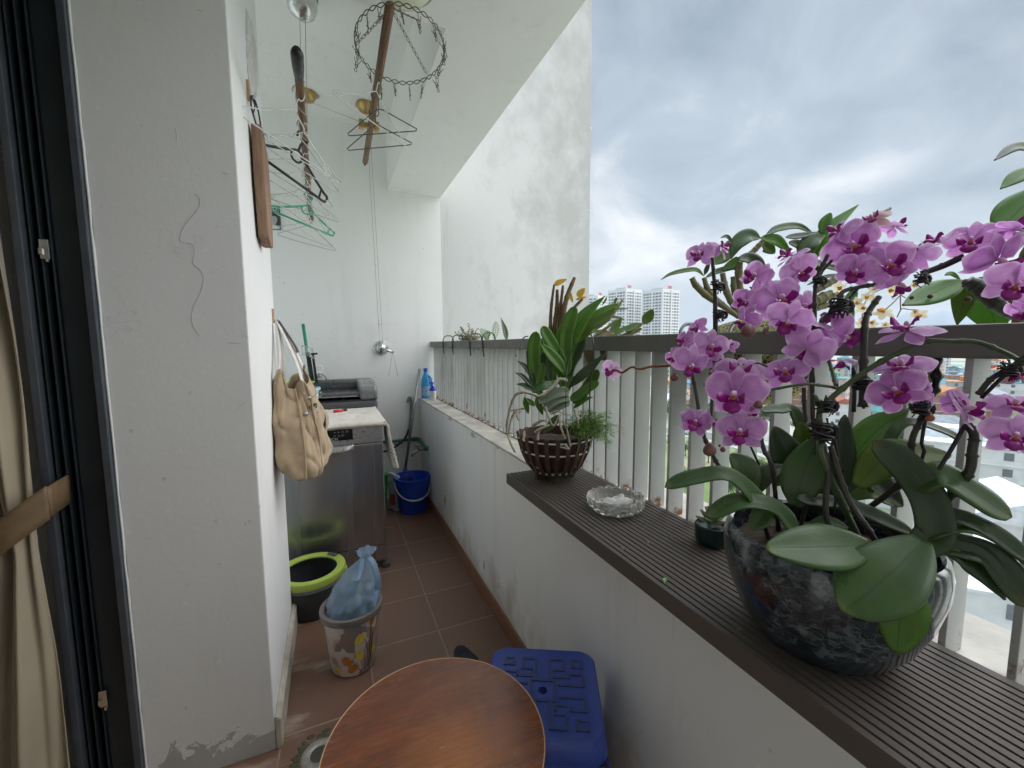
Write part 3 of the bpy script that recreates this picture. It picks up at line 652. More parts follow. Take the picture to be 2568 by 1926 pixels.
def hanger_wire(notch, w, h, r, hook=.045, sag=0):
    "outline of a wire coat hanger, hook centre at origin, hanging down, width along x"
    b_ = MB(); hk = [(hook*.5*math.cos(a)+0, 0, hook*.5*math.sin(a)) for a in [math.pi*(1.15-1.45*i/12) for i in range(13)]]
    nk = -hook*.5-.035
    hk += [(.004,0,-hook*.42), (0,0,nk)]
    b_.tube(spline([(x,y,z) for x,y,z in hk], 40), r, 6)
    pts = []
    def side(s):
        o_ = [(0,0,nk)]
        if notch: o_ += [(s*w*.26,0,nk-h*.30), (s*w*.29,0,nk-h*.42), (s*w*.36,0,nk-h*.40), (s*w*.40,0,nk-h*.50), (s*w*.9,0,nk-h*.88)]
        else: o_ += [(s*w*.12,0,nk-h*.06), (s*w*.9,0,nk-h*.86)]
        return o_+[(s*w,0,nk-h*.96), (s*w*.985,0,nk-h*1.03), (s*w*.93,0,nk-h*1.05)]
    L_, R_ = side(-1), side(1)
    bot = [(x*w*.9, 0, nk-h*1.05-sag*(1-x*x)) for x in [-.9+.2*i for i in range(10)]]
    loop = L_[::-1]+R_[1:]+bot[::-1]
    if notch:   # small inward hooks near the ends
        for s in (-1, 1): b_.tube(spline([(s*w*.93,0,nk-h*.9),(s*w*.86,0,nk-h*.97),(s*w*.80,0,nk-h*.90),(s*w*.84,0,nk-h*.82)], 16), r*.9, 5)
    b_.tube(loop, r, 6, closed=True); return b_
def hang_at(nm, mb, mat, pole, f, rz, label, tilt=0, roll=0):
    A, B, rr = pole; p = A.lerp(B, f) + Vector((0,0,rr))
    p.z -= .0
    me = mesh_of(nm, mb, mat, True, Vector((0,0,.0225))) if isinstance(mb, MB) else mb
    o = bpy.data.objects.new(nm, me); COL.objects.link(o); place(o, p); o.rotation_euler = (R(tilt), R(roll), R(rz)); tag(o, label, 'hanger', G_H); return me
P1, P2 = (A1, B1, .0155), (A2, B2, .018)
def fv(pole, v):      # how far along a pole a height in the photograph falls
    A, B = pole[0], pole[1]; u = 657 if pole is P1 else 815
    return (at_z(u, v, A.z).y-A.y)/(B.y-A.y)
WH = hanger_wire(True, .188, .125, .0022); GP_ = hanger_wire(False, .188, .115, .0022, sag=.004); GN = hanger_wire(True, .178, .118, .0020)
wn1 = hang_at('wire_hanger', WH, M['wire_white'], P1, fv(P1, 200), 40, 'white wire hanger with notched shoulders, nearest on the left pole', 10, 12)
wn2 = hang_at('wire_hanger', GP_, M['wire'], P1, fv(P1, 272), 36, 'grey plain wire hanger just in front of the black plastic hanger', -6, 14)
hang_at('wire_hanger', wn2, None, P1, fv(P1, 318), 40, 'grey plain wire hanger just behind the black plastic hanger', 4, 12)
w3 = hang_at('wire_hanger', GN, M['wire'], P1, fv(P1, 252), 44, 'dull grey notched wire hanger behind the nearest white one', -8, 6)
hang_at('wire_hanger', w3, None, P1, fv(P1, 345), 36, 'dull grey notched wire hanger below the black hanger bar', 3, 16)
hang_at('wire_hanger', w3, None, P1, fv(P1, 378), 22, 'dull grey notched wire hanger between the black and green hangers', -4, 8)
hang_at('wire_hanger', wn1, None, P1, fv(P1, 392), 28, 'white notched wire hanger hanging just in front of the green one', 0, 15)
hang_at('wire_hanger', wn2, None, P1, fv(P1, 404), 42, 'grey plain wire hanger tilted beside the green hanger', 3, 18)
hang_at('wire_hanger', wn1, None, P1, fv(P1, 430), 38, 'white notched wire hanger overlapping the green plastic hanger', 4, 20)
hang_at('wire_hanger', w3, None, P1, fv(P1, 452), 26, 'grey notched wire hanger hanging lowest, behind the green one', 2, 10)
hang_at('wire_hanger', wn2, None, P1, fv(P1, 466), 18, 'grey plain wire hanger last on the left pole by the wall', 3, 8)
wd = hang_at('wire_hanger', hanger_wire(False, .155, .10, .0024), M['wire_dark'], P2, fv(P2, 205), -14, 'dark plain wire hanger, upper one of the two on the right pole', 0, -8)
hang_at('wire_hanger', wd, None, P2, fv(P2, 243), -16, 'dark plain wire hanger, lower one of the two on the right pole', 0, -8)
hang_at('wire_hanger', wn1, None, P2, fv(P2, 165), 34, 'pale notched wire hanger on the right pole under the clip ring', 4, 8)
def plastic_hanger(w=.20, h=.12, r=.0048):
    b_ = MB(); b_.tube(spline([(.024*math.cos(a), 0, .024*math.sin(a)) for a in [math.pi*(1.1-1.35*i/10) for i in range(11)]]+[(.004,0,-.03),(0,0,-.055)], 40), r*.9, 8)
    b_.tube([(.026*math.cos(a),0,-.085+.024*math.sin(a)) for a in [i*math.pi/9 for i in range(18)]], r*.8, 8, closed=True)
    for s in (-1, 1):
        b_.tube(spline([(s*.018,0,-.07),(s*w*.45,0,-.075-h*.30),(s*w*.86,0,-.075-h*.66),(s*w*.99,0,-.075-h*.74),(s*w*1.02,0,-.075-h*.86)], 24), r, 8)
        b_.tube([(s*w*.80,0,-.075-h*.62),(s*w*.80,0,-.075-h)], r*.8, 8)
        b_.tube(spline([(s*w*.7,0,-.075-h),(s*w*.95,0,-.075-h),(s*w*.99,0,-.075-h*.93)], 10), r, 8)
    b_.tube([(-w*.7,0,-.075-h),(w*.7,0,-.075-h)], r, 8); return b_
hang_at('plastic_hanger', plastic_hanger(.178,.11,.0058), simple('black hanger plastic', (.018,.016,.024), .35), P1, fv(P1, 296), 40, 'thick black plastic coat hanger in the middle of the left pole', 6, 17)
hang_at('plastic_hanger', plastic_hanger(.18,.095,.0056), simple('mint green plastic', C(70,170,140), .4), P1, fv(P1, 420), 26, 'mint green plastic coat hanger on the left pole', 0, 12)
# ring of clips
RC, RR = Vector((.268, 1.575, 2.35)), .150
t = thing('clip_ring_hanger', RC, 'round wire hanger ring with many steel clips hung from the right pole', 'clip hanger')
def wav(i, n, ph, amp): a = 2*math.pi*i/n; return RC+Vector(((RR+amp*.4*math.cos(8.5*a*2+ph))*math.cos(a), (RR+.0)*math.sin(a), amp*math.sin(17*a+ph)-.03*math.sin(a)))
obj('ring', MB().tube([wav(i,170,0,.007) for i in range(170)], .0016, 6, closed=True).tube([wav(i,170,math.pi,.007) for i in range(170)], .0016, 6, closed=True), M['wire_dark'], t, True)
for k in range(3):
    a = 2*math.pi*(k/3+.12); e_ = RC+Vector((RR*math.cos(a), RR*math.sin(a), 0)); tp = RC+Vector((-.03,.0,.12)); ch = MB()
    for i in range(12):
        c_ = e_.lerp(tp, (i+.5)/12); d_ = (tp-e_).normalized(); s_ = d_.cross(Vector((0,0,1)) if i % 2 else Vector((0,1,0))).normalized()
        ch.tube([c_+d_*.010*math.cos(b2)+s_*.0042*math.sin(b2) for b2 in [j*math.pi/4 for j in range(8)]], .0011, 4, closed=True)
    obj('chain', ch, M['wire_dark'], t)
clip0 = None; rnd = random.Random(8)
for k in range(17):
    a = 2*math.pi*(k+.3)/17; w = RC+Vector((RR*math.cos(a), RR*math.sin(a), -.03*math.sin(a)-.004))
    if clip0 is None:
        cb_ = MB().tube(spline([(0,0,0),(.001,0,-.02),(0,0,-.030)], 6), .0012, 5)
        for s in (-1, 1):
            cb_.tube(spline([(s*.002,0,-.030),(s*.006,0,-.042),(s*.0015,0,-.054),(s*.0055,0,-.064),(s*.001,0,-.072)], 14), .0014, 5)
            cb_.tube(spline([(s*.001,0,-.046),(s*.010,0,-.030),(s*.014,0,-.020)], 6), .0014, 5)
        cb_.tube([(.006*math.cos(j*.785),-.004+.001*j,-.048+.006*math.sin(j*.785)) for j in range(9)], .0014, 5)
        clip0 = mesh_of('clip', cb_, M['wire_dark'], True, Vector((0,0,0)))
    o = bpy.data.objects.new('clip', clip0); COL.objects.link(o); place(o, w, t); o.scale = (.82,)*3; o.rotation_euler = (rnd.uniform(-.25,.25), rnd.uniform(-.35,.35), a+rnd.uniform(-.8,.8))
# ceiling lamp
LP = Vector((.27, 1.555, 2.56))
t = thing('ceiling_lamp', LP, 'cream glass ceiling lamp, unlit, at the top edge above the clip ring', 'lamp')
obj('glass_shade', MB().lathe([(.0001,-.062),(.05,-.058),(.09,-.042),(.115,-.015),(.118,-.001)], tuple(LP), 40), simple('cream glass', (.62,.63,.46), .15, .08, 6, 0), t, True)
obj('base_ring', MB().lathe([(.119,-.0),(.124,-.012),(.117,-.016)], tuple(LP), 40), M['white_plastic'], t, True)

# ================================================================ on the side of the pillar
XS = -.225
wb = N('cutting board wood'); gn = wb.noise(30, 5, .6, stretch=(2, 2, .18)); wb.set(Base_Color=wb.mix(wb.ramp(gn, [(.3,0),(.7,1)]), C(112,84,66), C(160,128,104)), Roughness=.7); wb.bump(gn, .2)
t = thing('chopping_board', (-.195, 1.79, 1.68), 'thick brown wooden chopping board hung by a black cord on the pillar', 'chopping board')
bp = [(1.70,2.066),(1.735,2.075),(1.85,2.02),(1.865,1.80),(1.84,1.685),(1.79,1.678),(1.715,1.70),(1.695,1.86)]
bm_ = MB().add([(-.2215+.004, y, z) for y, z in bp]+[(-.186+.006*(2.07-z)/.4*0, y, z) for y, z in bp], [tuple(range(8)), tuple(range(8,16))[::-1]]+[(i,8+i,8+(i+1)%8,(i+1)%8) for i in range(8)])
obj('board', bm_, wb.m, t, bevel=.005)
hk_ = at_x(534, 205, XS)
obj('cord_loop', MB().tube(spline([(-.2,1.715,2.06),(-.212,1.70,2.12),(hk_.x+.016,hk_.y,hk_.z),(-.196,1.745,2.12),(-.192,1.77,2.03),(-.19,1.78,2.0)], 30), .0028, 7).tube(spline([(hk_.x+.016,hk_.y,hk_.z-.01),(hk_.x+.022,hk_.y-.01,hk_.z-.035),(hk_.x+.014,hk_.y+.008,hk_.z-.05)], 10), .0025, 6), M['wire_black'], t, True)
t = thing('wall_hook', hk_, 'pale wooden wall hook above the chopping board', 'hook')
obj('back_plate', MB().box(XS-.002, hk_.y-.012, hk_.z-.015, XS+.009, hk_.y+.012, hk_.z+.045), simple('pale hook wood', C(190,160,130), .7), t, bevel=.002)
obj('prong', MB().tube(spline([(XS+.006,hk_.y,hk_.z+.004),(XS+.02,hk_.y,hk_.z-.006),(XS+.028,hk_.y,hk_.z+.014)], 10), .0045, 8), M['white_plastic'], t, True)

# cotton bag
bgm = N('sand coloured canvas'); wf = bgm.n('ShaderNodeTexWave', {'Vector': bgm.co(), 'Scale': 260.0, 'Distortion': .6}).outputs[0]; wf2 = bgm.noise(300, 2, .5, stretch=(.1, 1, 1)); cn = bgm.noise(7, 5, .6)
bgm.set(Base_Color=bgm.mix(bgm.ramp(cn, [(.3,0),(.7,1)]), C(150,130,106), C(186,164,134)), Roughness=.9, Sheen_Weight=.3); bgm.bump(bgm.math('ADD', bgm.math('MULTIPLY', wf, .35), bgm.math('ADD', bgm.math('MULTIPLY', wf2, .4), bgm.math('MULTIPLY', cn, 1.2))), .5, .002)
BC = Vector((-.128, 1.93, .81)); BH = .375
t = thing('tote_bag', (BC.x, BC.y, BC.z), 'sand coloured canvas bag with white straps hanging on the pillar side', 'bag')
def bag(u, v, off=0):
    a = u*2*math.pi; z = v
    hx = .098*(1-.50*z**1.4+.08*math.sin(z*3.1)); hy = .165*(1-.24*z*z)
    if v < .10: s_ = (v/.10)**.5*.22+.78; hx *= s_; hy *= .75+.25*s_
    c, s = math.cos(a), math.sin(a); e_ = .62
    x = hx*abs(c)**e_*(1 if c > 0 else -1); y = hy*abs(s)**e_*(1 if s > 0 else -1)
    fold = .014*math.sin(a*3+2.2*z+.8)*(.25+z)-.022*(1-abs(noise.noise(Vector((a*2.2+z*1.5, z*2.6-a*.8, 3.7))))*2.2)**3*.5+.016*noise.noise(Vector((x*22, y*16, z*4.5)))+.014*noise.noise(Vector((a*1.6, z*3, 5)))+.010*abs(noise.noise(Vector((a*4, z*1.6+a, 9))))
    rr = 1+fold/max(math.hypot(x, y), .03)
    X = BC.x+x*rr-.030*z; X = max(X, XS+.004+.002*noise.noise(Vector((y*30, z*9, 0))))
    top = (.03*math.sin(a*2+.6)+.022*math.sin(a*5)) * max(0, v-.75)*4
    return Vector((X, BC.y+y*rr+.06*z, BC.z+BH*v+top+.016*math.sin(a*2+1)*(1-v)))
bo = obj('bag_body', MB().grid(bag, 96, 56), bgm.m, t, True, solid=.003)
obj('bag_bottom', MB().add([bag(i/40, 0) for i in range(40)]+[BC+Vector((0,0,-.004))], [(i,(i+1)%40,40) for i in range(40)]), bgm.m, t, True)
def seam(u0, du): return [bag(u0+du*math.sin(v*2), v)+Vector((.003,-.003,0)) for v in [i/30 for i in range(31)]]
obj('side_seam', MB().tube(seam(.755,.012), .0042, 6), bgm.m, t, True); obj('side_seam', MB().tube(seam(.86,.03), .0036, 6), bgm.m, t, True)
stp = simple('white cotton strap', (.66,.63,.60), .9, .1, 30, .4, 200)
hk2 = at_x(592, 694, XS); H2 = Vector((XS+.016, hk2.y-.05, hk2.z))
def strap(a, m_, c_, w):
    pts = spline([a, m_, c_], 24); b_ = MB()
    vs = []
    for i, q in enumerate(pts):
        s_ = Vector((.35, 1, 0)).normalized()*w/2; vs += [q-s_, q+s_]
    return b_.add(vs, [(2*i, 2*i+1, 2*i+3, 2*i+2) for i in range(24)])
tops = [bag(.88, .93), bag(.04, .95), bag(.62, .95), bag(.45, .95)]
for e_ in tops: obj('strap', strap(H2, H2.lerp(e_, .55)+Vector((.012,0,-.02)), e_-Vector((0,0,.03)), .024), stp, t, True, solid=.003)
obj('grey_strap', strap(H2+Vector((.004,.004,.004)), H2.lerp(tops[1], .45)+Vector((.014,-.006,0)), H2.lerp(tops[1], .62)+Vector((.012,-.004,0)), .016), simple('grey strap end', (.085,.075,.085), .9), t, True, solid=.004)
bp_ = [bag(.88, .80), bag(.815, .64)]
for q in bp_:
    cl_ = MB()
    for s in (-1, 1): cl_.tube(spline([q+Vector((.0,-.002,.0)), q+Vector((.020,-.008,.004*s+.006)), q+Vector((.040,-.012,.010*s+.014)), q+Vector((.048,-.014,.003*s+.014))], 12), .0014, 5)
    obj('wire_clip', cl_.box(q.x-.008,q.y-.008,q.z-.004,q.x+.008,q.y+.002,q.z+.006), M['wire'], t, True)
bt_ = BVHTree.FromPolygons([tuple(bag(i/96, j/56)) for j in range(57) for i in range(97)], [(j*97+i, j*97+i+1, (j+1)*97+i+1, (j+1)*97+i) for j in range(56) for i in range(96)])
def on_bag(px, py):
    d_ = ray(*z3(px, py)).normalized(); h_ = bt_.ray_cast(CAM, d_); return h_[0]-d_*.004
k0, k1, k2_ = on_bag(500, 925), on_bag(560, 895), on_bag(500, 880)
text('bag_text', 'ne', (k1-k0).length*1.25, k0, k1-k0, k2_-k0, simple('dark ink', (.06,.05,.045), .9), t, .002)
t2 = thing('bag_hook', hk2, 'small pale wall hook holding the canvas bag straps', 'hook')
obj('back_plate', MB().box(XS-.001, H2.y-.010, hk2.z-.01, XS+.008, H2.y+.010, hk2.z+.05), bpy.data.materials['pale hook wood'], t2, bevel=.002)
obj('prong', MB().tube(spline([(XS+.006,H2.y,hk2.z+.01),(XS+.016,H2.y,hk2.z-.004),(XS+.024,H2.y,hk2.z+.012)], 10), .004, 8), M['white_plastic'], t2, True)

# ================================================================ floor things
def cyl_wall(prof, c, n=48): return MB().lathe(prof, (c[0], c[1], 0), n)
# paper bin with printed tulips
bc = (.028, 1.745); rb, rt_ = .088, .113; zb_, zt_ = .0, .262
pm = N('printed bin plastic'); vo = pm.n('ShaderNodeTexVoronoi', {'Vector': pm.n('ShaderNodeMapping', {'Vector': pm.co(), 'Scale': (20, 20, 14), 'Rotation': (.4, .6, .2)}).outputs[0], 'Scale': 1.0}, feature='F1', distance='CHEBYCHEV')
vc = pm.n('ShaderNodeSeparateColor', {'Color': vo.outputs['Color']}).outputs
pm.set(Base_Color=pm.ramp(vc[0], [(.1, C(206,198,192)), (.35, C(156,144,142)), (.6, C(226,220,214)), (.78, C(122,114,116)), (.95, C(196,160,136))]), Roughness=.4)
t = thing('waste_bin', (*bc, 0), 'small waste bin printed with yellow tulips, grey rim, on the tiles', 'waste bin')
rad = lambda z: rb+(rt_-rb)*(z-zb_)/(zt_-zb_)
obj('bin_wall', cyl_wall([(0,.004),(rb-.006,.002),(rb,.010),(rt_-.004,zt_-.02),(rt_-.008,zt_-.02),(rb-.006,.014),(0,.014)], bc), pm.m, t, auto=40)
obj('rim', cyl_wall([(rt_-.006,zt_-.030),(rt_+.006,zt_-.028),(rt_+.009,zt_-.012),(rt_+.008,zt_-.002),(rt_+.002,zt_),(rt_-.010,zt_-.004),(rt_-.011,zt_-.030)], bc), simple('taupe plastic', C(118,110,106), .45, .06), t, auto=60)
def on_bin(a, z, off=.0012): r_ = rad(z)+off; return Vector((bc[0]+r_*math.cos(a), bc[1]+r_*math.sin(a), z))
def decal(outline, a0, z0, s, rot):
    vs = [on_bin(a0, z0)]; 
    for (x, y) in outline:
        X, Y = (x*math.cos(rot)-y*math.sin(rot))*s, (x*math.sin(rot)+y*math.cos(rot))*s; vs.append(on_bin(a0+X/.1, z0+Y))
    n_ = len(outline); return MB().add(vs, [(0, 1+i, 1+(i+1)%n_) for i in range(n_)])
tul = [(0,-1),(.45,-.7),(.62,-.1),(.5,.55),(.25,.95),(.1,.6),(-.1,1.05),(-.3,.6),(-.5,.85),(-.6,.0),(-.42,-.7)]
DA = -1.65
yl, og = simple('printed yellow', C(214,190,80), .4, .2, 40, 0), simple('printed orange', C(186,120,50), .4, .25, 40, 0)
for (da, z, s, rot, m_) in [(.30,.165,.029,-.5,yl),(.30,.095,.027,.1,yl),(-.22,.080,.027,.6,og),(.02,.045,.027,-.9,og),(.80,.215,.018,-.2,og),(-.62,.04,.017,.4,yl),(.86,.175,.015,.2,og),(.95,.085,.02,.1,yl)]:
    obj('printed_tulip', decal(tul, DA+da, z, s, rot), m_, t)
for (p_) in [[(.42,.165),(.55,.14),(.62,.09),(.58,.03)],[(.40,.095),(.50,.06),(.48,.02)],[(.78,.20),(.74,.14),(.70,.06),(.66,.02)],[(-.12,.075),(.06,.07),(.1,.04)],[(.12,.04),(.28,.03),(.34,.012)],[(.86,.17),(.82,.10),(.76,.03)]]:
    obj('printed_stem', MB().tube(spline([on_bin(DA+a, z, .0003) for a, z in p_], 16), .0012, 4), simple('printed black', (.02,.018,.015), .5), t)
# blue carrier bag stuffed into the bin
bl = N('thin blue plastic'); bl.set(Base_Color=bl.mix(bl.noise(16, 4), C(120,178,226), C(214,230,242)), Roughness=.10, Transmission_Weight=.35, IOR=1.2, Alpha=.60, Specular_IOR_Level=.9); bl.bump(bl.noise(45, 6, .75, dist=1.0), .9, .006)
t = thing('blue_carrier_bag', (bc[0]+.01, bc[1], .05), 'crumpled translucent blue carrier bag stuffed in the tulip bin', 'plastic bag')
AP = at_y(795, 1212, 1.76)
def cbag(u, v):
    a = u*2*math.pi; prof_ = [(.088,.06),(.097,.17),(.100,.25),(.094,.30),(.078,.35),(.050,.40),(.022,.432),(.012,.445),(.026,.462),(.034,.478)]
    f = v*(len(prof_)-1); k = min(int(f), len(prof_)-2); w = f-k; r_ = prof_[k][0]*(1-w)+prof_[k+1][0]*w; z = prof_[k][1]*(1-w)+prof_[k+1][1]*w
    cr = 1+.13*math.sin(a*7+z*9)*min(1, max(0, z-.22)*6)+.26*noise.noise(Vector((math.cos(a)*2.2, math.sin(a)*2.2, z*14)))+.16*abs(noise.noise(Vector((math.cos(a)*5, math.sin(a)*5, z*30))))*(1 if z > .24 else .15)
    cx_b, cy_b = bc[0]+(AP.x-bc[0])*max(0, z-.24)/.2*.8, bc[1]
    rm = (rad(min(z,.26))-.013)/r_ if z < .275 else 9; cr = min(cr, rm)
    return (cx_b+r_*cr*math.cos(a), cy_b+r_*cr*math.sin(a), z+.008*noise.noise(Vector((a*3, z*20, 3))))
obj('bag_skin', MB().grid(cbag, 110, 60), bl.m, t, True)
for s in (-1, 1):
    obj('bag_handle', MB().grid(lambda u, v, s=s: Vector((AP.x-.01+s*.012+(v-.5)*.022+s*.03*math.sin(u*3.1), bc[1]-.02-.075*u-.02*math.sin(u*6), .455-.19*u+.016*math.sin(u*9)*s)), 20, 3), bl.m, t, True, solid=.001)
lf = simple('wilted leaves', (.07,.12,.045), .8, .6, 30, .5); sc_ = MB(); rnd = random.Random(3)
for i in range(26):
    a = rnd.uniform(0, 6.28); r_ = .055*rnd.random()**.5; q = Vector((bc[0]+r_*math.cos(a), bc[1]+r_*math.sin(a), rnd.uniform(.2,.34)))
    d_ = Vector((rnd.uniform(-1,1), rnd.uniform(-1,1), rnd.uniform(-.2,1))).normalized()*rnd.uniform(.03,.06); s_ = d_.cross(Vector((.3,.5,.8))).normalized()*rnd.uniform(.008,.02)
    sc_.add([q, q+d_*.5+s_, q+d_, q+d_*.5-s_], [(0,1,2,3)])
obj('plant_waste', sc_, lf, t, solid=.002)
obj('yellow_stalk', MB().tube([Vector((bc[0]+.022, bc[1]-.055, .24)), Vector((bc[0]+.028, bc[1]-.05, .36))], .006, 8), simple('yellowed stalk', (.5,.45,.12)), t, True)
# mop bucket with lime rim
mc = (-.145, 2.225)
t = thing('mop_bucket', (*mc, 0), 'dark grey mop bucket with lime green rim in front of the dishwasher', 'bucket')
MK = simple('charcoal plastic', (.035,.038,.042), .4, .1, 30, .1)
obj('bucket_wall', cyl_wall([(0,.004),(.128,.003),(.134,.012),(.138,.10),(.146,.104),(.150,.19),(.144,.192),(.140,.11),(.126,.014),(0,.014)], mc), MK, t, auto=40)
obj('rim', cyl_wall([(.150,.168),(.158,.172),(.163,.196),(.160,.206),(.150,.210),(.136,.207),(.122,.203),(.121,.196),(.140,.192),(.149,.190)], mc), simple('lime green plastic', C(160,180,80), .45, .06), t, auto=50)
rs = MB().grid(lambda u, v: (mc[0]+(.150-.022*v)*math.cos(.55+u*.42), mc[1]+(.150-.022*v)*math.sin(.55+u*.42), .2108+.002*math.sin(v*3.1)), 10, 4)
obj('pour_plate', rs, simple('dark grey inlay', (.06,.062,.066), .5), t, True, solid=.003)
obj('side_lug', MB().box(mc[0]+.140, mc[1]-.05, .145, mc[0]+.168, mc[1]-.005, .195), bpy.data.materials['lime green plastic'], t, bevel=.008)
obj('grey_collar', cyl_wall([(.148,.150),(.155,.155),(.154,.170),(.148,.170)], mc), simple('mid grey plastic', (.15,.155,.165), .4), t, auto=50)
# blue bucket
kc = (.540, 3.265)
BLU = simple('royal blue plastic', C(34,74,190), .35, .08, 10, .05)
t = thing('blue_bucket', (*kc, 0), 'round royal blue bucket with pale handle in the far corner', 'bucket')
obj('bucket_wall', cyl_wall([(0,.004),(.104,.003),(.108,.010),(.136,.262),(.143,.262),(.146,.272),(.143,.284),(.136,.284),(.132,.270),(.102,.014),(0,.014)], kc), BLU, t, auto=40)
hp_ = [Vector((kc[0]+.140*math.cos(a), kc[1]-.03-.118*max(0,-math.sin(a)), .262-.135*max(0,-math.sin(a))**.8)) for a in [math.pi+i*math.pi/24 for i in range(25)]]
obj('handle', MB().tube(hp_, .0052, 8).tube(hp_[9:16], .009, 8), simple('pale grey plastic', (.55,.56,.57), .45), t, True)
# brushes and a detergent pack in the corner
t = thing('green_brush', (.345, 3.44, 0), 'bright green broom bristles between dishwasher and blue bucket', 'broom')
br = MB(); rnd = random.Random(5)
for i in range(150):
    x = .30+.06*rnd.random(); y = 3.38+.06*rnd.random(); br.tube([(x+.02, y+.04, .24), (x-.03+rnd.uniform(-.03,.02), y-.05, .05+rnd.uniform(-.02,.02))], .0017, 4)
obj('bristles', br, simple('green bristles', C(50,150,40), .5, .25, 40), t); obj('brush_block', MB().box(.31, 3.40, .235, .39, 3.48, .275), bpy.data.materials['green bristles'], t, bevel=.006)
t = thing('detergent_pack', (.40, 3.34, 0), 'clear and red detergent refill pack beside the green broom', 'detergent pack')
dp = MB().grid(lambda u, v: (.365+.07*u, 3.33+.025*math.cos(u*3.1+.3)-.01*v+.008*noise.noise(Vector((u*5,v*8,0))), .0+.30*v+.01*math.sin(u*5)), 14, 24)
obj('pouch', dp, simple('printed pouch', C(178,190,198), .2, .3, 18, .2, 30), t, True, solid=.02)
obj('red_label', MB().box(.375, 3.30, .05, .425, 3.312, .14), simple('red label', (.42,.03,.04), .4, .3, 30), t, bevel=.004); obj('pour_cap', MB().tube([(.425,3.325,.26),(.44,3.30,.275)], .014, 12), M['white_plastic'], t, True)
pt0, pt1 = at_y(*z3(1520,535), 3.55), at_y(*z3(1385,1480), 3.42)
t = thing('mop', (pt1.x, pt1.y, .1), 'mop with long grey metal pole and blue head leaning in the corner', 'mop')
obj('pole', MB().tube([pt0, pt1], .011, 12), simple('dull steel tube', (.30,.30,.29), .35, .1, 30, 0, metal=.8), t, True)
obj('mop_socket', MB().tube([pt1+(pt0-pt1)*.03, pt1+(pt1-pt0)*.05], [.017,.022], 12), simple('dark blue plastic', (.02,.03,.16), .4), t, True)
obj('mop_head', MB().ball((pt1.x-.005, pt1.y-.01, .20), (.07,.05,.07), 18, 12).jitter(.012, 30), simple('blue mop cloth', (.03,.05,.22), .9, .3, 40, .8), t, True)
pt2, pt3 = at_y(*z3(1475,800), 3.52), at_y(*z3(1408,1300), 3.45)
t = thing('spare_pole', (pt3.x, pt3.y, .1), 'second thin metal pole crossing behind the mop pole', 'pole')
obj('pole', MB().tube([pt2, pt3+(pt3-pt2)*.6], .009, 10), bpy.data.materials['dull steel tube'], t, True)
# water pipes and tap
GP = simple('green water pipe', C(58,104,84), .5, .1, 30, .1)
t = thing('water_pipe', (.5, 3.56, .45), 'green water pipe running along the back wall to the parapet tap', 'pipe')
w1 = at_x(*z3(1600,1285), XP)
obj('pipe_run', MB().tube([(.10,3.575,.505),(.30,3.575,.505),(.56,3.575,.505),(.62,3.57,.505),(.652,3.55,.503),(.656,3.50,.50),(.656,3.30,.492),(.656,w1.y+.03,.488)], .0125, 12), GP, t, True)
obj('pipe_elbow', MB().tube([(.60,3.574,.505),(.645,3.565,.505),(.656,3.53,.502)], .018, 12), GP, t, True)
obj('riser', MB().tube(spline([(.575,3.585,.83),(.590,3.582,.868),(.604,3.582,.84),(.598,3.582,.7),(.580,3.578,.55)], 24), .012, 10), simple('grey green hose', C(120,132,118), .6), t, True)
obj('drain_hose', MB().tube(spline([(.575,3.55,.60),(.54,3.54,.53),(.47,3.52,.48),(.38,3.52,.44),(.30,3.52,.43)], 24), .010, 8), M['black_plastic'], t, True)
t = thing('water_tap', (.64, w1.y, .44), 'dull metal garden tap on a green fitting at the parapet', 'tap')
obj('fitting', MB().tube([(.69,w1.y,.486),(.655,w1.y,.486)], .020, 14).tube([(.668,w1.y,.486),(.640,w1.y,.486)], .016, 14), GP, t, True)
TM = simple('dull tap metal', (.26,.25,.22), .4, .2, 40, .1, metal=.8)
obj('tap_body', MB().tube(spline([(.645,w1.y,.486),(.60,w1.y-.01,.480),(.555,w1.y-.02,.462),(.545,w1.y-.02,.435)], 16), .010, 10).tube([(.60,w1.y-.01,.48),(.60,w1.y-.01,.51)], .010, 10), TM, t, True)
obj('tap_lever', MB().tube([(.60,w1.y-.01,.512),(.575,w1.y-.02,.522)], .006, 8).ball((.60,w1.y-.01,.512), .011), TM, t, True)
# bottles on the ledge
t = thing('bleach_bottle', (.726, 3.53, ZL), 'tall sky blue cleaner bottle in the corner of the ledge', 'bottle')
SB = simple('sky blue plastic', C(58,160,222), .3, .06, 10, .03)
bx_, by_ = .726, 3.535
obj('bottle', MB().lathe([(0,.861),(.036,.861),(.041,.868),(.041,.98),(.036,1.02),(.022,1.06),(.016,1.075),(.016,1.09),(0,1.09)], (bx_,by_,0), 28, fn=lambda a,z: 1-.12*abs(math.sin(a))), SB, t, auto=40)
obj('grip', MB().tube(spline([(bx_+.018,by_-.012,1.055),(bx_+.040,by_-.02,1.03),(bx_+.044,by_-.02,.985),(bx_+.038,by_-.018,.96)], 14), .008, 8), SB, t, True)
obj('cap', MB().lathe([(.018,1.088),(.0185,1.115),(.015,1.118),(0,1.118)], (bx_,by_,0), 20), simple('blue cap', (.02,.13,.55), .3), t, auto=40)
obj('label', MB().lathe([(.0415,.885),(.0415,.965)], (bx_,by_,0), 28, fn=lambda a,z: (1-.12*abs(math.sin(a)))), simple('printed blue label', C(150,180,215), .4, .35, 60), t, True)
bx_, by_ = .752, 3.40
t = thing('pump_bottle', (bx_, by_, ZL), 'small white pump bottle with blue nozzle beside the blue bottle', 'bottle')
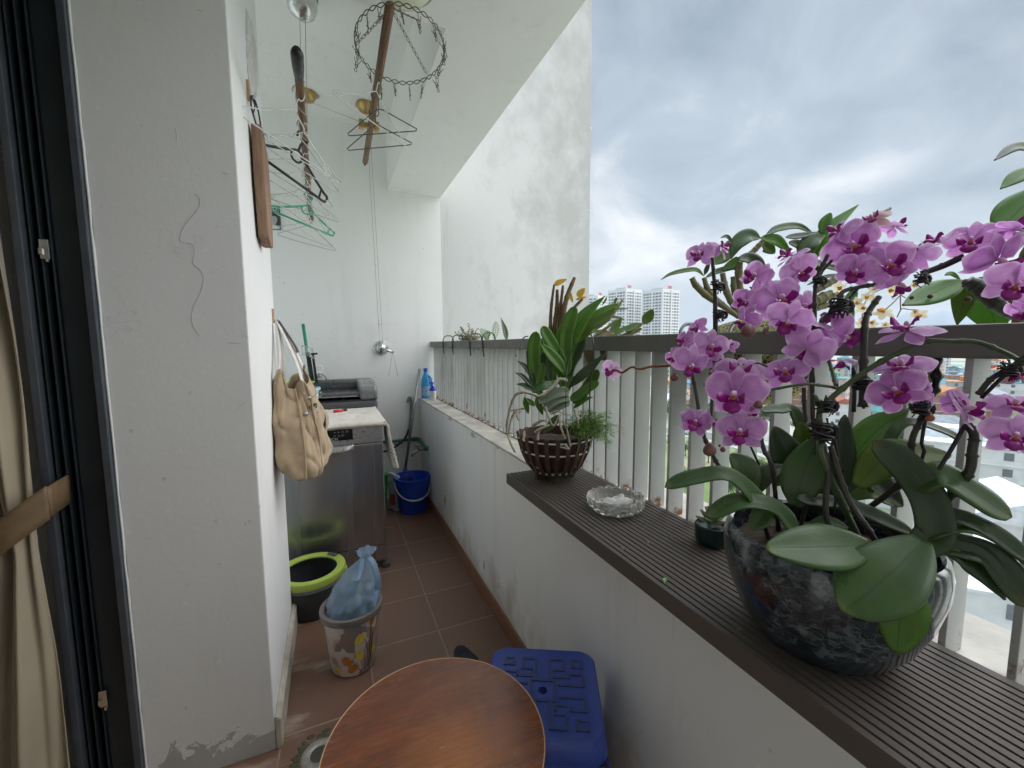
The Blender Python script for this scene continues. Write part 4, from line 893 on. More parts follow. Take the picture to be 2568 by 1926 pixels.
obj('bottle', MB().lathe([(0,.861),(.027,.861),(.029,.868),(.029,.935),(.022,.952),(.014,.958),(0,.958)], (bx_,by_,0), 24), simple('milky white', (.68,.68,.66), .3, .05), t, auto=40)
NB = simple('deep blue plastic', (.015,.04,.55), .3)
obj('collar', MB().lathe([(.029,.925),(.028,.945),(.018,.965),(.010,.975),(0,.976)], (bx_,by_,0), 24), NB, t, auto=40)
obj('pump', MB().tube([(bx_,by_,.97),(bx_,by_,1.0)], .005, 8).tube(spline([(bx_+.012,by_,1.0),(bx_-.012,by_-.005,1.006),(bx_-.026,by_-.008,.998)], 8), .005, 8), NB, t, True)

# round wooden table
TC, TR, TZ = (.160, .770), .222, .52
tm_ = N('varnished table wood'); x, y, z = tm_.sep(tm_.co()); gr = tm_.noise(7, 6, .6, stretch=(1, 6, 6), dist=.3); gr2 = tm_.noise(26, 5, .6, stretch=(.6, 5, 5)); pl = tm_.math('FLOOR', tm_.math('MULTIPLY_ADD', tm_.math('ADD', y, tm_.math('MULTIPLY', x, -.45)), 14, .3))
pv = tm_.n('ShaderNodeTexWhiteNoise', {'W': pl}, noise_dimensions='1D').outputs[0]
cc = tm_.mix(tm_.ramp(gr, [(.3,0),(.72,1)]), C(88,40,18), C(142,76,36)); cc = tm_.mix(tm_.math('MULTIPLY', pv, .4), cc, C(86,40,22)); cc = tm_.mix(tm_.math('MULTIPLY', gr2, .3), cc, C(124,66,34))
rr_ = tm_.math('SQRT', tm_.math('ADD', tm_.math('POWER', tm_.math('ADD', x, -.03), 2), tm_.math('POWER', tm_.math('ADD', y, .06), 2)))
wornm = tm_.ramp(tm_.math('ADD', rr_, tm_.math('MULTIPLY', tm_.noise(14, 5, .6), .12)), [(.08, 1), (.20, 0)])
cc = tm_.mix(tm_.math('MULTIPLY', wornm, .65), cc, C(182,112,54))
vs1 = tm_.n('ShaderNodeTexVoronoi', {'Vector': tm_.n('ShaderNodeMapping', {'Vector': tm_.co(), 'Scale': (9, 22, 1), 'Rotation': (0,0,.5)}).outputs[0], 'Scale': 1.6}, feature='DISTANCE_TO_EDGE').outputs[0]
scr = tm_.math('MULTIPLY', tm_.ramp(vs1, [(.0,1),(.012,0)]), tm_.ramp(tm_.noise(16, 4, .7), [(.56,0),(.64,1)]))
cc = tm_.mix(tm_.math('MULTIPLY', scr, .5), cc, C(196,150,100))
tm_.set(Base_Color=cc, Roughness=tm_.ramp(gr2, [(.3,.20),(.7,.34)]), Coat_Weight=.45, Coat_Roughness=.25)
t = thing('round_table', (*TC, 0), 'small round brown varnished wooden table with scratched top', 'table')
obj('tabletop', cyl_wall([(0,TZ-.024),(TR-.010,TZ-.024),(TR-.002,TZ-.018),(TR,TZ-.004),(TR-.0025,TZ-.0005),(0,TZ)], TC, 96), tm_.m, t, auto=50)
obj('edge_line', cyl_wall([(TR-.0035,TZ-.001),(TR-.0022,TZ+.0008),(TR-.0006,TZ-.0005),(TR-.001,TZ-.002)], TC, 96), simple('worn pale edge', C(214,170,128), .5), t, True)
for k in range(4):
    a = R(45+90*k); p_ = Vector((TC[0]+.12*math.cos(a), TC[1]+.12*math.sin(a), TZ-.026)); q_ = Vector((TC[0]+.17*math.cos(a), TC[1]+.17*math.sin(a), .002))
    obj('leg', MB().tube([p_, p_.lerp(q_,.5), q_], [.018,.017,.013], 14), tm_.m, t, True)
for (px, py, qx, qy) in [(0,1338,80,1310),(530,1092,545,1102),(930,1400,928,1372)]:
    A_, B_ = at_z(*zt(px,py), TZ+.0006), at_z(*zt(qx,qy), TZ+.0006); obj('deep_scratch', MB().tube([A_, A_.lerp(B_,.5), B_], [.0007,.0012,.0006], 5), bpy.data.materials['worn pale edge'], t)
obj('apron', cyl_wall([(.145,TZ-.07),(.150,TZ-.07),(.150,TZ-.026),(.145,TZ-.026)], TC, 48), tm_.m, t, auto=40)
# blue plastic stool with a meander relief on its seat
SZ, SC, SR, SH = .45, Vector((.452, .862)), R(-28), .142
SP = simple('blue stool plastic', C(66,92,186), .36, .06, 8, .06, 60)
SPD = simple('blue stool relief', C(66,80,138), .5, .06, 8, .1)
t = thing('plastic_stool', (SC.x, SC.y, 0), 'blue plastic stool with square meander relief on its seat', 'stool')
def rsq(h, r_, n_=6): 
    o_ = []
    for cx2, cy2, a0 in ((h-r_,h-r_,0),(-h+r_,h-r_,90),(-h+r_,-h+r_,180),(h-r_,-h+r_,270)):
        o_ += [(cx2+r_*math.cos(R(a0+90*i/n_)), cy2+r_*math.sin(R(a0+90*i/n_))) for i in range(n_+1)]
    return o_
def sx_(m): return m.xf(Matrix.Translation((SC.x, SC.y, 0)) @ Matrix.Rotation(SR, 4, 'Z'))
lev = [(SH*.5, .02, SZ-.004), (SH-.02,.03,SZ-.004),(SH-.006,.04,SZ),(SH,.042,SZ-.006),(SH+.006,.042,SZ-.045),(SH+.004,.042,SZ-.05)]
b_ = MB(); n_ = len(rsq(1,.1)); vs = []
for (h, r_, z) in lev: vs += [(x, y, z) for x, y in rsq(h, r_)]
fs = [(i*n_+k, i*n_+(k+1)%n_, (i+1)*n_+(k+1)%n_, (i+1)*n_+k) for i in range(len(lev)-1) for k in range(n_)]
hole = [(.0115*math.cos(2*math.pi*k/n_+math.pi/n_), .0115*math.sin(2*math.pi*k/n_+math.pi/n_), SZ-.004) for k in range(n_)]
hb = len(vs); vs += hole; vs += [(x, y, SZ-.03) for x, y, z in hole]
fs += [(hb+k, hb+(k+1)%n_, (k+1)%n_, k) for k in range(n_)]+[(hb+n_+k, hb+n_+(k+1)%n_, hb+(k+1)%n_, hb+k) for k in range(n_)]
obj('seat', sx_(b_.add(vs, fs)), SP, t, auto=50)
gu = 2*(SH-.026)/19; rl = MB()
def seg(x0, y0, x1, y1): 
    X0, X1 = min(x0,x1), max(x0,x1); Y0, Y1 = min(y0,y1), max(y0,y1)
    rl.box((X0+.2)*gu, (Y0+.2)*gu, SZ-.0042, (X1+.8)*gu, (Y1+.8)*gu, SZ-.0022+.0001*(len(rl.v)//8 % 7))
def path(ps): 
    for (a_, c_) in zip(ps, ps[1:]): seg(*a_, *c_)
mea = [(-9,5),(-6,5)], 
for qx, qy in ((1,1),(-1,1),(1,-1),(-1,-1)):
    def F(p): return (p[0] if qx > 0 else -p[0]-1, p[1] if qy > 0 else -p[1]-1)
    path([F(p) for p in [(6,6),(8,6),(8,8),(6,8),(6,6)]])
    path([F(p) for p in [(1,2),(1,8),(4,8),(4,5),(2,5)]]); path([F(p) for p in [(2,4),(2,3),(4,3)]])
    path([F(p) for p in [(3,1),(8,1),(8,4),(5,4),(5,3)]])
path([(-3,-3),(2,-3),(2,2),(-3,2),(-3,-3)])
obj('seat_relief', sx_(rl), SPD, t)
def legm(sx1, sy1):
    tp = [(sx1*(SH+.003), sy1*(SH+.003)), (sx1*(SH+.003), sy1*(SH-.075)), (sx1*(SH-.075), sy1*(SH+.003))]; bt = .172
    b2 = MB()
    for (ax_, bx2) in (((sx1*(SH+.004),sy1*(SH+.004)),(sx1*(SH+.004),sy1*(SH-.085))), ((sx1*(SH+.004),sy1*(SH+.004)),(sx1*(SH-.085),sy1*(SH+.004)))):
        k = bt/SH; dn = lambda p, w: (p[0]*k, p[1]*k)
        e = (bx2[0]-ax_[0], bx2[1]-ax_[1]); B0 = (ax_[0]*k, ax_[1]*k); B1_ = (B0[0]+e[0]*.7, B0[1]+e[1]*.7)
        th = .004; nx = (-sx1*th if e[0] == 0 else 0); ny = (-sy1*th if e[1] == 0 else 0)
        b2.add([(*ax_,SZ-.049),(*bx2,SZ-.049),(*B1_,0),(*B0,0),(ax_[0]+nx,ax_[1]+ny,SZ-.049),(bx2[0]+nx,bx2[1]+ny,SZ-.049),(B1_[0]+nx,B1_[1]+ny,0),(B0[0]+nx,B0[1]+ny,0)],
               [(0,1,2,3),(7,6,5,4),(0,4,5,1),(1,5,6,2),(2,6,7,3),(3,7,4,0)])
    return sx_(b2)
for a_, c_ in ((1,1),(-1,1),(1,-1),(-1,-1)): obj('leg', legm(a_, c_), SP, t)
ap = MB()
for k in range(4): ap.xf(Matrix.Rotation(R(90), 4, 'Z')).add([(-.06,-SH-.0045,SZ-.05),(.06,-SH-.0045,SZ-.05),(.06,-SH-.012,SZ-.10),(-.06,-SH-.012,SZ-.10),(-.06,-SH+.0,SZ-.05),(.06,-SH+.0,SZ-.05),(.06,-SH-.008,SZ-.10),(-.06,-SH-.008,SZ-.10)], [(0,1,2,3),(7,6,5,4),(0,4,5,1),(1,5,6,2),(2,6,7,3),(3,7,4,0)])
obj('apron', sx_(ap), SP, t)
# slipper
sl = Vector((.452, 1.535, 0)); b_ = MB()
out = [(.042*math.cos(a)*(1 if math.sin(a) > 0 else .92), (.105 if math.sin(a) > 0 else .12)*math.sin(a)) for a in [i*math.pi/16 for i in range(32)]]
b_.prism(out, .002, .022).xf(Matrix.Translation(sl) @ Matrix.Rotation(R(4), 4, 'Z'))
t = thing('slipper', sl, 'dark blue rubber slipper on the tiles behind the round table', 'slipper')
obj('sole', b_, simple('navy rubber', (.018,.022,.045), .7, .2, 40), t, bevel=.006)
hx = MB()
for i in range(-4, 5):
    for j in range(-10, 11):
        x_, y_ = i*.0085+(j%2)*.00425, j*.0085
        if (x_/.036)**2+(y_/.10)**2 < 1: hx.lathe([(.0036,.0215),(.0028,.0238),(0,.0238)], (x_,y_,0), 6)
obj('tread', hx.xf(Matrix.Translation(sl) @ Matrix.Rotation(R(4), 4, 'Z')), simple('navy tread', (.03,.034,.06), .7), t)
obj('strap', MB().grid(lambda u, v: (sl.x-.046+.092*u, sl.y-.06+.05*v, .022+.045*math.sin(u*math.pi)), 16, 4), bpy.data.materials['navy rubber'], t, True, solid=.006)
# drain
dr = at_z(692, 1628, .003)
t = thing('floor_drain', dr, 'round pale metal floor drain in a mossy tile corner', 'drain')
obj('drain_ring', MB().lathe([(.030,.001),(.032,.0055),(.055,.005),(.058,.001)], (dr.x,dr.y,0), 40), simple('worn drain metal', (.42,.40,.36), .5, .2, 40, .2, metal=.4), t, True)
dh = MB()
for rr2, n2 in ((.037,26),(.044,30),(.051,36)):
    for k in range(n2): dh.lathe([(.0014,.0058),(0,.0059)], (dr.x+rr2*math.cos(2*math.pi*k/n2), dr.y+rr2*math.sin(2*math.pi*k/n2), 0), 6)
obj('drain_holes', dh, M['wire_black'], t); obj('drain_cup', MB().lathe([(.031,.0015),(.0,.0012)], (dr.x,dr.y,0), 24), simple('drain dark', (.06,.06,.05), .6), t)
ms = MB()
rnd = random.Random(2)
for k in range(70):
    a = rnd.uniform(0, 6.28); r_ = .062+abs(rnd.gauss(0, .012)); ms.ball((dr.x+r_*math.cos(a), dr.y+r_*math.sin(a), .0002), (rnd.uniform(.004,.014), rnd.uniform(.004,.012), .0012), 8, 4)
obj('moss', ms, simple('moss green', (.085,.085,.05), .95, .4, 60, .5), t, True)
# ================================================================ plants
def leaf_mat(name, top, under, rough=.4, vein=.2, trans=.12):
    q = N(name); uv = q.co('UV'); x, y, z = q.sep(uv); n = q.noise(18, 5, .6); mid = q.ramp(q.math('ABSOLUTE', q.math('SUBTRACT', x, .5)), [(.0, 1), (.035, 0)])
    ln = q.n('ShaderNodeTexWave', {'Vector': q.n('ShaderNodeMapping', {'Vector': uv, 'Scale': (9, .5, 1)}).outputs[0], 'Scale': 1.5, 'Distortion': 1.2, 'Detail': 2.0}).outputs[0]
    c = q.mix(q.ramp(n, [(.3,0),(.7,1)]), [v*.82 for v in top], [min(v*1.18,1) for v in top])
    c = q.mix(q.math('MULTIPLY', ln, vein), c, [v*1.35 for v in top]); c = q.mix(q.math('MULTIPLY', mid, .7), c, [v*.45 for v in top]); c = q.mix(q.math('MULTIPLY', q.ramp(q.math('ADD', y, q.math('MULTIPLY', q.math('SUBTRACT', n, .5), .12)), [(.90,0),(1,1)]), .35), c, (.20,.17,.04))
    bf = q.n('ShaderNodeNewGeometry').outputs['Backfacing']; c = q.mix(bf, c, under); sc_ = q.ramp(q.noise(55, 3, .6), [(.70,0),(.74,1)]); c = q.mix(q.math('MULTIPLY', sc_, .35), c, [v*2.1+.02 for v in top]); du_ = q.ramp(q.noise(7, 5, .65, off=(3,1,2)), [(.45,0),(.75,1)]); c = q.mix(q.math('MULTIPLY', du_, .16), c, (.20,.22,.17))
    q.set(Base_Color=c, Roughness=q.ramp(q.noise(9, 5, .65, off=(1,4,2)), [(.3,max(.2,rough-.08)),(.7,rough+.16)]), Specular_IOR_Level=.55); q.bump(q.math('ADD', q.math('MULTIPLY', ln, .4), q.math('MULTIPLY', mid, -1)), .22, .002)
    tr = q.n('ShaderNodeBsdfTranslucent', {'Color': q.mix(1, c, (1.5, 1.7, .7), 'MULTIPLY')}).outputs[0]; mx = q.n('ShaderNodeMixShader', {0: trans, 1: q.p.outputs[0], 2: tr})
    q.t.links.new(mx.outputs[0], q.t.nodes['Material Output'].inputs[0]); return q.m
LG = leaf_mat('orchid leaf', C(62,92,44), C(78,104,58), .33, .16, .06)
LD = leaf_mat('dark orchid leaf', C(40,64,30), C(52,76,38), .32, .14, .08)
LY = leaf_mat('light orchid leaf', C(88,114,30), C(100,122,44), .36, .16, .32)
LB = leaf_mat('fresh green leaf', C(92,134,48), C(112,146,62), .36, .26, .36)
LP_ = leaf_mat('pale thin leaf', C(112,136,76), C(126,142,96), .42, .24, .35)
LS = leaf_mat('silvery leaf', C(112,126,104), C(120,130,108), .5, .5, .08)
YL = leaf_mat('yellowed leaf', C(206,168,52), C(214,184,90), .5, .25, .3)
PROF = {'strap': lambda t: min(1, (t/.10)**.6*.85+.12)*(1 if t < .72 else max(0, 1-((t-.72)/.28)**2.3)**.5),
        'oval': lambda t: max(.10, math.sin(math.pi*min(1, t*.93+.05))**.75) if t < .985 else .06,
        'lance': lambda t: max(.06, math.sin(math.pi*t**.85)**.9),
        'spear': lambda t: max(.05, (min(1, t/.28))**.7*(1-max(0, (t-.28)/.72)**1.6))}
def leaf_mesh(pts, w, face, prof='strap', fold=.25, n=26, th=.0022, wave=0, m=8):
    "blade along a 3-D spine; face = rough direction the upper side looks to"
    sp = spline(pts, n); mb = MB(); face = Vector(face); pf = PROF[prof]; top, uv = [], []; nrm = []
    for i, p in enumerate(sp):
        t = i/n; tg = (sp[min(i+1, n)]-sp[max(i-1, 0)]).normalized(); sd_ = tg.cross(face)
        if sd_.length < .05: sd_ = tg.cross(Vector((.2,.3,.9)))
        sd_.normalize(); up_ = sd_.cross(tg).normalized(); hw = w/2*pf(t)
        for k in range(m+1):
            s_ = k/m*2-1; a = abs(s_)
            top.append(p+sd_*(hw*s_)+up_*(hw*fold*(a**1.25)+(wave*hw*math.sin(t*9+s_*2) if wave else 0)-(hw*.10 if a > .9 else 0)-hw*fold*.5)); nrm.append(up_); uv.append((k/m, t))
    c = m+1; fs = [(i*c+k, i*c+k+1, (i+1)*c+k+1, (i+1)*c+k) for i in range(n) for k in range(m)]
    return mb.add(top, fs, 0, uv)
TOCAM = lambda p: (CAM-p).normalized()
def leaf(parent, mat, pix, wpx, conv=None, prof='strap', fold=.25, face=None, name='leaf', th=.0022, wave=0, up=.6, **k):
    "pix: (x, y, depth) along the blade in the pixel frame conv; wpx: width in the same pixels"
    pts = []; 
    for q in pix:
        u, v = conv(q[0], q[1]) if conv else q[:2]; pts.append(at_d(u, v, q[2]))
    a = conv(0, 0) if conv else (0, 0); b_ = conv(1, 0) if conv else (1, 0); k_ = (b_[0]-a[0])*KD
    dm = sum(q[2] for q in pix)/len(pix); w = wpx*k_*dm/FPX
    mid = pts[len(pts)//2]; fc = face if face is not None else TOCAM(mid)+Vector((0,0,up))
    return obj(name, leaf_mesh(pts, w, fc, prof, fold, th=th, wave=wave), mat, parent, True, solid=th, sub=0, **k)

# ---- big moth-orchid pot
OC = Vector((.650, .353, ZS))
og_ = N('marbled blue glaze')
wob = og_.n('ShaderNodeVectorMath', {0: og_.n('ShaderNodeTexNoise', {'Vector': og_.co(), 'Scale': 42.0, 'Detail': 4.0}).outputs[1], 'Scale': .022}, operation='SCALE').outputs[0]
def vor(sc_, rot, feat):
    v_ = og_.n('ShaderNodeVectorMath', {0: og_.co(), 1: wob}, operation='ADD').outputs[0]
    return og_.n('ShaderNodeTexVoronoi', {'Vector': og_.n('ShaderNodeMapping', {'Vector': v_, 'Scale': sc_, 'Rotation': rot}).outputs[0], 'Scale': 1.0}, feature=feat)
e1_ = vor((62,62,100), (.3,.2,0), 'DISTANCE_TO_EDGE').outputs[0]; c1_ = og_.sep(vor((62,62,100), (.3,.2,0), 'F1').outputs['Color'])[0]
e2_ = vor((105,105,150), (.9,.5,.4), 'DISTANCE_TO_EDGE').outputs[0]; c2_ = og_.sep(vor((105,105,150), (.9,.5,.4), 'F1').outputs['Color'])[1]
bn = og_.noise(17, 6, .7); bn2 = og_.noise(60, 5, .65)
base_ = og_.ramp(og_.math('ADD', og_.math('ADD', og_.math('MULTIPLY', c1_, .30), og_.math('MULTIPLY', c2_, .22)), og_.math('ADD', og_.math('MULTIPLY', bn, .62), og_.math('MULTIPLY', bn2, .2))), [(.42, (.003,.006,.011)), (.62, (.009,.018,.027)), (.78, (.028,.041,.052)), (.97, (.13,.15,.16))])
ln_ = og_.math('MAXIMUM', og_.math('MULTIPLY', og_.ramp(e1_, [(.0,1),(.06,0)]), og_.ramp(bn, [(.42,0),(.66,.8)])), og_.math('MULTIPLY', og_.ramp(e2_, [(.0,1),(.08,0)]), og_.ramp(bn2, [(.45,0),(.7,.5)])))
og_.set(Base_Color=og_.mix(ln_, base_, (.16,.185,.20)), Roughness=.16, Coat_Weight=.6, Coat_Roughness=.05); og_.bump(ln_, .1, .001)
orch = thing('potted_orchid', OC, 'large potted moth orchid with purple flowers in a marbled dark blue pot', 'potted orchid')
obj('pot', MB().lathe([(0,.0),(.080,.0),(.085,.005),(.106,.035),(.122,.075),(.1315,.115),(.132,.138),(.128,.156),(.123,.161),(.119,.157),(.122,.138),(.120,.115),(.118,.112),(0,.118)], tuple(OC), 72), og_.m, orch, auto=50)
obj('bark_mix', MB().lathe([(.119,.128),(.06,.142),(0,.146)], tuple(OC), 40, fn=lambda a,z: 1).jitter(.006, 60), simple('bark chips', (.05,.035,.025), .95, .5, 60, .8), orch)
def SOIL(a, r, z=.135): return OC+Vector((r*math.cos(a), r*math.sin(a), z))
L = lambda mat, pts, w, prof='strap', fold=.22, **k: leaf(orch, mat, pts, w, r3, prof, fold, **k)
# back row first
L(LG, [(1000,640,.64),(830,110,.66),(720,62,.66),(610,72,.66)], 70, fold=.3, up=1)
L(LG, [(1300,420,.60),(1450,150,.60),(1700,190,.60),(1885,305,.60)], 62, fold=.3, up=1)
L(LD, [(860,600,.62),(800,400,.62),(690,165,.63)], 205, 'oval')
L(LY, [(950,420,.63),(880,270,.63),(845,140,.63)], 130, 'oval')
L(LD, [(1040,620,.61),(1090,380,.61),(1112,95,.62)], 135, 'oval')
L(LB, [(1060,470,.62),(1290,200,.62),(1492,62,.63)], 185, 'lance', up=.2)
L(LY, [(1180,520,.57),(1400,330,.57),(1738,332,.575)], 215, 'oval', fold=.12)
L(LG, [(820,640,.59),(860,450,.59),(965,215,.60)], 215, 'oval', up=.1)
L(LG, [(560,560,.60),(520,420,.60),(430,330,.61)], 150, 'oval')
L(LY, [(690,520,.605),(750,460,.605),(800,425,.605)], 70, 'lance')
L(LD, [(580,560,.61),(640,450,.61),(760,400,.61)], 110, 'oval')
L(LD, [(1060,560,.60),(1250,470,.59),(1455,640,.585)], 190, 'oval', fold=.3)
L(LY, [(1120,600,.575),(1260,560,.575),(1400,640,.575)], 85, 'lance', up=.9)
L(LD, [(820,590,.58),(1150,640,.56),(1520,800,.53)], 100, fold=.4, up=1.2)
L(LG, [(900,745,.56),(1010,725,.55),(1130,770,.54)], 60, 'oval')
L(LG, [(560,780,.555),(620,650,.56),(430,455,.57),(200,470,.575),(40,525,.58)], 112, fold=.38, up=1.4)
L(LG, [(830,790,.555),(690,640,.555),(480,610,.56),(292,700,.565)], 118, fold=.34, up=1.2)
# right-hand straps
L(LG, [(1500,520,.50),(1680,450,.48),(1880,560,.47),(2100,705,.46)], 180, fold=.16, up=1)
L(LD, [(1560,800,.50),(1740,700,.48),(1980,790,.46),(2230,980,.44)], 120, fold=.45, up=1.4)
L(LG, [(1560,830,.49),(1800,760,.47),(2050,850,.455),(2260,1020,.44)], 90, fold=.4, up=1.4)
L(LD, [(1560,840,.49),(1800,880,.47),(2000,960,.455),(2210,1250,.44)], 165, fold=.5, up=.8)
L(LD, [(1640,860,.48),(1830,920,.465),(1960,1030,.455),(2060,1195,.45)], 190, 'lance', fold=.4, up=.6)
L(LG, [(1560,850,.49),(1740,870,.475),(1900,940,.47)], 80, 'lance', fold=.4, up=1.2)
# front leaves
L(LD, [(1500,860,.485),(1640,820,.48),(1610,600,.485),(1460,390,.495),(1275,245,.51)], 175, fold=.34, up=.2)
L(LB, [(1440,1040,.485),(1440,1250,.475),(1420,1510,.475)], 255, 'oval', fold=.14, up=.0)
L(LG, [(1260,870,.485),(1000,880,.475),(640,890,.475)], 275, 'oval', fold=.22, up=.35)
L(LG, [(1570,840,.47),(1400,1010,.455),(1225,1160,.45),(1095,1262,.452)], 385, 'oval', fold=.34, up=.5)

# ---- flowers
def petal(mb, w, l, rot, curl=.2, base=.0, cup=.0, z0=0, mi=0, shape=1.0, tip=1.0, n=10, m=8, ruffle=0):
    def f(u, v):
        s_ = u*2-1; t = v; pw = (math.sin(math.pi*min(1, (t*.90+.06)))**shape)*(.22+.78*min(1, t*2.2)) if t < .99 else .12*tip
        x = s_*w*pw; y = base+l*t; zz = z0 - curl*l*t*t + cup*(x*x)/max(w, 1e-6) + ruffle*math.sin(t*11+s_*4)*abs(s_)
        return Vector((x*math.cos(rot)-y*math.sin(rot), x*math.sin(rot)+y*math.cos(rot), zz))
    return mb.grid(f, m, n, mi)
def flower_mesh(k):
    rr = random.Random(k); mb = MB(); j = lambda a: rr.uniform(-a, a); open_ = [.22, -.10, .55, -.30, .05, .38, -.2, .12, .65, .3, -.15, .8, .1, .45, 0, -.35][k % 16]
    petal(mb, .30, .92, R(0)+j(.05), .14+open_+j(.05), 0, -.15, -.03)                       # dorsal sepal
    petal(mb, .31, .90, R(128)+j(.05), .20+open_+j(.05), 0, -.15, -.04); petal(mb, .31, .90, R(-128)+j(.05), .20+open_+j(.05), 0, -.15, -.04)
    for s in (-1, 1): petal(mb, .52, .98, s*R(66)+j(.06), .05+open_*.7+j(.05), .02, -.10-open_*.2, .02, shape=.62, n=12, m=10, ruffle=.018)
    o3 = Vector((k*3.1, k*1.7, k)); mb.v = [q+noise.noise_vector(q*1.9+o3)*.13*min(1, q.length) for q in mb.v]
    return mb
def lip_mesh(k):
    rr = random.Random(k); mb = MB()
    for s in (-1, 1):                                                                        # side lobes curl up round the column
        mb.grid(lambda u, v, s=s: Vector((s*(.08+.20*u+.05*math.sin(v*3)), -.05-.16*v+.14*u*(1-v), .06+.34*math.sin(u*1.7)*math.sin(v*2.2+.5)+.05)), 8, 8, 0)
    mb.grid(lambda u, v: Vector(((u-.5)*.36*(.35+math.sin(v*2.9)*.9)*(1 if v < .86 else max(.12, (1-v)*7)), -.08-.42*v, .06+.32*math.sin(v*2.0)-.10*v-.25*(u-.5)**2)), 10, 10, 0)
    mb.ball((0, .035, .14), (.075, .085, .15), 12, 8, 1)
    mb.ball((0, -.10, .13), (.085, .055, .06), 10, 6, 2)
    for s in (-1, 1): mb.tube(spline([(s*.03,-.46,.22),(s*.08,-.52,.30),(s*.14,-.50,.34)], 6), [.018,.013,.010,.008,.007,.006,.004], 5, 0)
    return mb
def petal_mat(name, deep, mid, edge, pale=False):
    q = N(name); uv = q.co('UV'); x, y, z = q.sep(uv)
    ve = q.n('ShaderNodeTexWave', {'Vector': q.n('ShaderNodeMapping', {'Vector': uv, 'Scale': (5.5, .7, 1)}).outputs[0], 'Scale': 1.4, 'Distortion': 2.4, 'Detail': 3.0, 'Detail Scale': 1.5}).outputs[0]
    rd = q.n('ShaderNodeObjectInfo').outputs['Random']; c = q.mix(q.ramp(y, [(.0,0),(.5,1)]), deep, mid); c = q.mix(q.math('MULTIPLY', q.ramp(ve, [(.45,0),(.9,1)]), .8), c, [.72*v for v in deep]); c = q.mix(q.math('MULTIPLY', rd, .28), c, edge)
    ed = q.math('MAXIMUM', q.math('MULTIPLY', q.math('ABSOLUTE', q.math('SUBTRACT', x, .5)), 2.0), y)
    c = q.mix(q.ramp(ed, [(.78,0),(.95,.75)]), c, edge); c = q.mix(q.math('MULTIPLY', q.ramp(q.noise(2.2, 4),[(.4,0),(.7,1)]), .3), c, edge)
    q.set(Base_Color=c, Roughness=.5, Sheen_Weight=.25); q.bump(ve, .12, .001)
    tr = q.n('ShaderNodeBsdfTranslucent', {'Color': c}).outputs[0]; mx = q.n('ShaderNodeMixShader', {0: .46, 1: q.p.outputs[0], 2: tr})
    q.t.links.new(mx.outputs[0], q.t.nodes['Material Output'].inputs[0]); return q.m
PM = petal_mat('purple petal', C(152,62,162), C(206,128,210), C(240,208,242)); PP = petal_mat('pale petal', C(196,110,190), C(222,178,222), C(240,220,240)); PW = petal_mat('withered petal', C(176,112,140), C(206,166,170), C(218,190,186))
LM = simple('magenta lip', C(148,24,132), .4, .25, 60, 0); CM = simple('pink column', C(222,176,206), .5, .1, 60, 0); OM = simple('orange throat', C(190,96,30), .5, .35, 120, 0)
FM = [mesh_of('flower', flower_mesh(k), PM, True, Vector()) for k in range(16)]; FP = mesh_of('flower', flower_mesh(1), PP, True, Vector()); FWm = [mesh_of('flower', flower_mesh(k+2), PW, True, Vector()) for k in range(2)]
LMs = [mesh_of('lip', lip_mesh(k), [LM, CM, OM], True, Vector()) for k in range(3)]
fcount = 0
def basis(nrm, roll):
    n_ = nrm.normalized(); u_ = UP-n_*UP.dot(n_)
    if u_.length < .1: u_ = FW-n_*FW.dot(n_)
    u_.normalize(); x_ = u_.cross(n_); c, s = math.cos(roll), math.sin(roll)
    return Matrix((x_*c+u_*s, u_*c-x_*s, n_)).transposed()
FR = random.Random(77)
def flower(x, y, w, d, fx, fy, roll=0, conv=r2, me=None, back=False, parent=None):
    global fcount
    fx += FR.uniform(-.5,.5); fy += FR.uniform(-.40,.30); roll += FR.uniform(-30,30)
    u, v = conv(x, y); p = at_d(u, v, d); a, b_ = conv(0,0), conv(1,0); r_ = w*(b_[0]-a[0])*KD/2*d/FPX
    view = (CAM-p).normalized(); nrm = view*math.sqrt(max(.05, 1-min(fx*fx+fy*fy, .95)))*(-1 if back else 1)+RT*fx+UP*fy
    o = bpy.data.objects.new('flower', me or FM[(fcount*5) % 16]); COL.objects.link(o); place(o, p, parent or orch); o.rotation_euler = basis(nrm, R(roll)).to_euler(); o.scale = (r_, r_, r_)
    l_ = bpy.data.objects.new('lip', LMs[fcount % 3]); COL.objects.link(l_); l_.parent = o; l_.scale = (1.22, 1.22, 1.3); fcount += 1
    return p
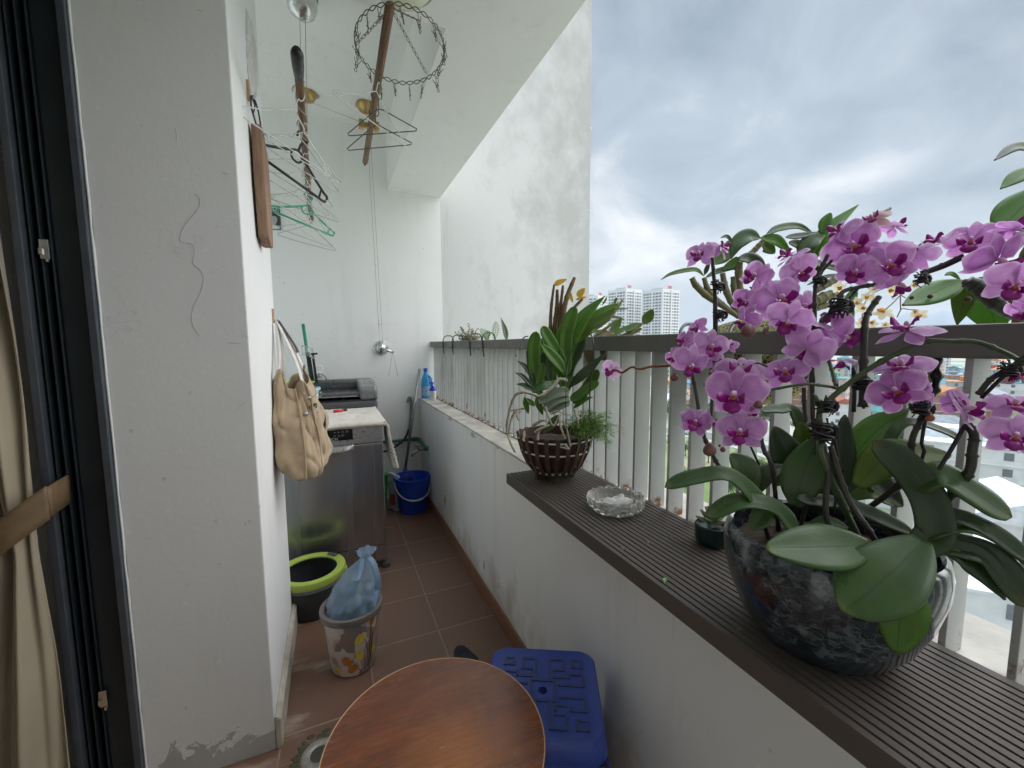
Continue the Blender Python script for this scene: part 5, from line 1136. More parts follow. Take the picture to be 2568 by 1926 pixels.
FL = [(250,380,190,.66,-.55,.6,10),(378,335,165,.66,.2,.85,0),
 (590,515,220,.64,-.65,.45,-20),(850,485,225,.63,.25,.12,5),(800,392,215,.645,-.2,.85,0),
 (735,645,310,.61,.05,.2,4),(785,775,275,.585,.15,-.35,0),(530,665,180,.64,-.6,.2,-15),(525,780,180,.62,-.5,-.2,-20),(875,690,210,.645,.45,.1,10),(620,585,180,.655,-.3,.5,0),
 (1175,330,330,.60,-.2,.15,12),(1105,235,230,.61,-.4,.7,10),(1190,480,240,.585,-.25,-.1,0),(1385,445,320,.575,.3,.15,25),(1535,350,250,.585,.35,.35,0),(1425,215,190,.61,.35,.85,0),(1450,555,250,.58,.25,-.5,40),(1290,400,200,.605,.1,.1,0),
 (1690,310,230,.545,-.2,.8,0),(1890,300,280,.535,-.1,.7,0),(2050,410,330,.505,.1,.05,0),(2150,235,240,.505,.2,.85,0),(2160,560,330,.475,.25,-.1,0),(2200,720,180,.48,-.2,-.2,0),
 (985,800,290,.60,0,.65,0),(1125,870,270,.59,.45,.1,80),(1500,840,330,.515,-.35,.8,10),
 (235,820,140,.66,-.25,.6,0),(165,900,165,.65,-.5,.5,0),(315,935,225,.64,0,.35,0),(200,1045,230,.625,-.05,0,0),(430,925,120,.66,.55,.3,0),(90,995,130,.655,-.7,.1,0),(330,1020,150,.655,.3,.2,0),(390,1075,150,.645,.2,.4,0),
 (490,1085,300,.615,.0,.8,0),(770,1090,270,.60,-.1,.65,0),
 (465,1225,375,.585,.15,.35,18),(500,1450,285,.565,.15,-.05,0),(225,1390,205,.595,-.15,-.05,0),(315,1385,160,.605,.5,.0,30),(545,1350,170,.60,.4,.2,0),
 (1470,1060,320,.535,.15,.6,10),(1440,1205,320,.515,-.05,.05,10),(1590,1225,210,.525,.6,.0,40),
 (1850,1320,300,.475,.45,-.1,10),(1790,1270,160,.49,-.5,.1,60),
 (2150,1290,270,.455,.0,.55,0),(2160,1475,320,.43,.15,-.1,0)]
for f in FL: flower(*f)
flower(900,945,290,.575,-.1,.15,20,back=True)
flower(1110,1020,200,.585,.2,-.75,0,back=True); flower(1290,165,190,.60,.1,.8,0,me=FWm[0]); flower(2180,1120,200,.45,.1,.6,0,me=FWm[1])
flower(265,880,205,.72,-.35,-.15,-10,conv=r5,me=FP)
# ---- spikes, stakes, clips, buds
ST = simple('dark flower stem', (.035,.035,.026), .45, .35, 30, .3); SG = simple('green flower stem', C(66,84,52), .45, .2, 30, .2); SR_ = simple('reddish stem', C(120,74,42), .45, .25, 60, .2); SK = simple('black plastic stake', (.012,.011,.012), .4, .2, 30)
def stem(name, mat, pix, r0, r1=None, conv=r2, end=None, n=None, knots=True):
    pts = [at_d(*conv(x, y), d) for x, y, d in pix]
    if end is not None: pts.append(end)
    n = n or len(pts)*8; sp = spline(pts, n); r1 = (r1 or r0)*.82; r0 *= .82
    rs = [r0+(r1-r0)*i/n for i in range(n+1)]
    if knots: rs = [r_*(1.35 if i % 9 == 4 else 1) for i, r_ in enumerate(rs)]
    return obj(name, MB().tube(sp, rs, 9), mat, orch, True)
stem('flower_stem', ST, [(205,1090,.625),(235,1250,.62),(270,1450,.615),(330,1590,.61),(400,1690,.605),(560,1800,.60)], .0030, .0042, end=SOIL(2.4,.07))
stem('flower_stem', ST, [(330,400,.66),(345,600,.655),(352,860,.65),(350,1010,.645)], .0028, .0034)
stem('stake', SK, [(322,400,.663),(338,600,.66),(340,900,.65),(365,1040,.645)], .0022, knots=False, n=8)
stem('flower_stem', ST, [(1025,380,.605),(960,520,.61),(945,640,.61),(945,760,.61),(930,1000,.605),(935,1380,.60),(950,1600,.595)], .0032, .0038, end=SOIL(1.2,.05))
stem('flower_stem', ST, [(1050,415,.61),(985,490,.615),(960,560,.615)], .0026)
stem('stake', SK, [(1240,210,.60),(1400,102,.60)], .0028, knots=False, n=6)
stem('flower_stem', ST, [(1335,635,.575),(1275,720,.575),(1250,800,.57),(1240,1000,.565),(1235,1300,.56)], .0042, .0058)
stem('stake', SK, [(1255,780,.58),(1250,1100,.57),(1240,1310,.565)], .0022, knots=False, n=6)
stem('flower_stem', ST, [(1320,560,.58),(1200,580,.585),(1110,610,.585),(1080,690,.585),(1000,770,.59),(960,840,.595)], .0034, .0038)
stem('flower_stem', ST, [(1210,580,.59),(1120,680,.59),(985,790,.60)], .0026)
stem('flower_stem', SG, [(2215,1045,.44),(2120,985,.455),(1935,912,.475),(1780,905,.49),(1590,915,.51),(1320,1040,.53),(1110,1190,.545),(985,1310,.55),(975,1400,.55),(985,1500,.55),(1000,1640,.545)], .0030, .0052, end=SOIL(-1.2,.05), n=90)
stem('flower_stem', SG, [(985,1310,.55),(945,1240,.55),(935,1235,.55)], .0042, knots=False)
stem('flower_stem', SG, [(1105,1188,.545),(1000,1172,.555),(890,1162,.56),(740,1185,.57),(640,1205,.58)], .0026, .0022)
stem('flower_stem', SG, [(1590,915,.51),(1565,870,.513),(1550,850,.515)], .0028, knots=False)
stem('flower_stem', SG, [(1075,1170,.55),(1050,1080,.57),(1020,990,.58)], .0034, .0026)
stem('flower_stem', ST, [(985,270,.55),(1010,450,.545),(1012,740,.54)], .0042, conv=r3, end=SOIL(-1.6,.05)); stem('flower_stem', ST, [(1025,280,.55),(1085,480,.54),(1150,630,.53),(1245,770,.52)], .0044, conv=r3, end=SOIL(-.9,.07))
stem('stake', SK, [(1040,200,.56),(1080,430,.555),(1040,700,.55)], .0020, conv=r3, knots=False, n=6)
stem('flower_stem', ST, [(1840,385,.54),(1720,440,.55),(1590,490,.555)], .0030); stem('stake', SK, [(1850,400,.54),(1720,460,.55),(1600,500,.555)], .0022, knots=False, n=6)
stem('flower_stem', ST, [(2230,985,.44),(2130,1060,.45),(2010,1130,.465),(1930,1225,.475)], .0034); stem('stake', SK, [(2220,1020,.442),(2100,1100,.455),(1950,1245,.475)], .0024, knots=False, n=6)
stem('flower_stem', ST, [(1865,1400,.48),(1905,1470,.475),(1895,1560,.475),(1880,1680,.475),(1800,1800,.485),(1690,1900,.50)], .0052, .0062); stem('stake', SK, [(1850,1410,.478),(1760,1570,.48),(1640,1760,.49)], .0026, knots=False, n=6)
stem('flower_stem', ST, [(1615,1310,.52),(1580,1390,.52),(1535,1490,.52),(1525,1620,.52),(1520,1720,.52)], .0040, .0046, end=SOIL(.4,.05)); stem('stake', SK, [(1620,1330,.52),(1590,1500,.52),(1550,1680,.52)], .0024, end=SOIL(.3,.06), knots=False, n=8)
stem('flower_stem', ST, [(610,1460,.60),(640,1560,.595),(690,1680,.59)], .0038, end=SOIL(1.8,.06)); stem('stake', SK, [(560,1540,.60),(610,1650,.60)], .0020, knots=False, n=5)
stem('flower_stem', ST, [(880,1070,.61),(880,1250,.605),(890,1390,.60)], .0034); stem('stake', SK, [(1180,1060,.60),(1185,1200,.60),(1180,1330,.60)], .0034, knots=False, n=6)
stem('flower_stem', SR_, [(265,885,.72),(320,880,.715),(370,900,.71),(460,850,.70),(535,868,.695),(640,845,.69),(760,840,.68),(860,825,.665)], .0021, .0026, conv=r5)
stem('flower_stem', ST, [(430,1040,.63),(560,1045,.62),(600,1035,.62),(660,1055,.615)], .0018); stem('flower_stem', ST, [(300,1150,.625),(345,1100,.625),(420,1085,.63)], .0022)
cm_ = SK
def clip(x, y, d, w):
    p = at_d(*r2(x, y), d); s_ = w*.41595*d/FPX; b_ = MB(); rr = random.Random(int(x))
    for i in range(5): t0_, w0_ = rr.uniform(-.35,.35), rr.uniform(.7,1.1); b_.tube([p+RT*s_*(-.5+1.0*k/8)*w0_+UP*s_*(.28-.14*i+.03*rr.random()+t0_*(k/8-.5))+FW*(-s_*.35*math.sin(k*.39)) for k in range(9)], s_*.055, 5)
    for i in range(16): a = rr.uniform(0, 6.3); b_.tube([p+RT*s_*rr.uniform(-.3,.5)+UP*s_*rr.uniform(-.4,.4), p+(RT*math.cos(a)+UP*math.sin(a))*s_*.6], s_*.04, 4)
    b_.tube([p+RT*s_*(.35+.22*math.cos(a))+UP*s_*.26*math.sin(a)-FW*s_*.1 for a in [j*.785 for j in range(8)]], s_*.12, 6, closed=True)
    b_.box(p.x-s_*.14, p.y-s_*.14, p.z-s_*.26, p.x+s_*.14, p.y+s_*.14, p.z+s_*.22)
    obj('stem_clip', b_, cm_, orch, True)
for c_ in [(355,575,.65,75),(370,745,.648,75),(970,542,.605,70),(1095,695,.58,120),(1585,530,.55,85),(2110,1080,.452,110),(1230,1170,.565,110),(1010,1295,.548,110),(985,1450,.545,150),(1580,1310,.515,120)]: clip(*c_)
BD = simple('mauve bud', C(122,82,84), .5, .2, 20, .1); BO = simple('orange bud', C(176,104,74), .5, .2, 20)
for (x, y, w, d, m_) in [(100,1120,52,.64,BD),(293,1163,38,.625,BD),(545,838,85,.60,BD),(648,845,40,.60,BD),(605,1283,55,.57,BD),(565,1310,26,.57,BD),(312,1555,80,.60,BD),(392,1555,34,.60,BD),(372,1533,18,.60,BD),(1640,1362,52,.51,BO)]:
    p = at_d(*r2(x, y), d); r_ = w/2*.41595*d/FPX; b_ = MB().ball((0,0,0), (r_,r_*.85,r_*1.0), 16, 10); b_.v = [Vector((q.x*(1-.25*q.z/r_), q.y*(1-.25*q.z/r_), q.z)) for q in b_.v]
    b_.xf(Matrix.Translation(p) @ Matrix.Rotation(R(x % 70-35), 4, 'Y')); obj('bud', b_, m_, orch, True)

# ---- small succulent
sc = Vector((.738, .622, ZS)); t = thing('potted_succulent', sc, 'small pale green succulent rosette in a dark green pot', 'potted succulent')
obj('pot', MB().lathe([(0,0),(.022,0),(.030,.004),(.034,.018),(.0345,.044),(.032,.046),(.031,.040),(0,.039)], tuple(sc), 40), simple('dark teal glaze', (.008,.035,.034), .2, .2, 20), t, auto=50)
SU = leaf_mat('succulent leaf', C(150,162,128), C(150,160,130), .5, .05, .05)
for k in range(22):
    a = k*2.399; el = R(12+k*3.0); ln = .034-.0007*k
    b_ = sc+Vector((0,0,.045+.0009*k)); d_ = Vector((math.cos(a)*math.cos(el), math.sin(a)*math.cos(el), math.sin(el)))
    obj('leaf', leaf_mesh([b_+d_*.004, b_+d_*ln*.55+Vector((0,0,.001)), b_+d_*ln+Vector((0,0,.004))], .019, Vector((0,0,1))-d_*.2, 'spear', .5, 10, m=6), SU, t, True, solid=.004)
# ---- ashtray
ac = Vector((.667, .862, ZS)); g = N('thick old glass'); g.set(Base_Color=g.mix(g.noise(12, 4), (.80,.80,.74), (.92,.93,.91)), Roughness=.08, Transmission_Weight=.80, IOR=1.45); g.bump(g.noise(22, 2), .08, .002)
t = thing('glass_ashtray', ac, 'round scalloped glass ashtray with a tissue inside on the plank', 'ashtray')
def sca(a, z): return 1+(.05*abs(math.sin(a*9)) if z > .008 else 0)
n_ = 108; pr = [(0,.003),(.060,.003),(.064,.006),(.070,.016),(.072,.031),(.069,.036),(.060,.035),(.056,.022),(.052,.012),(0,.011)]
b_ = MB(); vs = []
for (r_, z) in pr:
    for k in range(n_):
        a = 2*math.pi*k/n_; q = sca(a, z) if r_ > .055 else 1; zz = z+(.004*abs(math.sin(a*9)) if z > .03 else 0); vs.append(ac+Vector((r_*q*math.cos(a), r_*q*math.sin(a), zz)))
obj('dish', b_.add(vs, [(i*n_+k, i*n_+(k+1)%n_, (i+1)*n_+(k+1)%n_, (i+1)*n_+k) for i in range(len(pr)-1) for k in range(n_)]), g.m, t, auto=25)
obj('tissue', MB().grid(lambda u, v: ac+Vector((-.038+.072*u, -.030+.055*v, .015+.022*noise.noise(Vector((u*3,v*3,2)))+.012*u)), 14, 14), simple('white tissue', (.72,.72,.70), .95, .05, 30, .3), t, True, solid=.0012)
# ---- slatted basket with a vanda-like orchid
bc2 = Vector((.651, 1.160, ZS)); t = bk = thing('orchid_basket', bc2, 'green orchid with pale aerial roots in a brown slatted wooden basket', 'plant basket')
SW = simple('dark basket slat', C(80,62,50), .6, .3, 20, .4, 90); TCM = simple('old terracotta', C(74,50,40), .85, .3, 14, .4)
PRB = [(.052,.012),(.070,.022),(.094,.052),(.110,.088),(.120,.125),(.124,.150)]
obj('clay_bowl', MB().lathe([(0,.03),(.05,.03),(.080,.055),(.100,.10),(.112,.142),(.114,.150),(.106,.150),(.098,.12),(0,.115)], tuple(bc2), 48), TCM, t, auto=50)
for k in range(22):
    a = 2*math.pi*k/22; e_ = Vector((math.cos(a), math.sin(a), 0)); s_ = Vector((-math.sin(a), math.cos(a), 0))*.0065; vs = []
    for (r_, z) in PRB: p = bc2+e_*r_+Vector((0,0,z)); vs += [p-s_, p+s_, p+s_-e_*.005, p-s_-e_*.005]
    m_ = len(PRB); fs = [(0,1,2,3), tuple(4*(m_-1)+i for i in (3,2,1,0))]+[(4*i+j, 4*i+(j+1)%4, 4*i+4+(j+1)%4, 4*i+4+j) for i in range(m_-1) for j in range(4)]
    obj('slat', MB().add(vs, fs), SW, t)
for z, r_ in ((.138,.1185),(.098,.109),(.030,.072)): obj('white_hoop', MB().tube([bc2+Vector((r_*math.cos(a), r_*math.sin(a), z)) for a in [2*math.pi*i/48 for i in range(48)]], .0026, 6, closed=True), M['wire_white'], t, True)
for a in (-2.0, -.3, 1.5, 3.0): p = bc2+Vector((.055*math.cos(a), .055*math.sin(a), 0)); obj('foot', MB().box(p.x-.009, p.y-.009, p.z, p.x+.009, p.y+.009, p.z+.026), SW, t, bevel=.002)
obj('bark_mix', MB().lathe([(.098,.122),(.05,.135),(0,.138)], tuple(bc2), 32).jitter(.008, 50), bpy.data.materials['bark chips'], t)
B = lambda mat, pts, w, prof='strap', fold=.3, **k: leaf(bk, mat, pts, w, z1, prof, fold, **k)
D0 = 1.30
for mat, pts, w, pr in [(LB,[(1105,800,D0),(1110,600,D0),(1120,450,D0),(1185,262,D0)],105,'strap'),(LB,[(1110,760,D0+.02),(1160,500,D0),(1260,330,D0),(1410,188,D0)],120,'lance'),(LB,[(1180,600,D0+.03),(1270,410,D0+.03),(1390,315,D0+.03),(1515,245,D0+.03)],100,'oval'),(LY,[(1200,540,D0+.01),(1290,420,D0+.01),(1400,350,D0+.01),(1495,275,D0+.01)],88,'oval'),
    (LB,[(1095,720,D0),(1040,600,D0),(985,510,D0),(935,415,D0)],88,'strap'),(LB,[(1100,770,D0-.03),(1060,700,D0-.03),(990,620,D0-.03),(925,550,D0-.03)],88,'oval'),(LB,[(890,860,D0),(875,720,D0),(872,580,D0),(890,455,D0)],98,'strap'),(LB,[(890,880,D0-.02),(925,780,D0-.02),(940,690,D0-.02)],62,'oval'),
    (LD,[(1110,790,D0+.02),(1150,700,D0+.02),(1205,600,D0+.02),(1245,490,D0+.02)],80,'strap'),(LD,[(1140,880,D0-.02),(1220,800,D0-.03),(1310,720,D0-.03),(1422,612,D0-.03)],78,'lance'),(LB,[(1150,980,D0),(1230,920,D0),(1290,880,D0),(1362,838,D0)],72,'strap'),(LY,[(1170,1000,D0+.03),(1250,910,D0+.03),(1300,840,D0+.03),(1358,745,D0+.03)],84,'strap'),(LY,[(1270,760,D0+.05),(1310,700,D0+.05),(1325,650,D0+.05)],60,'oval'),
    (LG,[(850,925,D0-.05),(950,870,D0-.05),(1020,850,D0-.04),(1095,815,D0-.04)],66,'lance'),(LS,[(1140,910,D0-.06),(1060,920,D0-.06),(980,950,D0-.06),(905,995,D0-.06)],88,'strap'),(LS,[(1140,950,D0-.07),(1060,970,D0-.07),(1000,1005,D0-.07),(950,1060,D0-.07)],80,'strap'),
    (LS,[(1145,985,D0-.075),(1080,1010,D0-.075),(1030,1040,D0-.075),(990,1070,D0-.075)],70,'strap'),(LD,[(890,860,D0),(850,780,D0),(800,715,D0),(745,678,D0)],44,'lance'),(LD,[(880,890,D0-.02),(830,840,D0-.02),(780,790,D0-.02),(728,768,D0-.02)],40,'lance'),(LG,[(880,910,D0-.02),(830,880,D0-.02),(790,860,D0-.02),(738,855,D0-.02)],40,'lance'),
    (LG,[(1075,1085,D0-.09),(1030,1130,D0-.09),(990,1180,D0-.09),(940,1230,D0-.09)],70,'lance'),(LY,[(1050,900,D0+.02),(990,860,D0),(950,820,D0),(935,790,D0)],70,'oval'),(LB,[(1100,1000,D0+.02),(1120,900,D0+.02),(1160,820,D0+.02),(1200,795,D0+.02)],50,'lance'),(LB,[(830,1080,D0),(810,1000,D0),(800,950,D0)],44,'lance'),(LB,[(940,1090,D0-.05),(905,1000,D0-.05),(890,940,D0-.05)],50,'lance'),(LB,[(880,1020,D0-.03),(845,990,D0-.03),(805,960,D0-.03)],44,'lance'),
    (LB,[(1090,900,D0+.03),(1075,700,D0+.04),(1060,520,D0+.04),(1090,400,D0+.04)],62,'strap'),(LB,[(930,900,D0+.02),(900,760,D0+.03),(905,620,D0+.03),(935,520,D0+.03)],58,'strap'),(LY,[(1130,820,D0+.03),(1170,700,D0+.04),(1230,620,D0+.04)],52,'strap'),(LB,[(1140,700,D0+.04),(1210,560,D0+.05),(1300,460,D0+.05)],60,'lance'),(LB,[(960,960,D0+.01),(900,900,D0+.01),(840,820,D0+.02)],48,'lance'),(LB,[(1170,1040,D0+.02),(1240,980,D0+.02),(1320,950,D0+.02)],44,'lance'),(LG,[(1000,860,D0),(985,760,D0),(990,690,D0),(1010,650,D0)],80,'oval'),(LB,[(1020,900,D0+.04),(1010,800,D0+.04),(1040,720,D0+.04)],70,'oval'),(LD,[(860,780,D0+.03),(845,700,D0+.03),(830,590,D0+.03)],46,'strap'),(LS,[(840,760,D0+.04),(835,640,D0+.04),(845,500,D0+.04)],36,'strap'),(LD,[(905,780,D0+.02),(945,690,D0+.02),(960,600,D0+.02)],80,'oval')]:
    B(mat, pts, w, pr)
RT_ = simple('silvery aerial root', C(166,160,140), .8, .25, 30, .4)
def root(pts, r_=.004, n=28): 
    q_ = spline([at_d(*z1(x, y), d) for x, y, d in pts], n); obj('aerial_root', MB().tube(q_, [r_*(1-.35*i/n)*(1+.15*math.sin(i*1.7)) for i in range(n+1)], 7), RT_, bk, True)
for p_, r_ in [([(1110,825,1.25),(1060,820,1.24),(1010,880,1.23),(920,945,1.22),(860,930,1.22),(790,912,1.22)],.0058),([(790,912,1.22),(730,940,1.22),(690,1040,1.22),(665,1180,1.22),(690,1290,1.20),(728,1370,1.19)],.0046),([(790,1030,1.22),(740,1050,1.21),(700,1120,1.21),(680,1230,1.2)],.004),([(800,1040,1.24),(740,1045,1.24),(690,1060,1.24)],.003),([(960,1030,1.22),(985,1110,1.2),(1020,1170,1.19),(1060,1100,1.2)],.0036),([(1060,1090,1.2),(1075,1180,1.18),(1110,1270,1.175)],.004),([(1090,1130,1.2),(1120,1200,1.18),(1150,1330,1.17)],.0035),([(860,1170,1.2),(930,1130,1.19),(960,1130,1.19)],.0055),([(880,1220,1.185),(930,1190,1.18),(990,1165,1.18)],.005),([(900,1280,1.175),(905,1230,1.18),(920,1200,1.19)],.0042),([(800,1230,1.18),(790,1280,1.17),(800,1210,1.19)],.004),([(1110,1320,1.17),(1135,1345,1.165),(1070,1330,1.17)],.0036),([(760,1130,1.2),(740,1080,1.21),(780,1060,1.22)],.0032),([(1000,1080,1.2),(1050,1060,1.19),(1090,1075,1.19)],.003),([(1180,1050,1.22),(1200,1120,1.2),(1210,1190,1.2)],.004)]: root(p_, r_)
FN = simple('asparagus fern', C(112,148,66), .6, .3, 30, 0)
fb = MB(); rnd = random.Random(11)
for k in range(190):
    a, b0 = rnd.uniform(0, 6.28), rnd.uniform(.2, 1.35); st_ = at_d(*z1(1215+rnd.uniform(-40,70), 1200+rnd.uniform(-20,40)), 1.24+rnd.uniform(-.03,.04)); ln = rnd.uniform(.06,.13)
    d_ = (Vector((math.cos(a)*math.cos(b0), math.sin(a)*math.cos(b0), math.sin(b0)))+RT*.55).normalized(); pts = [st_+d_*ln*i/5+Vector((0,0,-.05*(i/5)**2.2)) for i in range(6)]
    fb.tube(pts, .0006, 3)
    for i in range(30):
        q = pts[0].lerp(pts[5], i/29) if i < 0 else spline(pts, 29)[i] if False else pts[min(4, i//6)].lerp(pts[min(5, i//6+1)], (i % 6)/6)
        e_ = Vector((rnd.gauss(0,1), rnd.gauss(0,1), rnd.gauss(0,1))).normalized()*rnd.uniform(.006,.013); s_ = e_.cross(Vector((.3,.2,.9)))*.13
        fb.add([q, q+e_*.5+s_, q+e_, q+e_*.5-s_], [(0,1,2,3)])
obj('fern_tuft', fb, FN, t)
HK = M['wire_black']
def wire(par, pts, r_=.0022, conv=z1, nm='hanging_wire'): return obj(nm, MB().tube(spline([at_d(*conv(x, y), d) for x, y, d in pts], 40), r_, 6), HK, par, True)
wire(t, [(1255,450,1.36),(1290,460,1.34),(1318,520,1.30),(1322,650,1.28),(1300,850,1.26),(1290,1100,1.25)]); wire(t, [(830,490,1.40),(790,510,1.40),(765,600,1.38)], .0022)
wire(t, [(1190,500,1.27),(1130,700,1.25),(1115,900,1.2),(1115,1230,1.17)], .0014)
# ---- plants hung on the far side of the rail
CN = simple('brown orchid cane', C(104,84,58), .7, .35, 24, .5); CG = simple('olive cane', C(120,116,80), .6, .25, 30, .3)
t = cane = thing('hanging_dendrobium', (.93, 1.38, 1.2), 'bare brown orchid canes with a few yellow leaves hung outside the railing', 'orchid')
def canem(par, mat, pts, r_, conv, nm='cane'):
    sp = spline([at_d(*conv(x, y), d) for x, y, d in pts], 36); rr = random.Random(int(pts[0][0]))
    obj(nm, MB().tube([q+Vector((0,0,0)) for q in sp], [.72*r_*(1+.16*max(0,math.cos(i*math.pi/4))**3)*(.7+.5*math.sin(math.pi*min(1,i/36*.8+.15))) for i in range(37)], 9), mat, par, True)
for pts, r_ in [([(985,560,1.55),(995,400,1.55),(1005,250,1.55),(1025,100,1.55)],.007),([(1020,560,1.55),(1030,400,1.55),(1045,280,1.55),(1048,140,1.55)],.010),([(1050,560,1.54),(1060,400,1.54),(1075,250,1.54),(1092,108,1.54)],.008),([(1055,560,1.53),(1085,380,1.53),(1120,200,1.53),(1180,48,1.53)],.011),([(1090,560,1.52),(1110,420,1.52),(1160,300,1.52),(1240,210,1.52)],.008),([(1010,560,1.56),(1000,330,1.56),(1015,180,1.56)],.006)]: canem(t, CN, pts, r_, z1)
obj('root_base', MB().ball(at_d(*z1(1060,640), 1.54), (.05,.05,.06), 14, 10).jitter(.02, 30), CN, t, True)
for mat, pts, w in [(YL,[(1030,110,1.55),(1060,85,1.55),(1120,62,1.55)],46),(YL,[(1200,190,1.52),(1225,165,1.52),(1255,130,1.52)],55),(YL,[(1165,235,1.53),(1150,190,1.53),(1143,150,1.53)],26),(YL,[(1190,215,1.52),(1230,205,1.52),(1270,195,1.52)],26),(LP_,[(1080,560,1.5),(1088,540,1.5),(1090,500,1.5)],36)]: leaf(t, mat, pts, w, z1, 'oval', .2)
t = den2 = thing('hanging_orchid', (.93, 1.2, 1.2), 'slanting orchid canes with light green leaves hung outside below the towers', 'orchid')
for pts, r_ in [([(1230,520,1.45),(1330,440,1.45),(1440,360,1.45),(1545,215,1.45)],.0075),([(1300,520,1.44),(1420,430,1.44),(1500,365,1.44)],.006),([(1560,520,1.36),(1620,460,1.36),(1690,395,1.36)],.008),([(1500,500,1.38),(1580,470,1.38),(1640,440,1.38)],.006)]: canem(t, CG, pts, r_, z1)
obj('root_base', MB().ball(at_d(*z1(1400,600), 1.42), (.06,.05,.06), 14, 10).jitter(.02, 30), CN, t, True)
for mat, pts, w in [(LP_,[(1300,452,1.44),(1370,462,1.44),(1455,458,1.44)],40),(LP_,[(1450,465,1.40),(1490,420,1.40),(1535,355,1.40)],62),(LP_,[(1470,490,1.39),(1520,455,1.39),(1575,415,1.39)],40),(LP_,[(1560,455,1.36),(1610,425,1.36),(1670,395,1.36)],62),(LP_,[(1580,480,1.36),(1630,455,1.36),(1690,435,1.36)],46),(LY,[(1700,395,1.35),(1735,350,1.35),(1772,290,1.35)],84),(LP_,[(1480,250,1.45),(1490,220,1.45),(1498,200,1.45)],24),(LP_,[(1500,290,1.45),(1540,285,1.45),(1585,285,1.45)],16),(LP_,[(1390,255,1.45),(1410,225,1.45),(1425,190,1.45)],16),(LG,[(1440,345,1.45),(1500,350,1.45),(1560,368,1.45)],22),(LP_,[(1060,600,1.35),(1180,590,1.35),(1285,550,1.35)],30)]: leaf(t, mat, pts, w, z1, 'oval', .3)
wire(t, [(1075,585,1.42),(1085,520,1.44),(1110,480,1.46)], .0035)
# little pots along the far end
t = thing('small_jade_plant', at_d(*z1(380,520), 3.2), 'small bushy olive plant over the far end of the rail', 'plant')
b_ = MB(); rnd = random.Random(6); bt2 = at_d(*z1(385,540), 3.2)
for k in range(60):
    d_ = Vector((rnd.gauss(0,1.0), rnd.gauss(0,1.0), abs(rnd.gauss(.7,.4)))).normalized()*rnd.uniform(.05,.15); b_.tube([bt2, bt2+d_*.6+Vector((0,0,.01)), bt2+d_], .0016, 4)
    for i in range(9):
        q = bt2+d_*(.4+.07*i); e_ = Vector((rnd.gauss(0,1), rnd.gauss(0,1), rnd.gauss(0,1))).normalized(); b_.ball(q+e_*.006, (.006,.005,.004), 6, 4)
obj('foliage', b_, simple('olive leaves', C(124,122,88), .6, .3, 40), t, True)
t = thing('small_fern_plant', at_d(*z1(510,520), 2.75), 'feathery fern leaves over the rail beside the jade plant', 'plant')
for pts in ([(530,520,2.75),(505,480,2.75),(465,435,2.75)], [(520,525,2.75),(515,490,2.75),(530,450,2.75)], [(570,520,2.7),(582,450,2.7),(585,380,2.7)]):
    sp = spline([at_d(*z1(x,y),d) for x,y,d in pts], 22); b_ = MB().tube(sp, .0018, 5)
    for i in range(2, 22, 2):
        tg = (sp[min(i+1,22)]-sp[i-1]).normalized()
        for s in (-1, 1):
            e_ = (tg.cross(FW)*s+tg*.5).normalized()*.034*math.sin(math.pi*(i/22)*.85+.35); w_ = tg*.0034; b_.add([sp[i], sp[i]+e_*.5+w_, sp[i]+e_, sp[i]+e_*.5-w_], [(0,1,2,3)])
    obj('frond', b_, LB, t)
t = thing('blade_leaf_plant', at_d(*z1(660,520), 2.45), 'single grey green blade leaf rising behind the rail', 'plant')
leaf(t, LS, [(665,525,2.45),(655,450,2.45),(622,352,2.45)], 40, z1, 'lance', .5)
GH = 'black hooks over the rail'
for i, (x, x2, d) in enumerate([(183,258,3.4),(252,325,3.1),(382,460,2.75),(478,568,2.45)]):
    t = thing('rail_hook', at_d(*z1(x,590), d), 'bent black wire hook over the rail, %s from the far wall' % ['nearest','second','third','fourth'][i], 'hook', GH)
    yy = at_x(*z1(x, 560), RX0).y
    obj('hook_wire', MB().tube(spline([(RX0-.006, yy-.05, 1.25),(RX0-.004, yy-.02, 1.33),(RX0+.012, yy, 1.372),(RX0+.05, yy+.02, 1.385),(RX1+.008, yy+.03, 1.36),(RX1+.012, yy+.03, 1.2)], 24), .004, 8), HK, t, True)
    obj('hung_pot', MB().lathe([(0,.0),(.05,.0),(.06,.09),(.055,.09),(.046,.01),(0,.01)], (RX1+.085, yy+.03, 1.13), 24), TCM, t, auto=50)
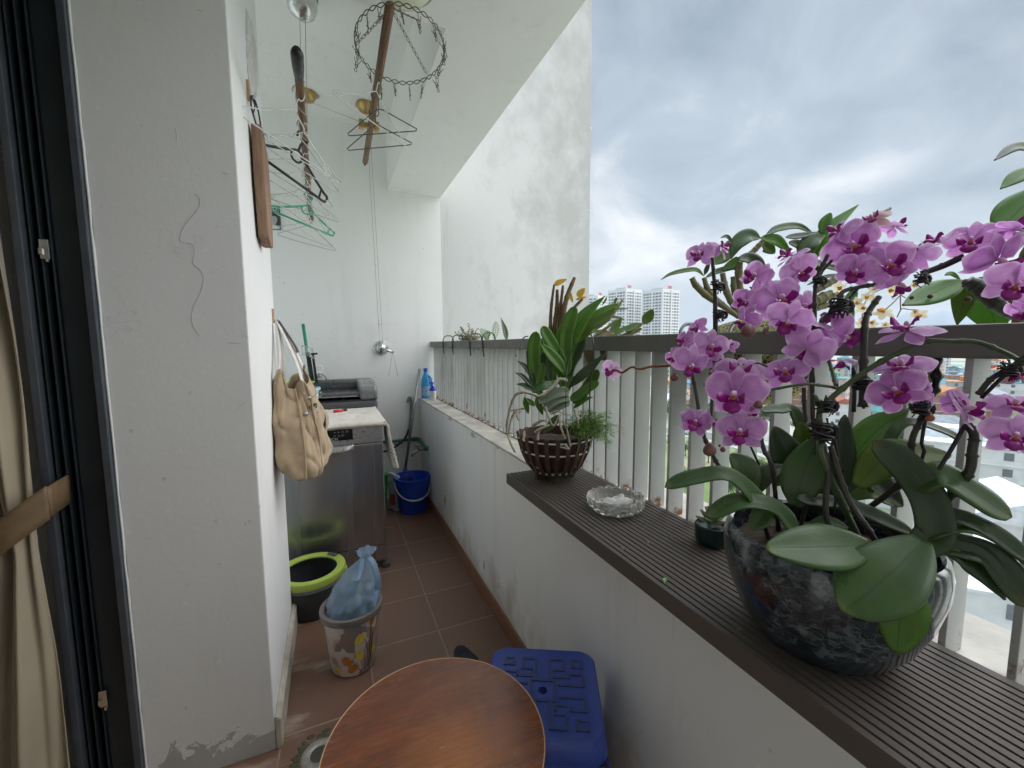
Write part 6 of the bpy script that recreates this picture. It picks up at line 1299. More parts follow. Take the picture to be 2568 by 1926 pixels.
# ---- netted dendrobium plant behind the orchid
t = dn_ = thing('netted_orchid_plant', at_d(1690, 735, 1.03), 'leafy orchid in a netted basket hung outside behind the purple flowers', 'orchid')
Z = lambda mat, pts, w, prof='oval', fold=.3, **k: leaf(dn_, mat, pts, w, zb, prof, fold, **k)
E0 = 1.02
for mat, pts, w, pr in [(LG,[(1180,430,E0),(1050,400,E0),(920,500,E0),(855,660,E0)],190,'lance'),(LG,[(1235,405,E0),(1380,320,E0),(1600,295,E0),(1780,390,E0)],95,'lance'),(LB,[(1180,430,E0),(1290,440,E0),(1390,470,E0),(1545,640,E0)],140,'lance'),(LY,[(1200,500,E0+.03),(1250,520,E0+.03),(1340,600,E0+.03)],150,'oval'),(LD,[(940,660,E0-.02),(1060,660,E0-.02),(1150,740,E0-.02),(1170,860,E0-.02)],170,'oval'),(LP_,[(870,560,E0+.03),(760,640,E0+.03),(660,720,E0+.03)],160,'oval'),(LB,[(930,640,E0+.02),(870,720,E0+.02),(760,780,E0+.02)],110,'oval'),
   (LP_,[(555,850,E0),(470,780,E0),(330,790,E0),(180,830,E0),(80,890,E0)],55,'lance'),(LG,[(570,870,E0+.02),(700,800,E0+.02),(870,760,E0+.02),(920,800,E0+.02)],70,'lance'),(LD,[(560,840,E0+.02),(590,760,E0+.02),(620,690,E0+.02)],50,'lance'),(LG,[(870,470,E0+.03),(810,410,E0+.03),(740,425,E0+.03)],40,'lance'),(LB,[(780,520,E0+.04),(860,490,E0+.04),(900,560,E0+.04)],90,'oval'),
   (LD,[(1460,420,.98),(1560,410,.98),(1700,390,.98),(1880,360,.98)],80,'lance'),(LB,[(1870,380,.97),(1900,260,.97),(1960,150,.97)],120,'oval'),(LB,[(1750,700,.97),(1850,470,.97),(2000,280,.97),(2270,60,.97)],180,'lance'),(LG,[(1880,390,.97),(1760,450,.97),(1690,560,.97),(1740,690,.97)],200,'oval'),(LD,[(1500,480,E0),(1600,500,E0),(1690,560,E0)],110,'oval'),(LG,[(1700,710,.96),(1900,720,.96),(2080,800,.96)],100,'lance'),(LD,[(1700,950,.96),(1900,860,.96),(2090,830,.96)],50,'lance'),(LD,[(1720,640,.99),(1800,760,.99),(1780,900,.99)],90,'oval'),(LB,[(2100,1200,.9),(2180,1100,.9),(2240,980,.9)],110,'oval'),(LP_,[(2080,1160,.92),(2170,1220,.92),(2190,1400,.92)],80,'oval')]:
    Z(mat, pts, w, pr)
for pts, r_ in [([(420,870,E0),(470,960,E0),(600,1080,E0),(760,1180,E0),(940,1310,E0)],.0095),([(555,870,E0),(590,980,E0),(660,1080,E0),(800,1200,E0),(940,1290,E0)],.008),([(760,820,E0),(790,980,E0),(850,1130,E0),(945,1280,E0)],.009),([(880,860,E0),(890,1000,E0),(930,1120,E0),(960,1250,E0)],.009),([(950,700,E0),(940,860,E0),(950,1000,E0),(990,1150,E0)],.011),([(1200,470,E0+.02),(1110,570,E0+.02),(1000,660,E0+.02)],.008),([(1730,1160,.97),(1900,1080,.97),(2080,1040,.97)],.014),([(1740,1230,.97),(1900,1180,.97),(2010,1160,.97)],.008),([(1800,1010,.97),(1950,920,.97),(2090,850,.97)],.010)]: canem(t, CG, pts, r_, zb, 'pseudobulb')
nm_ = N('woven net'); wv1 = nm_.n('ShaderNodeTexVoronoi', {'Vector': nm_.co(), 'Scale': 110.0}, feature='DISTANCE_TO_EDGE').outputs[0]; nm_.set(Base_Color=nm_.mix(nm_.ramp(wv1, [(.10,0),(.16,1)]), C(170,162,110), C(84,80,52)), Roughness=.9); nm_.bump(wv1, .6, .003)
p = at_d(*zb(1040,1560), 1.06); ce = at_x(*zb(1040,1450), .945)
obj('net_basket', MB().ball((ce.x+.02, ce.y, 1.275), (.085,.165,.105), 28, 18).jitter(.012, 14), nm_.m, t, True)
obj('wood_slat', MB().box(ce.x-.06, ce.y-.06, 1.13, ce.x-.045, ce.y-.035, 1.31).box(ce.x-.06, ce.y+.03, 1.12, ce.x-.045, ce.y+.05, 1.31).box(ce.x-.06, ce.y-.13, 1.12, ce.x-.045, ce.y-.11, 1.3), SW, t)
wire(t, [(290,1540,1.0),(300,1450,1.02),(350,1390,1.04),(440,1380,1.06)], .0042, zb); wire(t, [(830,1560,.93),(850,1450,.96),(885,1395,.98)], .0050, zb)
# ---- plant hanging further right, with sprays of white and yellow flowers
t = hr = thing('right_hanging_orchid', at_d(2150, 705, .66), 'broad leaved orchid hung outside the rail at the right with spotted leaves', 'orchid')
Q = lambda mat, pts, w, prof='lance', fold=.12, **k: leaf(hr, mat, pts, w, zq, prof, fold, **k)
for mat, pts, w, pr in [(LB,[(1125,1150,.66),(980,1210,.66),(800,1290,.66),(635,1352,.66)],215,'lance'),(LY,[(1125,1160,.67),(1135,1300,.67),(1080,1515,.67)],150,'lance'),(LB,[(1215,1150,.68),(1330,1300,.68),(1400,1560,.68)],330,'oval'),(LB,[(980,1105,.665),(1040,1095,.665),(1110,1150,.665)],36,'lance'),(LG,[(1290,1120,.7),(1310,1180,.7),(1330,1240,.7)],50,'oval'),
   (LD,[(1740,70,.62),(1560,60,.62),(1384,170,.62)],95,'lance'),(LB,[(1760,220,.62),(1600,290,.62),(1434,402,.62)],140,'lance'),(LB,[(1800,380,.62),(1600,560,.62),(1415,760,.62)],300,'oval'),(LG,[(1900,700,.62),(1750,740,.62),(1500,800,.62)],120,'lance')]: Q(mat, pts, w, pr)
canem(t, simple('nearly black pseudobulb', (.02,.022,.014), .5, .4, 40, .4), [(1165,1160,.63),(1260,1210,.625),(1400,1340,.615),(1555,1440,.61)], .0125, zq, 'pseudobulb')
canem(t, CG, [(1120,1160,.64),(1180,1160,.635),(1240,1180,.63)], .005, zq, 'pseudobulb')
canem(t, CN, [(1560,1640,.66),(1600,1300,.65),(1640,1000,.64),(1760,700,.64),(1790,300,.64),(1800,60,.64)], .010, zq, 'cane')
sp_ = simple('brown leaf spot', (.07,.055,.02), .8)
for (x, y, r_) in [(860,1280,.0035),(710,1290,.0030),(1165,1305,.005),(885,1330,.0022)]:
    p = at_d(*zq(x, y), .652); obj('leaf_spot', MB().ball(p, r_, 10, 6), sp_, t, True)
# spray of pale flowers
t = thing('yellow_orchid_spray', at_d(2030, 660, .80), 'spray of small white flowers with yellow centres hanging outside the rail', 'flower spray')
WP = petal_mat('cream petal', C(240,214,130), C(238,230,204), C(244,240,228)); YC = simple('yellow flower centre', C(228,150,20), .5, .2, 60)
def small_flower():
    mb = MB(); 
    for k in range(5): petal(mb, .32, .95, R(72*k+10), .2, 0, -.1, 0, shape=.8, n=6, m=6)
    mb.grid(lambda u, v: Vector(((u-.5)*.7*math.sin(v*2.6+.4), -.05-.55*v, .10+.15*math.sin(v*3)-.3*(u-.5)**2)), 6, 6, 1); mb.ball((0,0,.1), .14, 8, 6, 1); return mb
SFM = mesh_of('flower', small_flower(), [WP, YC], True, Vector())
for i, (x, y, w, fx, fy) in enumerate([(265,1322,95,.1,.2),(335,1280,90,-.2,.3),(400,1300,90,.2,.1),(300,1380,95,-.1,-.2),(300,1500,95,.1,-.1),(388,1505,90,-.2,.1),(480,1408,170,.2,.7),(560,1232,105,0,-.2),(740,1185,80,.4,.2),(500,1505,80,.1,.6),(770,1425,130,-.3,.6),(112,1205,110,-.5,.1),(175,1505,70,0,.4),(395,1225,80,.3,.2),(735,1415,70,-.6,.2),(835,1125,60,.3,.6)]):
    u, v = zq(x, y); d = .80; p = at_d(u, v, d); r_ = w/2*.3075*d/FPX; o = bpy.data.objects.new('flower', SFM); COL.objects.link(o); place(o, p, t)
    o.rotation_euler = basis((CAM-p).normalized()*.8+RT*fx+UP*fy, R(i*37)).to_euler(); o.scale = (r_, r_, r_)
SST = simple('thin flower stalk', C(150,132,120), .6)
for pts in ([(620,1390,.80),(615,1250,.80),(600,1180,.80)],[(480,1400,.80),(560,1330,.80),(615,1270,.80)],[(590,1450,.80),(630,1380,.80),(680,1385,.80),(760,1390,.80)],[(300,1480,.81),(330,1330,.81),(420,1240,.81),(600,1180,.80)],[(600,1180,.80),(640,1110,.78),(760,1060,.76)],[(615,1260,.8),(640,1280,.8),(660,1290,.8)]):
    obj('stalk', MB().tube(spline([at_d(*zq(x,y), d) for x,y,d in pts], 16), .0011, 5), SST, t, True)
# jug-like loop of root hanging in the gap
obj('mossy_root', MB().tube(spline([at_d(*zoomer(2068,850,.2411)(x, y), .62) for x, y in [(1075,100),(1150,180),(1160,330),(1155,480),(1110,600)]], 24), [.006+.002*math.sin(i) for i in range(25)], 8), SK, hr, True)
obj('pale_root', MB().tube(spline([at_d(*zoomer(2068,850,.2411)(x, y), .625) for x, y in [(1050,230),(1110,160),(1085,260),(1110,390),(1060,470),(1100,520)]], 24), .004, 7), RT_, hr, True)
# ================================================================ the city below, some twelve storeys down
GZ = -36.0
def at_h(u, v, dist):           # point seen at a pixel, at a horizontal distance
    r_ = ray(u, v); return CAM + r_*(dist/math.hypot(r_.x, r_.y))
def dirh(u): r_ = ray(u, 745); return Vector((r_.x, r_.y, 0)).normalized()
def G(u, v): p = at_z(u, v, GZ); return Vector((p.x, p.y, GZ))
gm = N('grass and bare earth'); n1 = gm.noise(.05, 6, .6, 'World'); n2 = gm.noise(.9, 5, .65, 'World'); n3 = gm.noise(.012, 4, .5, 'World')
c = gm.mix(gm.ramp(n1, [(.38,0),(.6,1)]), C(112,132,78), C(140,148,104)); c = gm.mix(gm.math('MULTIPLY', n2, .5), c, C(84,108,56)); c = gm.mix(gm.ramp(n1, [(.60,0),(.68,.85)]), c, C(168,150,122)); c = gm.mix(gm.ramp(n3, [(.38,0),(.52,.9)]), c, C(176,174,168))
gm.set(Base_Color=c, Roughness=.95)
obj('ground', MB().add([(-9000,-9000,GZ),(9000,-9000,GZ),(9000,9000,GZ),(-9000,9000,GZ)], [(0,1,2,3)]), gm.m, kind='structure')
asph = simple('asphalt', (.17,.17,.168), .85, .15, .6); pavm = simple('pavement', (.42,.41,.39), .9, .15, .8); whp = simple('road paint', (.7,.7,.68), .7)
def strip(pts, w, z, m, name, off=0, kind='structure', n=60):
    sp = spline(pts, n); vs = []
    for i, p in enumerate(sp):
        t_ = (sp[min(i+1,n)]-sp[max(i-1,0)]); t_.z = 0; s_ = Vector((t_.y,-t_.x,0)).normalized(); vs += [p+s_*(off-w/2)+Vector((0,0,z)), p+s_*(off+w/2)+Vector((0,0,z))]
    return obj(name, MB().add(vs, [(2*i,2*i+1,2*i+3,2*i+2) for i in range(n)]), m, kind=kind)
RP = [G(1300,915), G(1420,928), G(1520,940), G(1640,968), G(1760,1005), G(1900,1050), G(2060,1068), G(2200,1064), G(2420,1052)]
strip(RP, 10, .05, asph, 'road'); strip(RP, 3.2, .15, pavm, 'pavement', 7.2); strip(RP, 3.0, .15, pavm, 'pavement', -7.0)
RP2 = [G(1400,838), G(1600,846), G(1800,858), G(2000,880), G(2300,915)]; strip(RP2, 9, .05, asph, 'road'); strip(RP2, 2.5, .15, pavm, 'pavement', 6)
mk = MB(); sp = spline(RP, 120)
for i in range(0, 118, 2):
    a, b_ = sp[i], sp[i].lerp(sp[i+1], .6); s_ = Vector(((b_-a).y, -(b_-a).x, 0)).normalized()*.08; z = Vector((0,0,.056)); mk.add([a-s_+z, a+s_+z, b_+s_+z, b_-s_+z], [(0,1,2,3)])
obj('road_marking', mk, whp, kind='structure')
# hill on the horizon
hm_ = simple('hazy hill', (.24,.32,.40), 1, .12, .002, 0)  # distance haze is put into the base colour as blue
def hill(u0, u1, d, pk):
    def f(u, v):
        uu = u0+(u1-u0)*u; p = dirh(uu)*(d+v*900); h = pk*math.sin(math.pi*u)**.8*(1+.35*noise.noise(Vector((u*6, d*.001, 0))))*math.sin(math.pi*min(1, v*.55+.02)); return Vector((p.x, p.y, GZ-1+h))
    return MB().grid(f, 50, 8)
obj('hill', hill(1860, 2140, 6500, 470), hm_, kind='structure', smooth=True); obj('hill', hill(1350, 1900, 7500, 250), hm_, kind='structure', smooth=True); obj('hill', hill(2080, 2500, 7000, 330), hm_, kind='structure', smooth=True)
# ---- apartment towers
TWm = simple('tower white paint', (.78,.78,.78), .8, .06, .05, 0); WNm = simple('dark window glass', (.17,.185,.205), .25, .3, .3, 0); SGm = simple('red sign', (.62,.06,.08), .5, .1); GRm = simple('grey band', (.52,.53,.54), .8, .08)
def tower(u0, um, u1, vt, dist, nf, label, sign, part_sign=False):
    A_, B_, C_ = (at_h(u_, 760, d_) for u_, d_ in ((u0, dist+16), (um, dist), (u1, dist+24)))
    top = at_h(um, vt, dist).z
    for q in (A_, B_, C_): q.z = GZ
    D_ = A_+C_-B_
    t = thing('apartment_tower', (B_.x, B_.y, GZ), label, 'apartment tower', 'white apartment towers beyond the rail')
    body = MB().add([q+Vector((0,0,h)) for h in (0, top-GZ) for q in (A_,B_,C_,D_)], [(0,1,2,3)[::-1],(4,5,6,7),(0,1,5,4),(1,2,6,5),(2,3,7,6),(3,0,4,7)]); obj('tower_body', body, TWm, t)
    fh = (top-GZ-4)/nf; rest = MB(); cnt = 0; wm_ = {}
    for (P_, Q_, nc, fi) in ((A_, B_, 6, 0), (B_, C_, 6, 1)):
        e_ = (Q_-P_); L_ = e_.length; e_.normalize(); nn = Vector((e_.y, -e_.x, 0))
        obj('pier', MB().add([P_+e_*L_*f+nn*o_+Vector((0,0,h)) for h in (0, top-GZ-1) for f in (.46,.54) for o_ in (0,.7)], [(0,2,3,1)[::-1],(4,5,7,6)[::-1],(0,1,5,4),(1,3,7,5),(3,2,6,7)]), TWm, t)
        for fl in range(nf-1, -1, -1):
            bz = GZ+fl*fh+2.0
            for k in range(nc):
                s_ = (k+.5)/nc; s_ = s_*.92+.04; w_ = L_*.055*(1.25 if k % 3 == 1 else .8); p = P_+e_*L_*s_+nn*.06; h_ = fh*.48
                q4 = [Vector((0,0,0))-e_*w_, e_*w_, e_*w_+Vector((0,0,h_)), -e_*w_+Vector((0,0,h_))]
                if cnt < 100:
                    key = (fi, k % 3 == 1)
                    if key not in wm_: wm_[key] = mesh_of('window', MB().add(q4, [(0,1,2,3)]), WNm, False, Vector())
                    o = bpy.data.objects.new('window', wm_[key]); COL.objects.link(o); place(o, Vector((p.x, p.y, bz)), t); cnt += 1
                else: rest.add([Vector((p.x,p.y,bz))+x_ for x_ in q4], [(0,1,2,3)])
        bd_ = MB()
        for fl in range(nf): z = GZ+fl*fh+1.7; bd_.add([P_+nn*.25+Vector((0,0,z-GZ)), Q_+nn*.25+Vector((0,0,z-GZ)), Q_+nn*.25+Vector((0,0,z-GZ+.22)), P_+nn*.25+Vector((0,0,z-GZ+.22))], [(0,1,2,3)])
        obj('floor_bands', bd_, GRm, t)
    obj('window_grid', rest, WNm, t, kind='stuff')
    ce_ = (A_+C_)/2; ps = [ce_.lerp(q, .55)+Vector((0,0,top-GZ)) for q in (A_,B_,C_,D_)]
    obj('roof_block', MB().add(ps+[q+Vector((0,0,2.6)) for q in ps], [(4,5,6,7),(0,1,5,4),(1,2,6,5),(2,3,7,6),(3,0,4,7)]), GRm, t)
    e_ = (C_-B_).normalized(); text('roof_sign', sign, 5.2, B_+e_*(2 if not part_sign else 8)+Vector((0,0,top-GZ+.6)), e_, (0,0,1), SGm, t, .25)
tower(1235, 1290, 1312, 638, 600, 26, 'white apartment tower half hidden behind the end wall, lowest of three', '789')
tower(1311, 1350, 1384, 623, 540, 27, 'white apartment tower with red roof number standing in the middle of three', '789')
tower(1385, 1428, 1465, 624, 530, 27, 'white apartment tower farthest from the end wall of the three', '789', True)
# ---- houses
HW = {k: simple('house '+k, v, .85, .1, .4, 0) for k, v in dict(white=(.74,.74,.72), cream=(.66,.60,.46), grey=(.42,.43,.44), yellow=(.66,.50,.24), blue=(.36,.46,.56), pink=(.60,.46,.42), brick=(.36,.20,.14)).items()}
RF = {k: simple('roof '+k, v, .8, .2, .8, 0) for k, v in dict(red=(.40,.13,.08), orange=(.52,.24,.10), grey=(.26,.28,.30), blue=(.14,.22,.34), white=(.72,.74,.76), teal=(.08,.28,.27)).items()}
winmesh = {}
def house(u, dist, w, d, fl, col, rf, kind, rot, label, name='house', cat='house', vbase=None, group='houses of the city below the balcony', nx=3, ny=2, tank=False):
    if vbase: p = G(u, vbase)
    else: p = CAM+dirh(u)*dist; p.z = GZ
    H_ = fl*3.2; t = thing(name, p, label, cat, group)
    fx = math.atan2(dirh(u).x, dirh(u).y)          # turned so that one front looks towards the balcony
    Mx = Matrix.Translation(p) @ Matrix.Rotation(-fx+R(rot), 4, 'Z')
    obj('wall', MB().box(-w/2,-d/2,0,w/2,d/2,H_).xf(Mx), HW[col], t)
    o_ = .5
    if kind == 'flat': obj('roof', MB().box(-w/2-.15,-d/2-.15,H_+.002,w/2+.15,d/2+.15,H_+.35).box(-w*.2,-d*.1,H_+.35,w*.15,d*.35,H_+2.6).xf(Mx), RF[rf], t)
    elif kind == 'hip':
        r_ = min(w, d)*.28; obj('roof', MB().add([(-w/2-o_,-d/2-o_,H_),(w/2+o_,-d/2-o_,H_),(w/2+o_,d/2+o_,H_),(-w/2-o_,d/2+o_,H_),(-w*.18,0,H_+r_),(w*.18,0,H_+r_)], [(0,1,5,4),(1,2,5),(2,3,4,5),(3,0,4),(3,2,1,0)]).xf(Mx), RF[rf], t)
    else:
        r_ = w*.25; obj('roof', MB().add([(-w/2-o_,-d/2-o_,H_),(w/2+o_,-d/2-o_,H_),(w/2+o_,d/2+o_,H_),(-w/2-o_,d/2+o_,H_),(0,-d/2-o_,H_+r_),(0,d/2+o_,H_+r_)], [(0,1,4),(1,2,5,4),(2,3,5),(3,0,4,5),(3,2,1,0)]).xf(Mx), RF[rf], t)
    if tank: obj('water_tank', MB().tube([(w*.25,-d*.2,H_+.9),(w*.25+2,-d*.2,H_+.9)], .6, 12).xf(Mx), M['chrome'], t)
    if 'w' not in winmesh: winmesh['w'] = mesh_of('window', MB().box(-.65,-.05,0,.65,.05,1.5), WNm, False, Vector())
    for f in range(fl):
        for k in range(nx):
            q = Mx @ Vector(((-.5+(k+.5)/nx)*w*.92, -d/2-.03, f*3.2+1.1)); o = bpy.data.objects.new('window', winmesh['w']); COL.objects.link(o); place(o, q, t); o.rotation_euler.z = -fx+R(rot)
        for k in range(ny):
            for sgn in ((-1,) if rot > 0 else (1,)):
                q = Mx @ Vector((sgn*(w/2+.03), (-.5+(k+.5)/ny)*d*.9, f*3.2+1.1)); o = bpy.data.objects.new('window', winmesh['w']); COL.objects.link(o); place(o, q, t); o.rotation_euler.z = -fx+R(rot)+math.pi/2
        if f: obj('ledge', MB().box(-w/2-.12,-d/2-.25,f*3.2-.1,w/2+.12,-d/2,f*3.2+.08).xf(Mx), HW['white'], t)
    return t
NM = {'flat': 'flat', 'hip': 'hipped', 'gable': 'gabled'}
special = [(2098, 131, 30, 14, 5, 'white', 'white', 'flat', 8, 'long white building with dark windows seen between the bars above dark trees', None, 5, 2),
 (2050, 190, 17, 15, 3, 'grey', 'grey', 'hip', 20, 'building with broad grey hipped roof seen behind the rightmost orchid flowers', None, 3, 2),
 (2085, 270, 11, 9, 3, 'yellow', 'orange', 'hip', 14, 'small yellow house with orange hipped roof between the right bars', None, 2, 2),
 (2102, 320, 16, 12, 5, 'grey', 'orange', 'flat', 5, 'grey block with an orange topped roof behind the yellow house', None, 3, 2),
 (2172, 66, 15, 12, 4, 'white', 'white', 'flat', 24, 'near white house with flat roof at the lower right corner of the view', None, 3, 3),
 (2230, 92, 14, 12, 4, 'white', 'white', 'gable', 18, 'near white house with white gabled roof by the street at right', None, 3, 2),
 (2140, 48, 6, 5, 3, 'white', 'teal', 'flat', 30, 'lowest white house with teal flat roof right beneath the balcony', None, 2, 2),
 (2195, 330, 16, 12, 5, 'white', 'teal', 'flat', 5, 'white block with teal flat roof at the right edge of the view', None, 3, 2)]
for s_ in special: house(*s_[:9], s_[9], vbase=s_[10], nx=s_[11], ny=s_[12])
rnd = random.Random(21)
cols = ['white','white','white','cream','grey','pink','blue','brick','yellow']; rfs = ['red','grey','white','orange','blue','teal']; used = set(); k = 0
us = [1432,1450,1466,1481,1497,1512,1526,1541,1556,1570,1584,1600,1618,1640,1662,1690,1715,1742,1770,1800,1830,1862,1892,1925,1958,1990,2015,2040,2066,2120,2150,2185,2215]
for ring, (d0, d1) in enumerate(((235, 300), (330, 440), (520, 760))):
    for i, u in enumerate(us):
        if (i+ring) % 3 == 0 and ring < 2: continue
        for _ in range(60):
            col, rf, kd, fl = rnd.choice(cols), rnd.choice(rfs), rnd.choice(['flat','flat','hip','gable']), rnd.randint(2, 6)
            if (col, rf, kd, fl) not in used: break
        used.add((col, rf, kd, fl)); dd_ = rnd.uniform(d0, d1)
        house(u+rnd.uniform(-6,6), dd_, rnd.uniform(8,15), rnd.uniform(8,13), fl, col, rf, kd, rnd.choice([-1,1])*rnd.uniform(6,32), '%s %s storey house with %s %s roof seen far below through the railing' % (col, ['','','two','three','four','five','six'][fl], rf, NM[kd]), nx=rnd.choice([2,3]), ny=2, tank=rnd.random() < .3)
# ---- trees
LF = [simple('tree leaves %d' % i, c_, .7, .45, .5, 0) for i, c_ in enumerate([(.030,.060,.020),(.055,.095,.028),(.085,.140,.038)])]; BK = simple('bark', (.10,.075,.055), .9, .3, 3)
def crown_mesh(k, n_=2600):
    rr = random.Random(k*17+3); mb = MB(); cl = [(Vector((rr.gauss(0,.42), rr.gauss(0,.42), rr.uniform(.15,1.0))), rr.uniform(.22,.40)) for _ in range(18)]
    for i in range(n_):
        c_, r_ = cl[rr.randrange(len(cl))]; d_ = Vector((rr.gauss(0,1), rr.gauss(0,1), rr.gauss(0,1))).normalized(); p = c_+d_*r_*rr.random()**.35
        a = Vector((rr.gauss(0,1), rr.gauss(0,1), rr.gauss(0,.6))).normalized()*rr.uniform(.03,.06); b_ = a.cross(d_+Vector((.1,.2,.3))).normalized()*rr.uniform(.02,.04)
        mb.add([p-a, p-b_, p+a, p+b_], [(0,1,2,3)], rr.choice([0,0,1,1,2]))
    return mb
CR = []
for k in range(4):
    o3 = [LF[0], LF[1], LF[2]] if k < 2 else [LF[1], LF[2], LF[2]]
    CR.append(mesh_of('crown', crown_mesh(k), o3, False, Vector()))
tb = MB().tube([(0,0,-.9),(.02,.01,-.2),(0,.03,.4)], [.07,.05,.03], 8)
for a in range(4): tb.tube([(0,0,-.15),(.25*math.cos(a*1.6),.25*math.sin(a*1.6),.3),(.4*math.cos(a*1.6),.4*math.sin(a*1.6),.6)], [.035,.02,.01], 6)
TRm = mesh_of('trunk', tb, BK, True, Vector())
def tree(u, v, h, kind, label, name='tree', grp='street trees seen between the bars'):
    p = G(u, v); t = thing(name, p, label, 'tree', grp); s_ = h/2.1; rz = (u*7) % 6.28
    o = bpy.data.objects.new('crown', CR[kind]); COL.objects.link(o); place(o, p+Vector((0,0,s_*.9)), t); o.scale = (s_,)*3; o.rotation_euler.z = rz
    o = bpy.data.objects.new('trunk', TRm); COL.objects.link(o); place(o, p+Vector((0,0,s_*.9)), t); o.scale = (s_,)*3; o.rotation_euler.z = rz
TL = ['dark green bushy street tree far below between the railing bars', 'deep green round street tree far below between the railing bars', 'bright green young street tree far below between the railing bars', 'yellowish green street tree far below between the railing bars']
for (u, v, h, kd) in [(1445,905,8,3),(1462,898,10,2),(1478,912,9,3),(1500,900,10,2),(1520,915,8,3),(1545,905,10,0),(1570,918,9,2),(1598,915,9,3),(1625,930,10,1),(1650,925,9,2),(1690,945,9,0),(1730,950,10,2),(1480,985,5,3),(1530,1000,6,2),(1590,1015,6,3),(1450,970,5,2),(1640,1035,6,3),(1500,1060,6,3),(1570,1090,7,2),(2000,930,10,2),(2040,960,9,3),
  (2095,1035,12,0),(2115,1048,13,1),(2140,1040,13,0),(2165,1036,12,1),(2190,1032,13,0),(2215,1030,12,1),(2075,1030,11,0),(2045,1025,10,1),(2010,1020,10,0),(1970,1010,10,2),(2060,830,10,0),(2040,845,9,2),(2150,1120,6,3),(2162,1240,7,3),(2085,1290,8,2),(2100,1400,8,3),(1870,960,9,1),(1920,965,10,2),(2080,1240,6,3),(2120,1180,6,2),(2070,1150,7,0),(2205,1110,6,2)]+[(1430+i*27+(i*53)%17, 812+(i*37)%44, 8+(i*7)%4, i%4) for i in range(30)]:
    tree(u, v, h, kd, TL[kd])
for (u, v) in [(1462,1010),(1520,1035),(1555,1040),(1610,1060),(1480,1050),(1590,1130),(1540,1150)]:
    p = G(u, v); o = bpy.data.objects.new('bush', CR[2+(u % 2)]); COL.objects.link(o); place(o, p+Vector((0,0,.2)), None); o.scale = (2.2, 2.2, 1.4); o.rotation_euler.z = u; tag(o, 'low green bush on the grass bank far below the railing', 'bush', 'bushes on the grass bank')
# ---- cars, a motorbike, street signs
def car_mesh_parts(col):
    body = [(-2.1,.35),(-2.15,.75),(-1.95,.95),(-1.2,1.02),(-.75,1.45),(.75,1.47),(1.35,1.0),(2.05,.88),(2.15,.6),(2.1,.35)]
    b_ = MB().add([(x,-.85,z) for x,z in body]+[(x,.85,z) for x,z in body], [tuple(range(10)), tuple(range(10,20))[::-1]]+[(i,10+i,10+(i+1)%10,(i+1)%10) for i in range(10)])
    g_ = MB().box(-.65,-.862,1.03,.70,.862,1.36).add([(-1.16,-.7,1.05),(-1.16,.7,1.05),(-.80,.66,1.41),(-.80,-.66,1.41),(1.30,-.7,1.05),(1.30,.7,1.05),(.83,.66,1.42),(.83,-.66,1.42)], [(0,1,2,3)[::-1],(4,5,6,7)]); g_.v = [q+Vector((.02 if q.x > .75 else (-.02 if q.x < -.75 else 0),0,.012)) for q in g_.v]
    w_ = MB().tube([(0,-.1,0),(0,.1,0)], .32, 16)
    return mesh_of('body', b_, col, False, Vector()), mesh_of('windows', g_, WNm, False, Vector()), mesh_of('wheel', w_, M['black_plastic'], False, Vector())
cw = car_mesh_parts(simple('white car paint', (.72,.72,.72), .25, .03)); cg = car_mesh_parts(simple('silver car paint', (.42,.43,.45), .25, .03))
def car(u, v, ms, off, label):
    p = G(u, v); sp = spline(RP, 200); i = min(range(200), key=lambda j: (sp[j]-p).length); tg = (sp[i+1]-sp[i]).normalized(); q = sp[i]+Vector((tg.y,-tg.x,0))*off+Vector((0,0,.05)); an = math.atan2(tg.y, tg.x)
    t = thing('parked_car', q, label, 'car', 'cars along the street below'); t.rotation_euler.z = an
    for nm, me, pts in (('body', ms[0], [(0,0,0)]), ('windows', ms[1], [(0,0,0)]), ('wheel', ms[2], [(-1.3,-.75,.32),(-1.3,.75,.32),(1.3,-.75,.32),(1.3,.75,.32)])):
        for x_ in pts: o = bpy.data.objects.new(nm, me); COL.objects.link(o); o.parent = t; o.location = x_
car(1487, 941, cw, 3.2, 'white car parked on the street seen left of the lowest orchid cluster'); car(1462, 938, cg, 3.2, 'silver car on the street just behind the basket fern gap'); car(1510, 936, cw, -3, 'white car driving on the far lane behind the orchid stem'); car(1600, 955, cg, 3.2, 'silver car on the street behind the orchid buds'); car(1680, 980, cw, 3.2, 'white car on the street beside the dark orchid leaf'); car(2110, 1068, cg, 3, 'silver car on the right street under the dark trees')
p = G(2186, 1052); t = thing('motorbike', p, 'dark motorbike with rider on the street below at the right edge', 'motorbike')
obj('bike_body', MB().tube([p+Vector((-.7,0,.6)), p+Vector((.0,0,.7)), p+Vector((.6,0,.9))], [.18,.22,.1], 8), M['black_plastic'], t)
for s in (-.65, .65): obj('wheel', MB().tube([p+Vector((s,-.06,.3)), p+Vector((s,.06,.3))], .3, 14), M['black_plastic'], t)
per = thing('person', p+Vector((0,0,.75)), 'person in a dark jacket riding the motorbike on the street below', 'person')
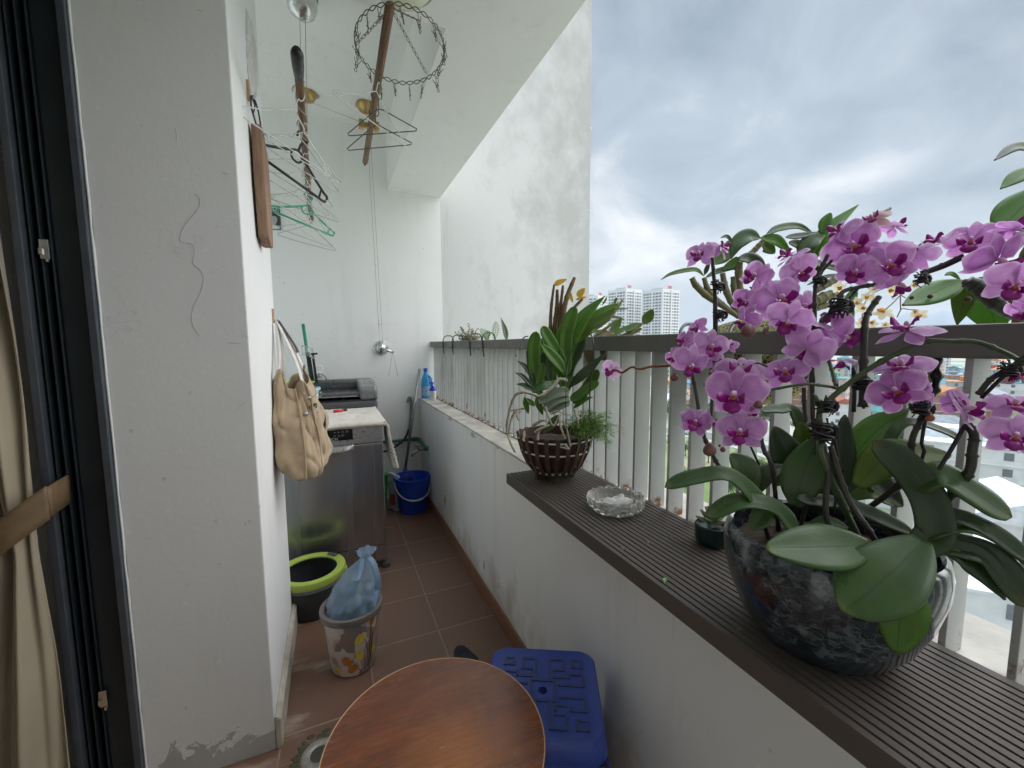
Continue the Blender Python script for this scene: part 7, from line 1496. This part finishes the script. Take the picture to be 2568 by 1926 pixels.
obj('rider_body', MB().tube(spline([p+Vector((.25,.14,.45)), p+Vector((.15,.12,.8)), p+Vector((-.2,.05,.85)), p+Vector((-.15,0,1.1)), p+Vector((-.08,0,1.35)), p+Vector((-.05,0,1.5))], 20), [.06+.10*math.sin(i/20*2.6+.3) for i in range(21)], 8).tube(spline([p+Vector((-.08,.2,1.3)), p+Vector((.15,.22,1.1)), p+Vector((.5,.2,1.05))], 8), .05, 6).tube(spline([p+Vector((-.08,-.2,1.3)), p+Vector((.15,-.22,1.1)), p+Vector((.5,-.2,1.05))], 8), .05, 6).ball((p.x-.03,p.y,p.z+1.68), (.13,.12,.15), 12, 8), simple('dark jacket', (.04,.045,.06), .8), per, True)
for (u, v) in [(2137, 1062), (2128, 1066)]:
    p = G(u, v); t = thing('street_sign', p, 'street pole with blue name plates by the dark trees' if u == 2137 else 'plain thin grey street pole beside the blue sign', 'sign')
    obj('post', MB().tube([p, p+Vector((0,0,4.6 if u == 2137 else 7))], .07, 8), M['alu'], t)
    if u == 2137:
        e_ = dirh(u); s_ = Vector((e_.y,-e_.x,0))
        for z, a0, a1 in ((4.0,-2.2,-.1),(4.35,.1,2.2)): obj('name_plate', MB().add([p+s_*a0+Vector((0,0,z)), p+s_*a1+Vector((0,0,z)), p+s_*a1+Vector((0,0,z+.5)), p+s_*a0+Vector((0,0,z+.5))], [(0,1,2,3)]), simple('blue plate %d' % int(z*100), (.06,.18,.50), .5), t, solid=.04)
p0 = G(1700, 1000); kb = MB(); sp = spline(RP, 160)
for i in range(70, 110):
    a, b_ = sp[i], sp[i+1]; s_ = Vector(((b_-a).y, -(b_-a).x, 0)).normalized()
    kb.add([a+s_*5.3, b_+s_*5.3, b_+s_*5.55, a+s_*5.55]+[q+Vector((0,0,.22)) for q in (a+s_*5.3, b_+s_*5.3, b_+s_*5.55, a+s_*5.55)], [(4,5,6,7),(0,1,5,4),(1,2,6,5),(2,3,7,6),(3,0,4,7)], i % 2)
obj('painted_kerb', kb, [simple('kerb red', (.5,.08,.05), .8), whp], kind='structure')
for i, (ua, ub, dd_, h_) in enumerate([(1440, 2260, 150, 9.5), (1440, 2260, 150, 8.8), (1560, 2300, 118, 9.0)]):
    A_, B_ = CAM+dirh(ua)*dd_*1.15, CAM+dirh(ub)*dd_*.8; A_.z = B_.z = GZ+h_; pts = [A_.lerp(B_, k/40)-Vector((0,0,1.4*abs(math.sin(k/40*math.pi*4)))) for k in range(41)]
    t = thing('power_line', A_.lerp(B_,.5), ['upper black power line over the street seen between the bars','lower black power line over the street seen between the bars','black power line near the white roofs at right'][i], 'power line', 'power lines over the street')
    obj('cable', MB().tube(pts, .045, 5), M['wire_black'], t)
# ================================================================ moist air that pales the far hills
hzm = bpy.data.materials.new('moist air'); hzm.use_nodes = True; t_ = hzm.node_tree; t_.nodes.clear()
o_ = t_.nodes.new('ShaderNodeOutputMaterial'); v_ = t_.nodes.new('ShaderNodeVolumePrincipled'); v_.inputs['Color'].default_value = (.80, .88, .97, 1); v_.inputs['Density'].default_value = HAZE = 1.4e-4; v_.inputs['Anisotropy'].default_value = .3
t_.links.new(v_.outputs[0], o_.inputs['Volume'])
hb = obj('haze', MB().box(-9500, -9500, GZ-1.5, 9500, 9500, 480), hzm, kind='stuff')
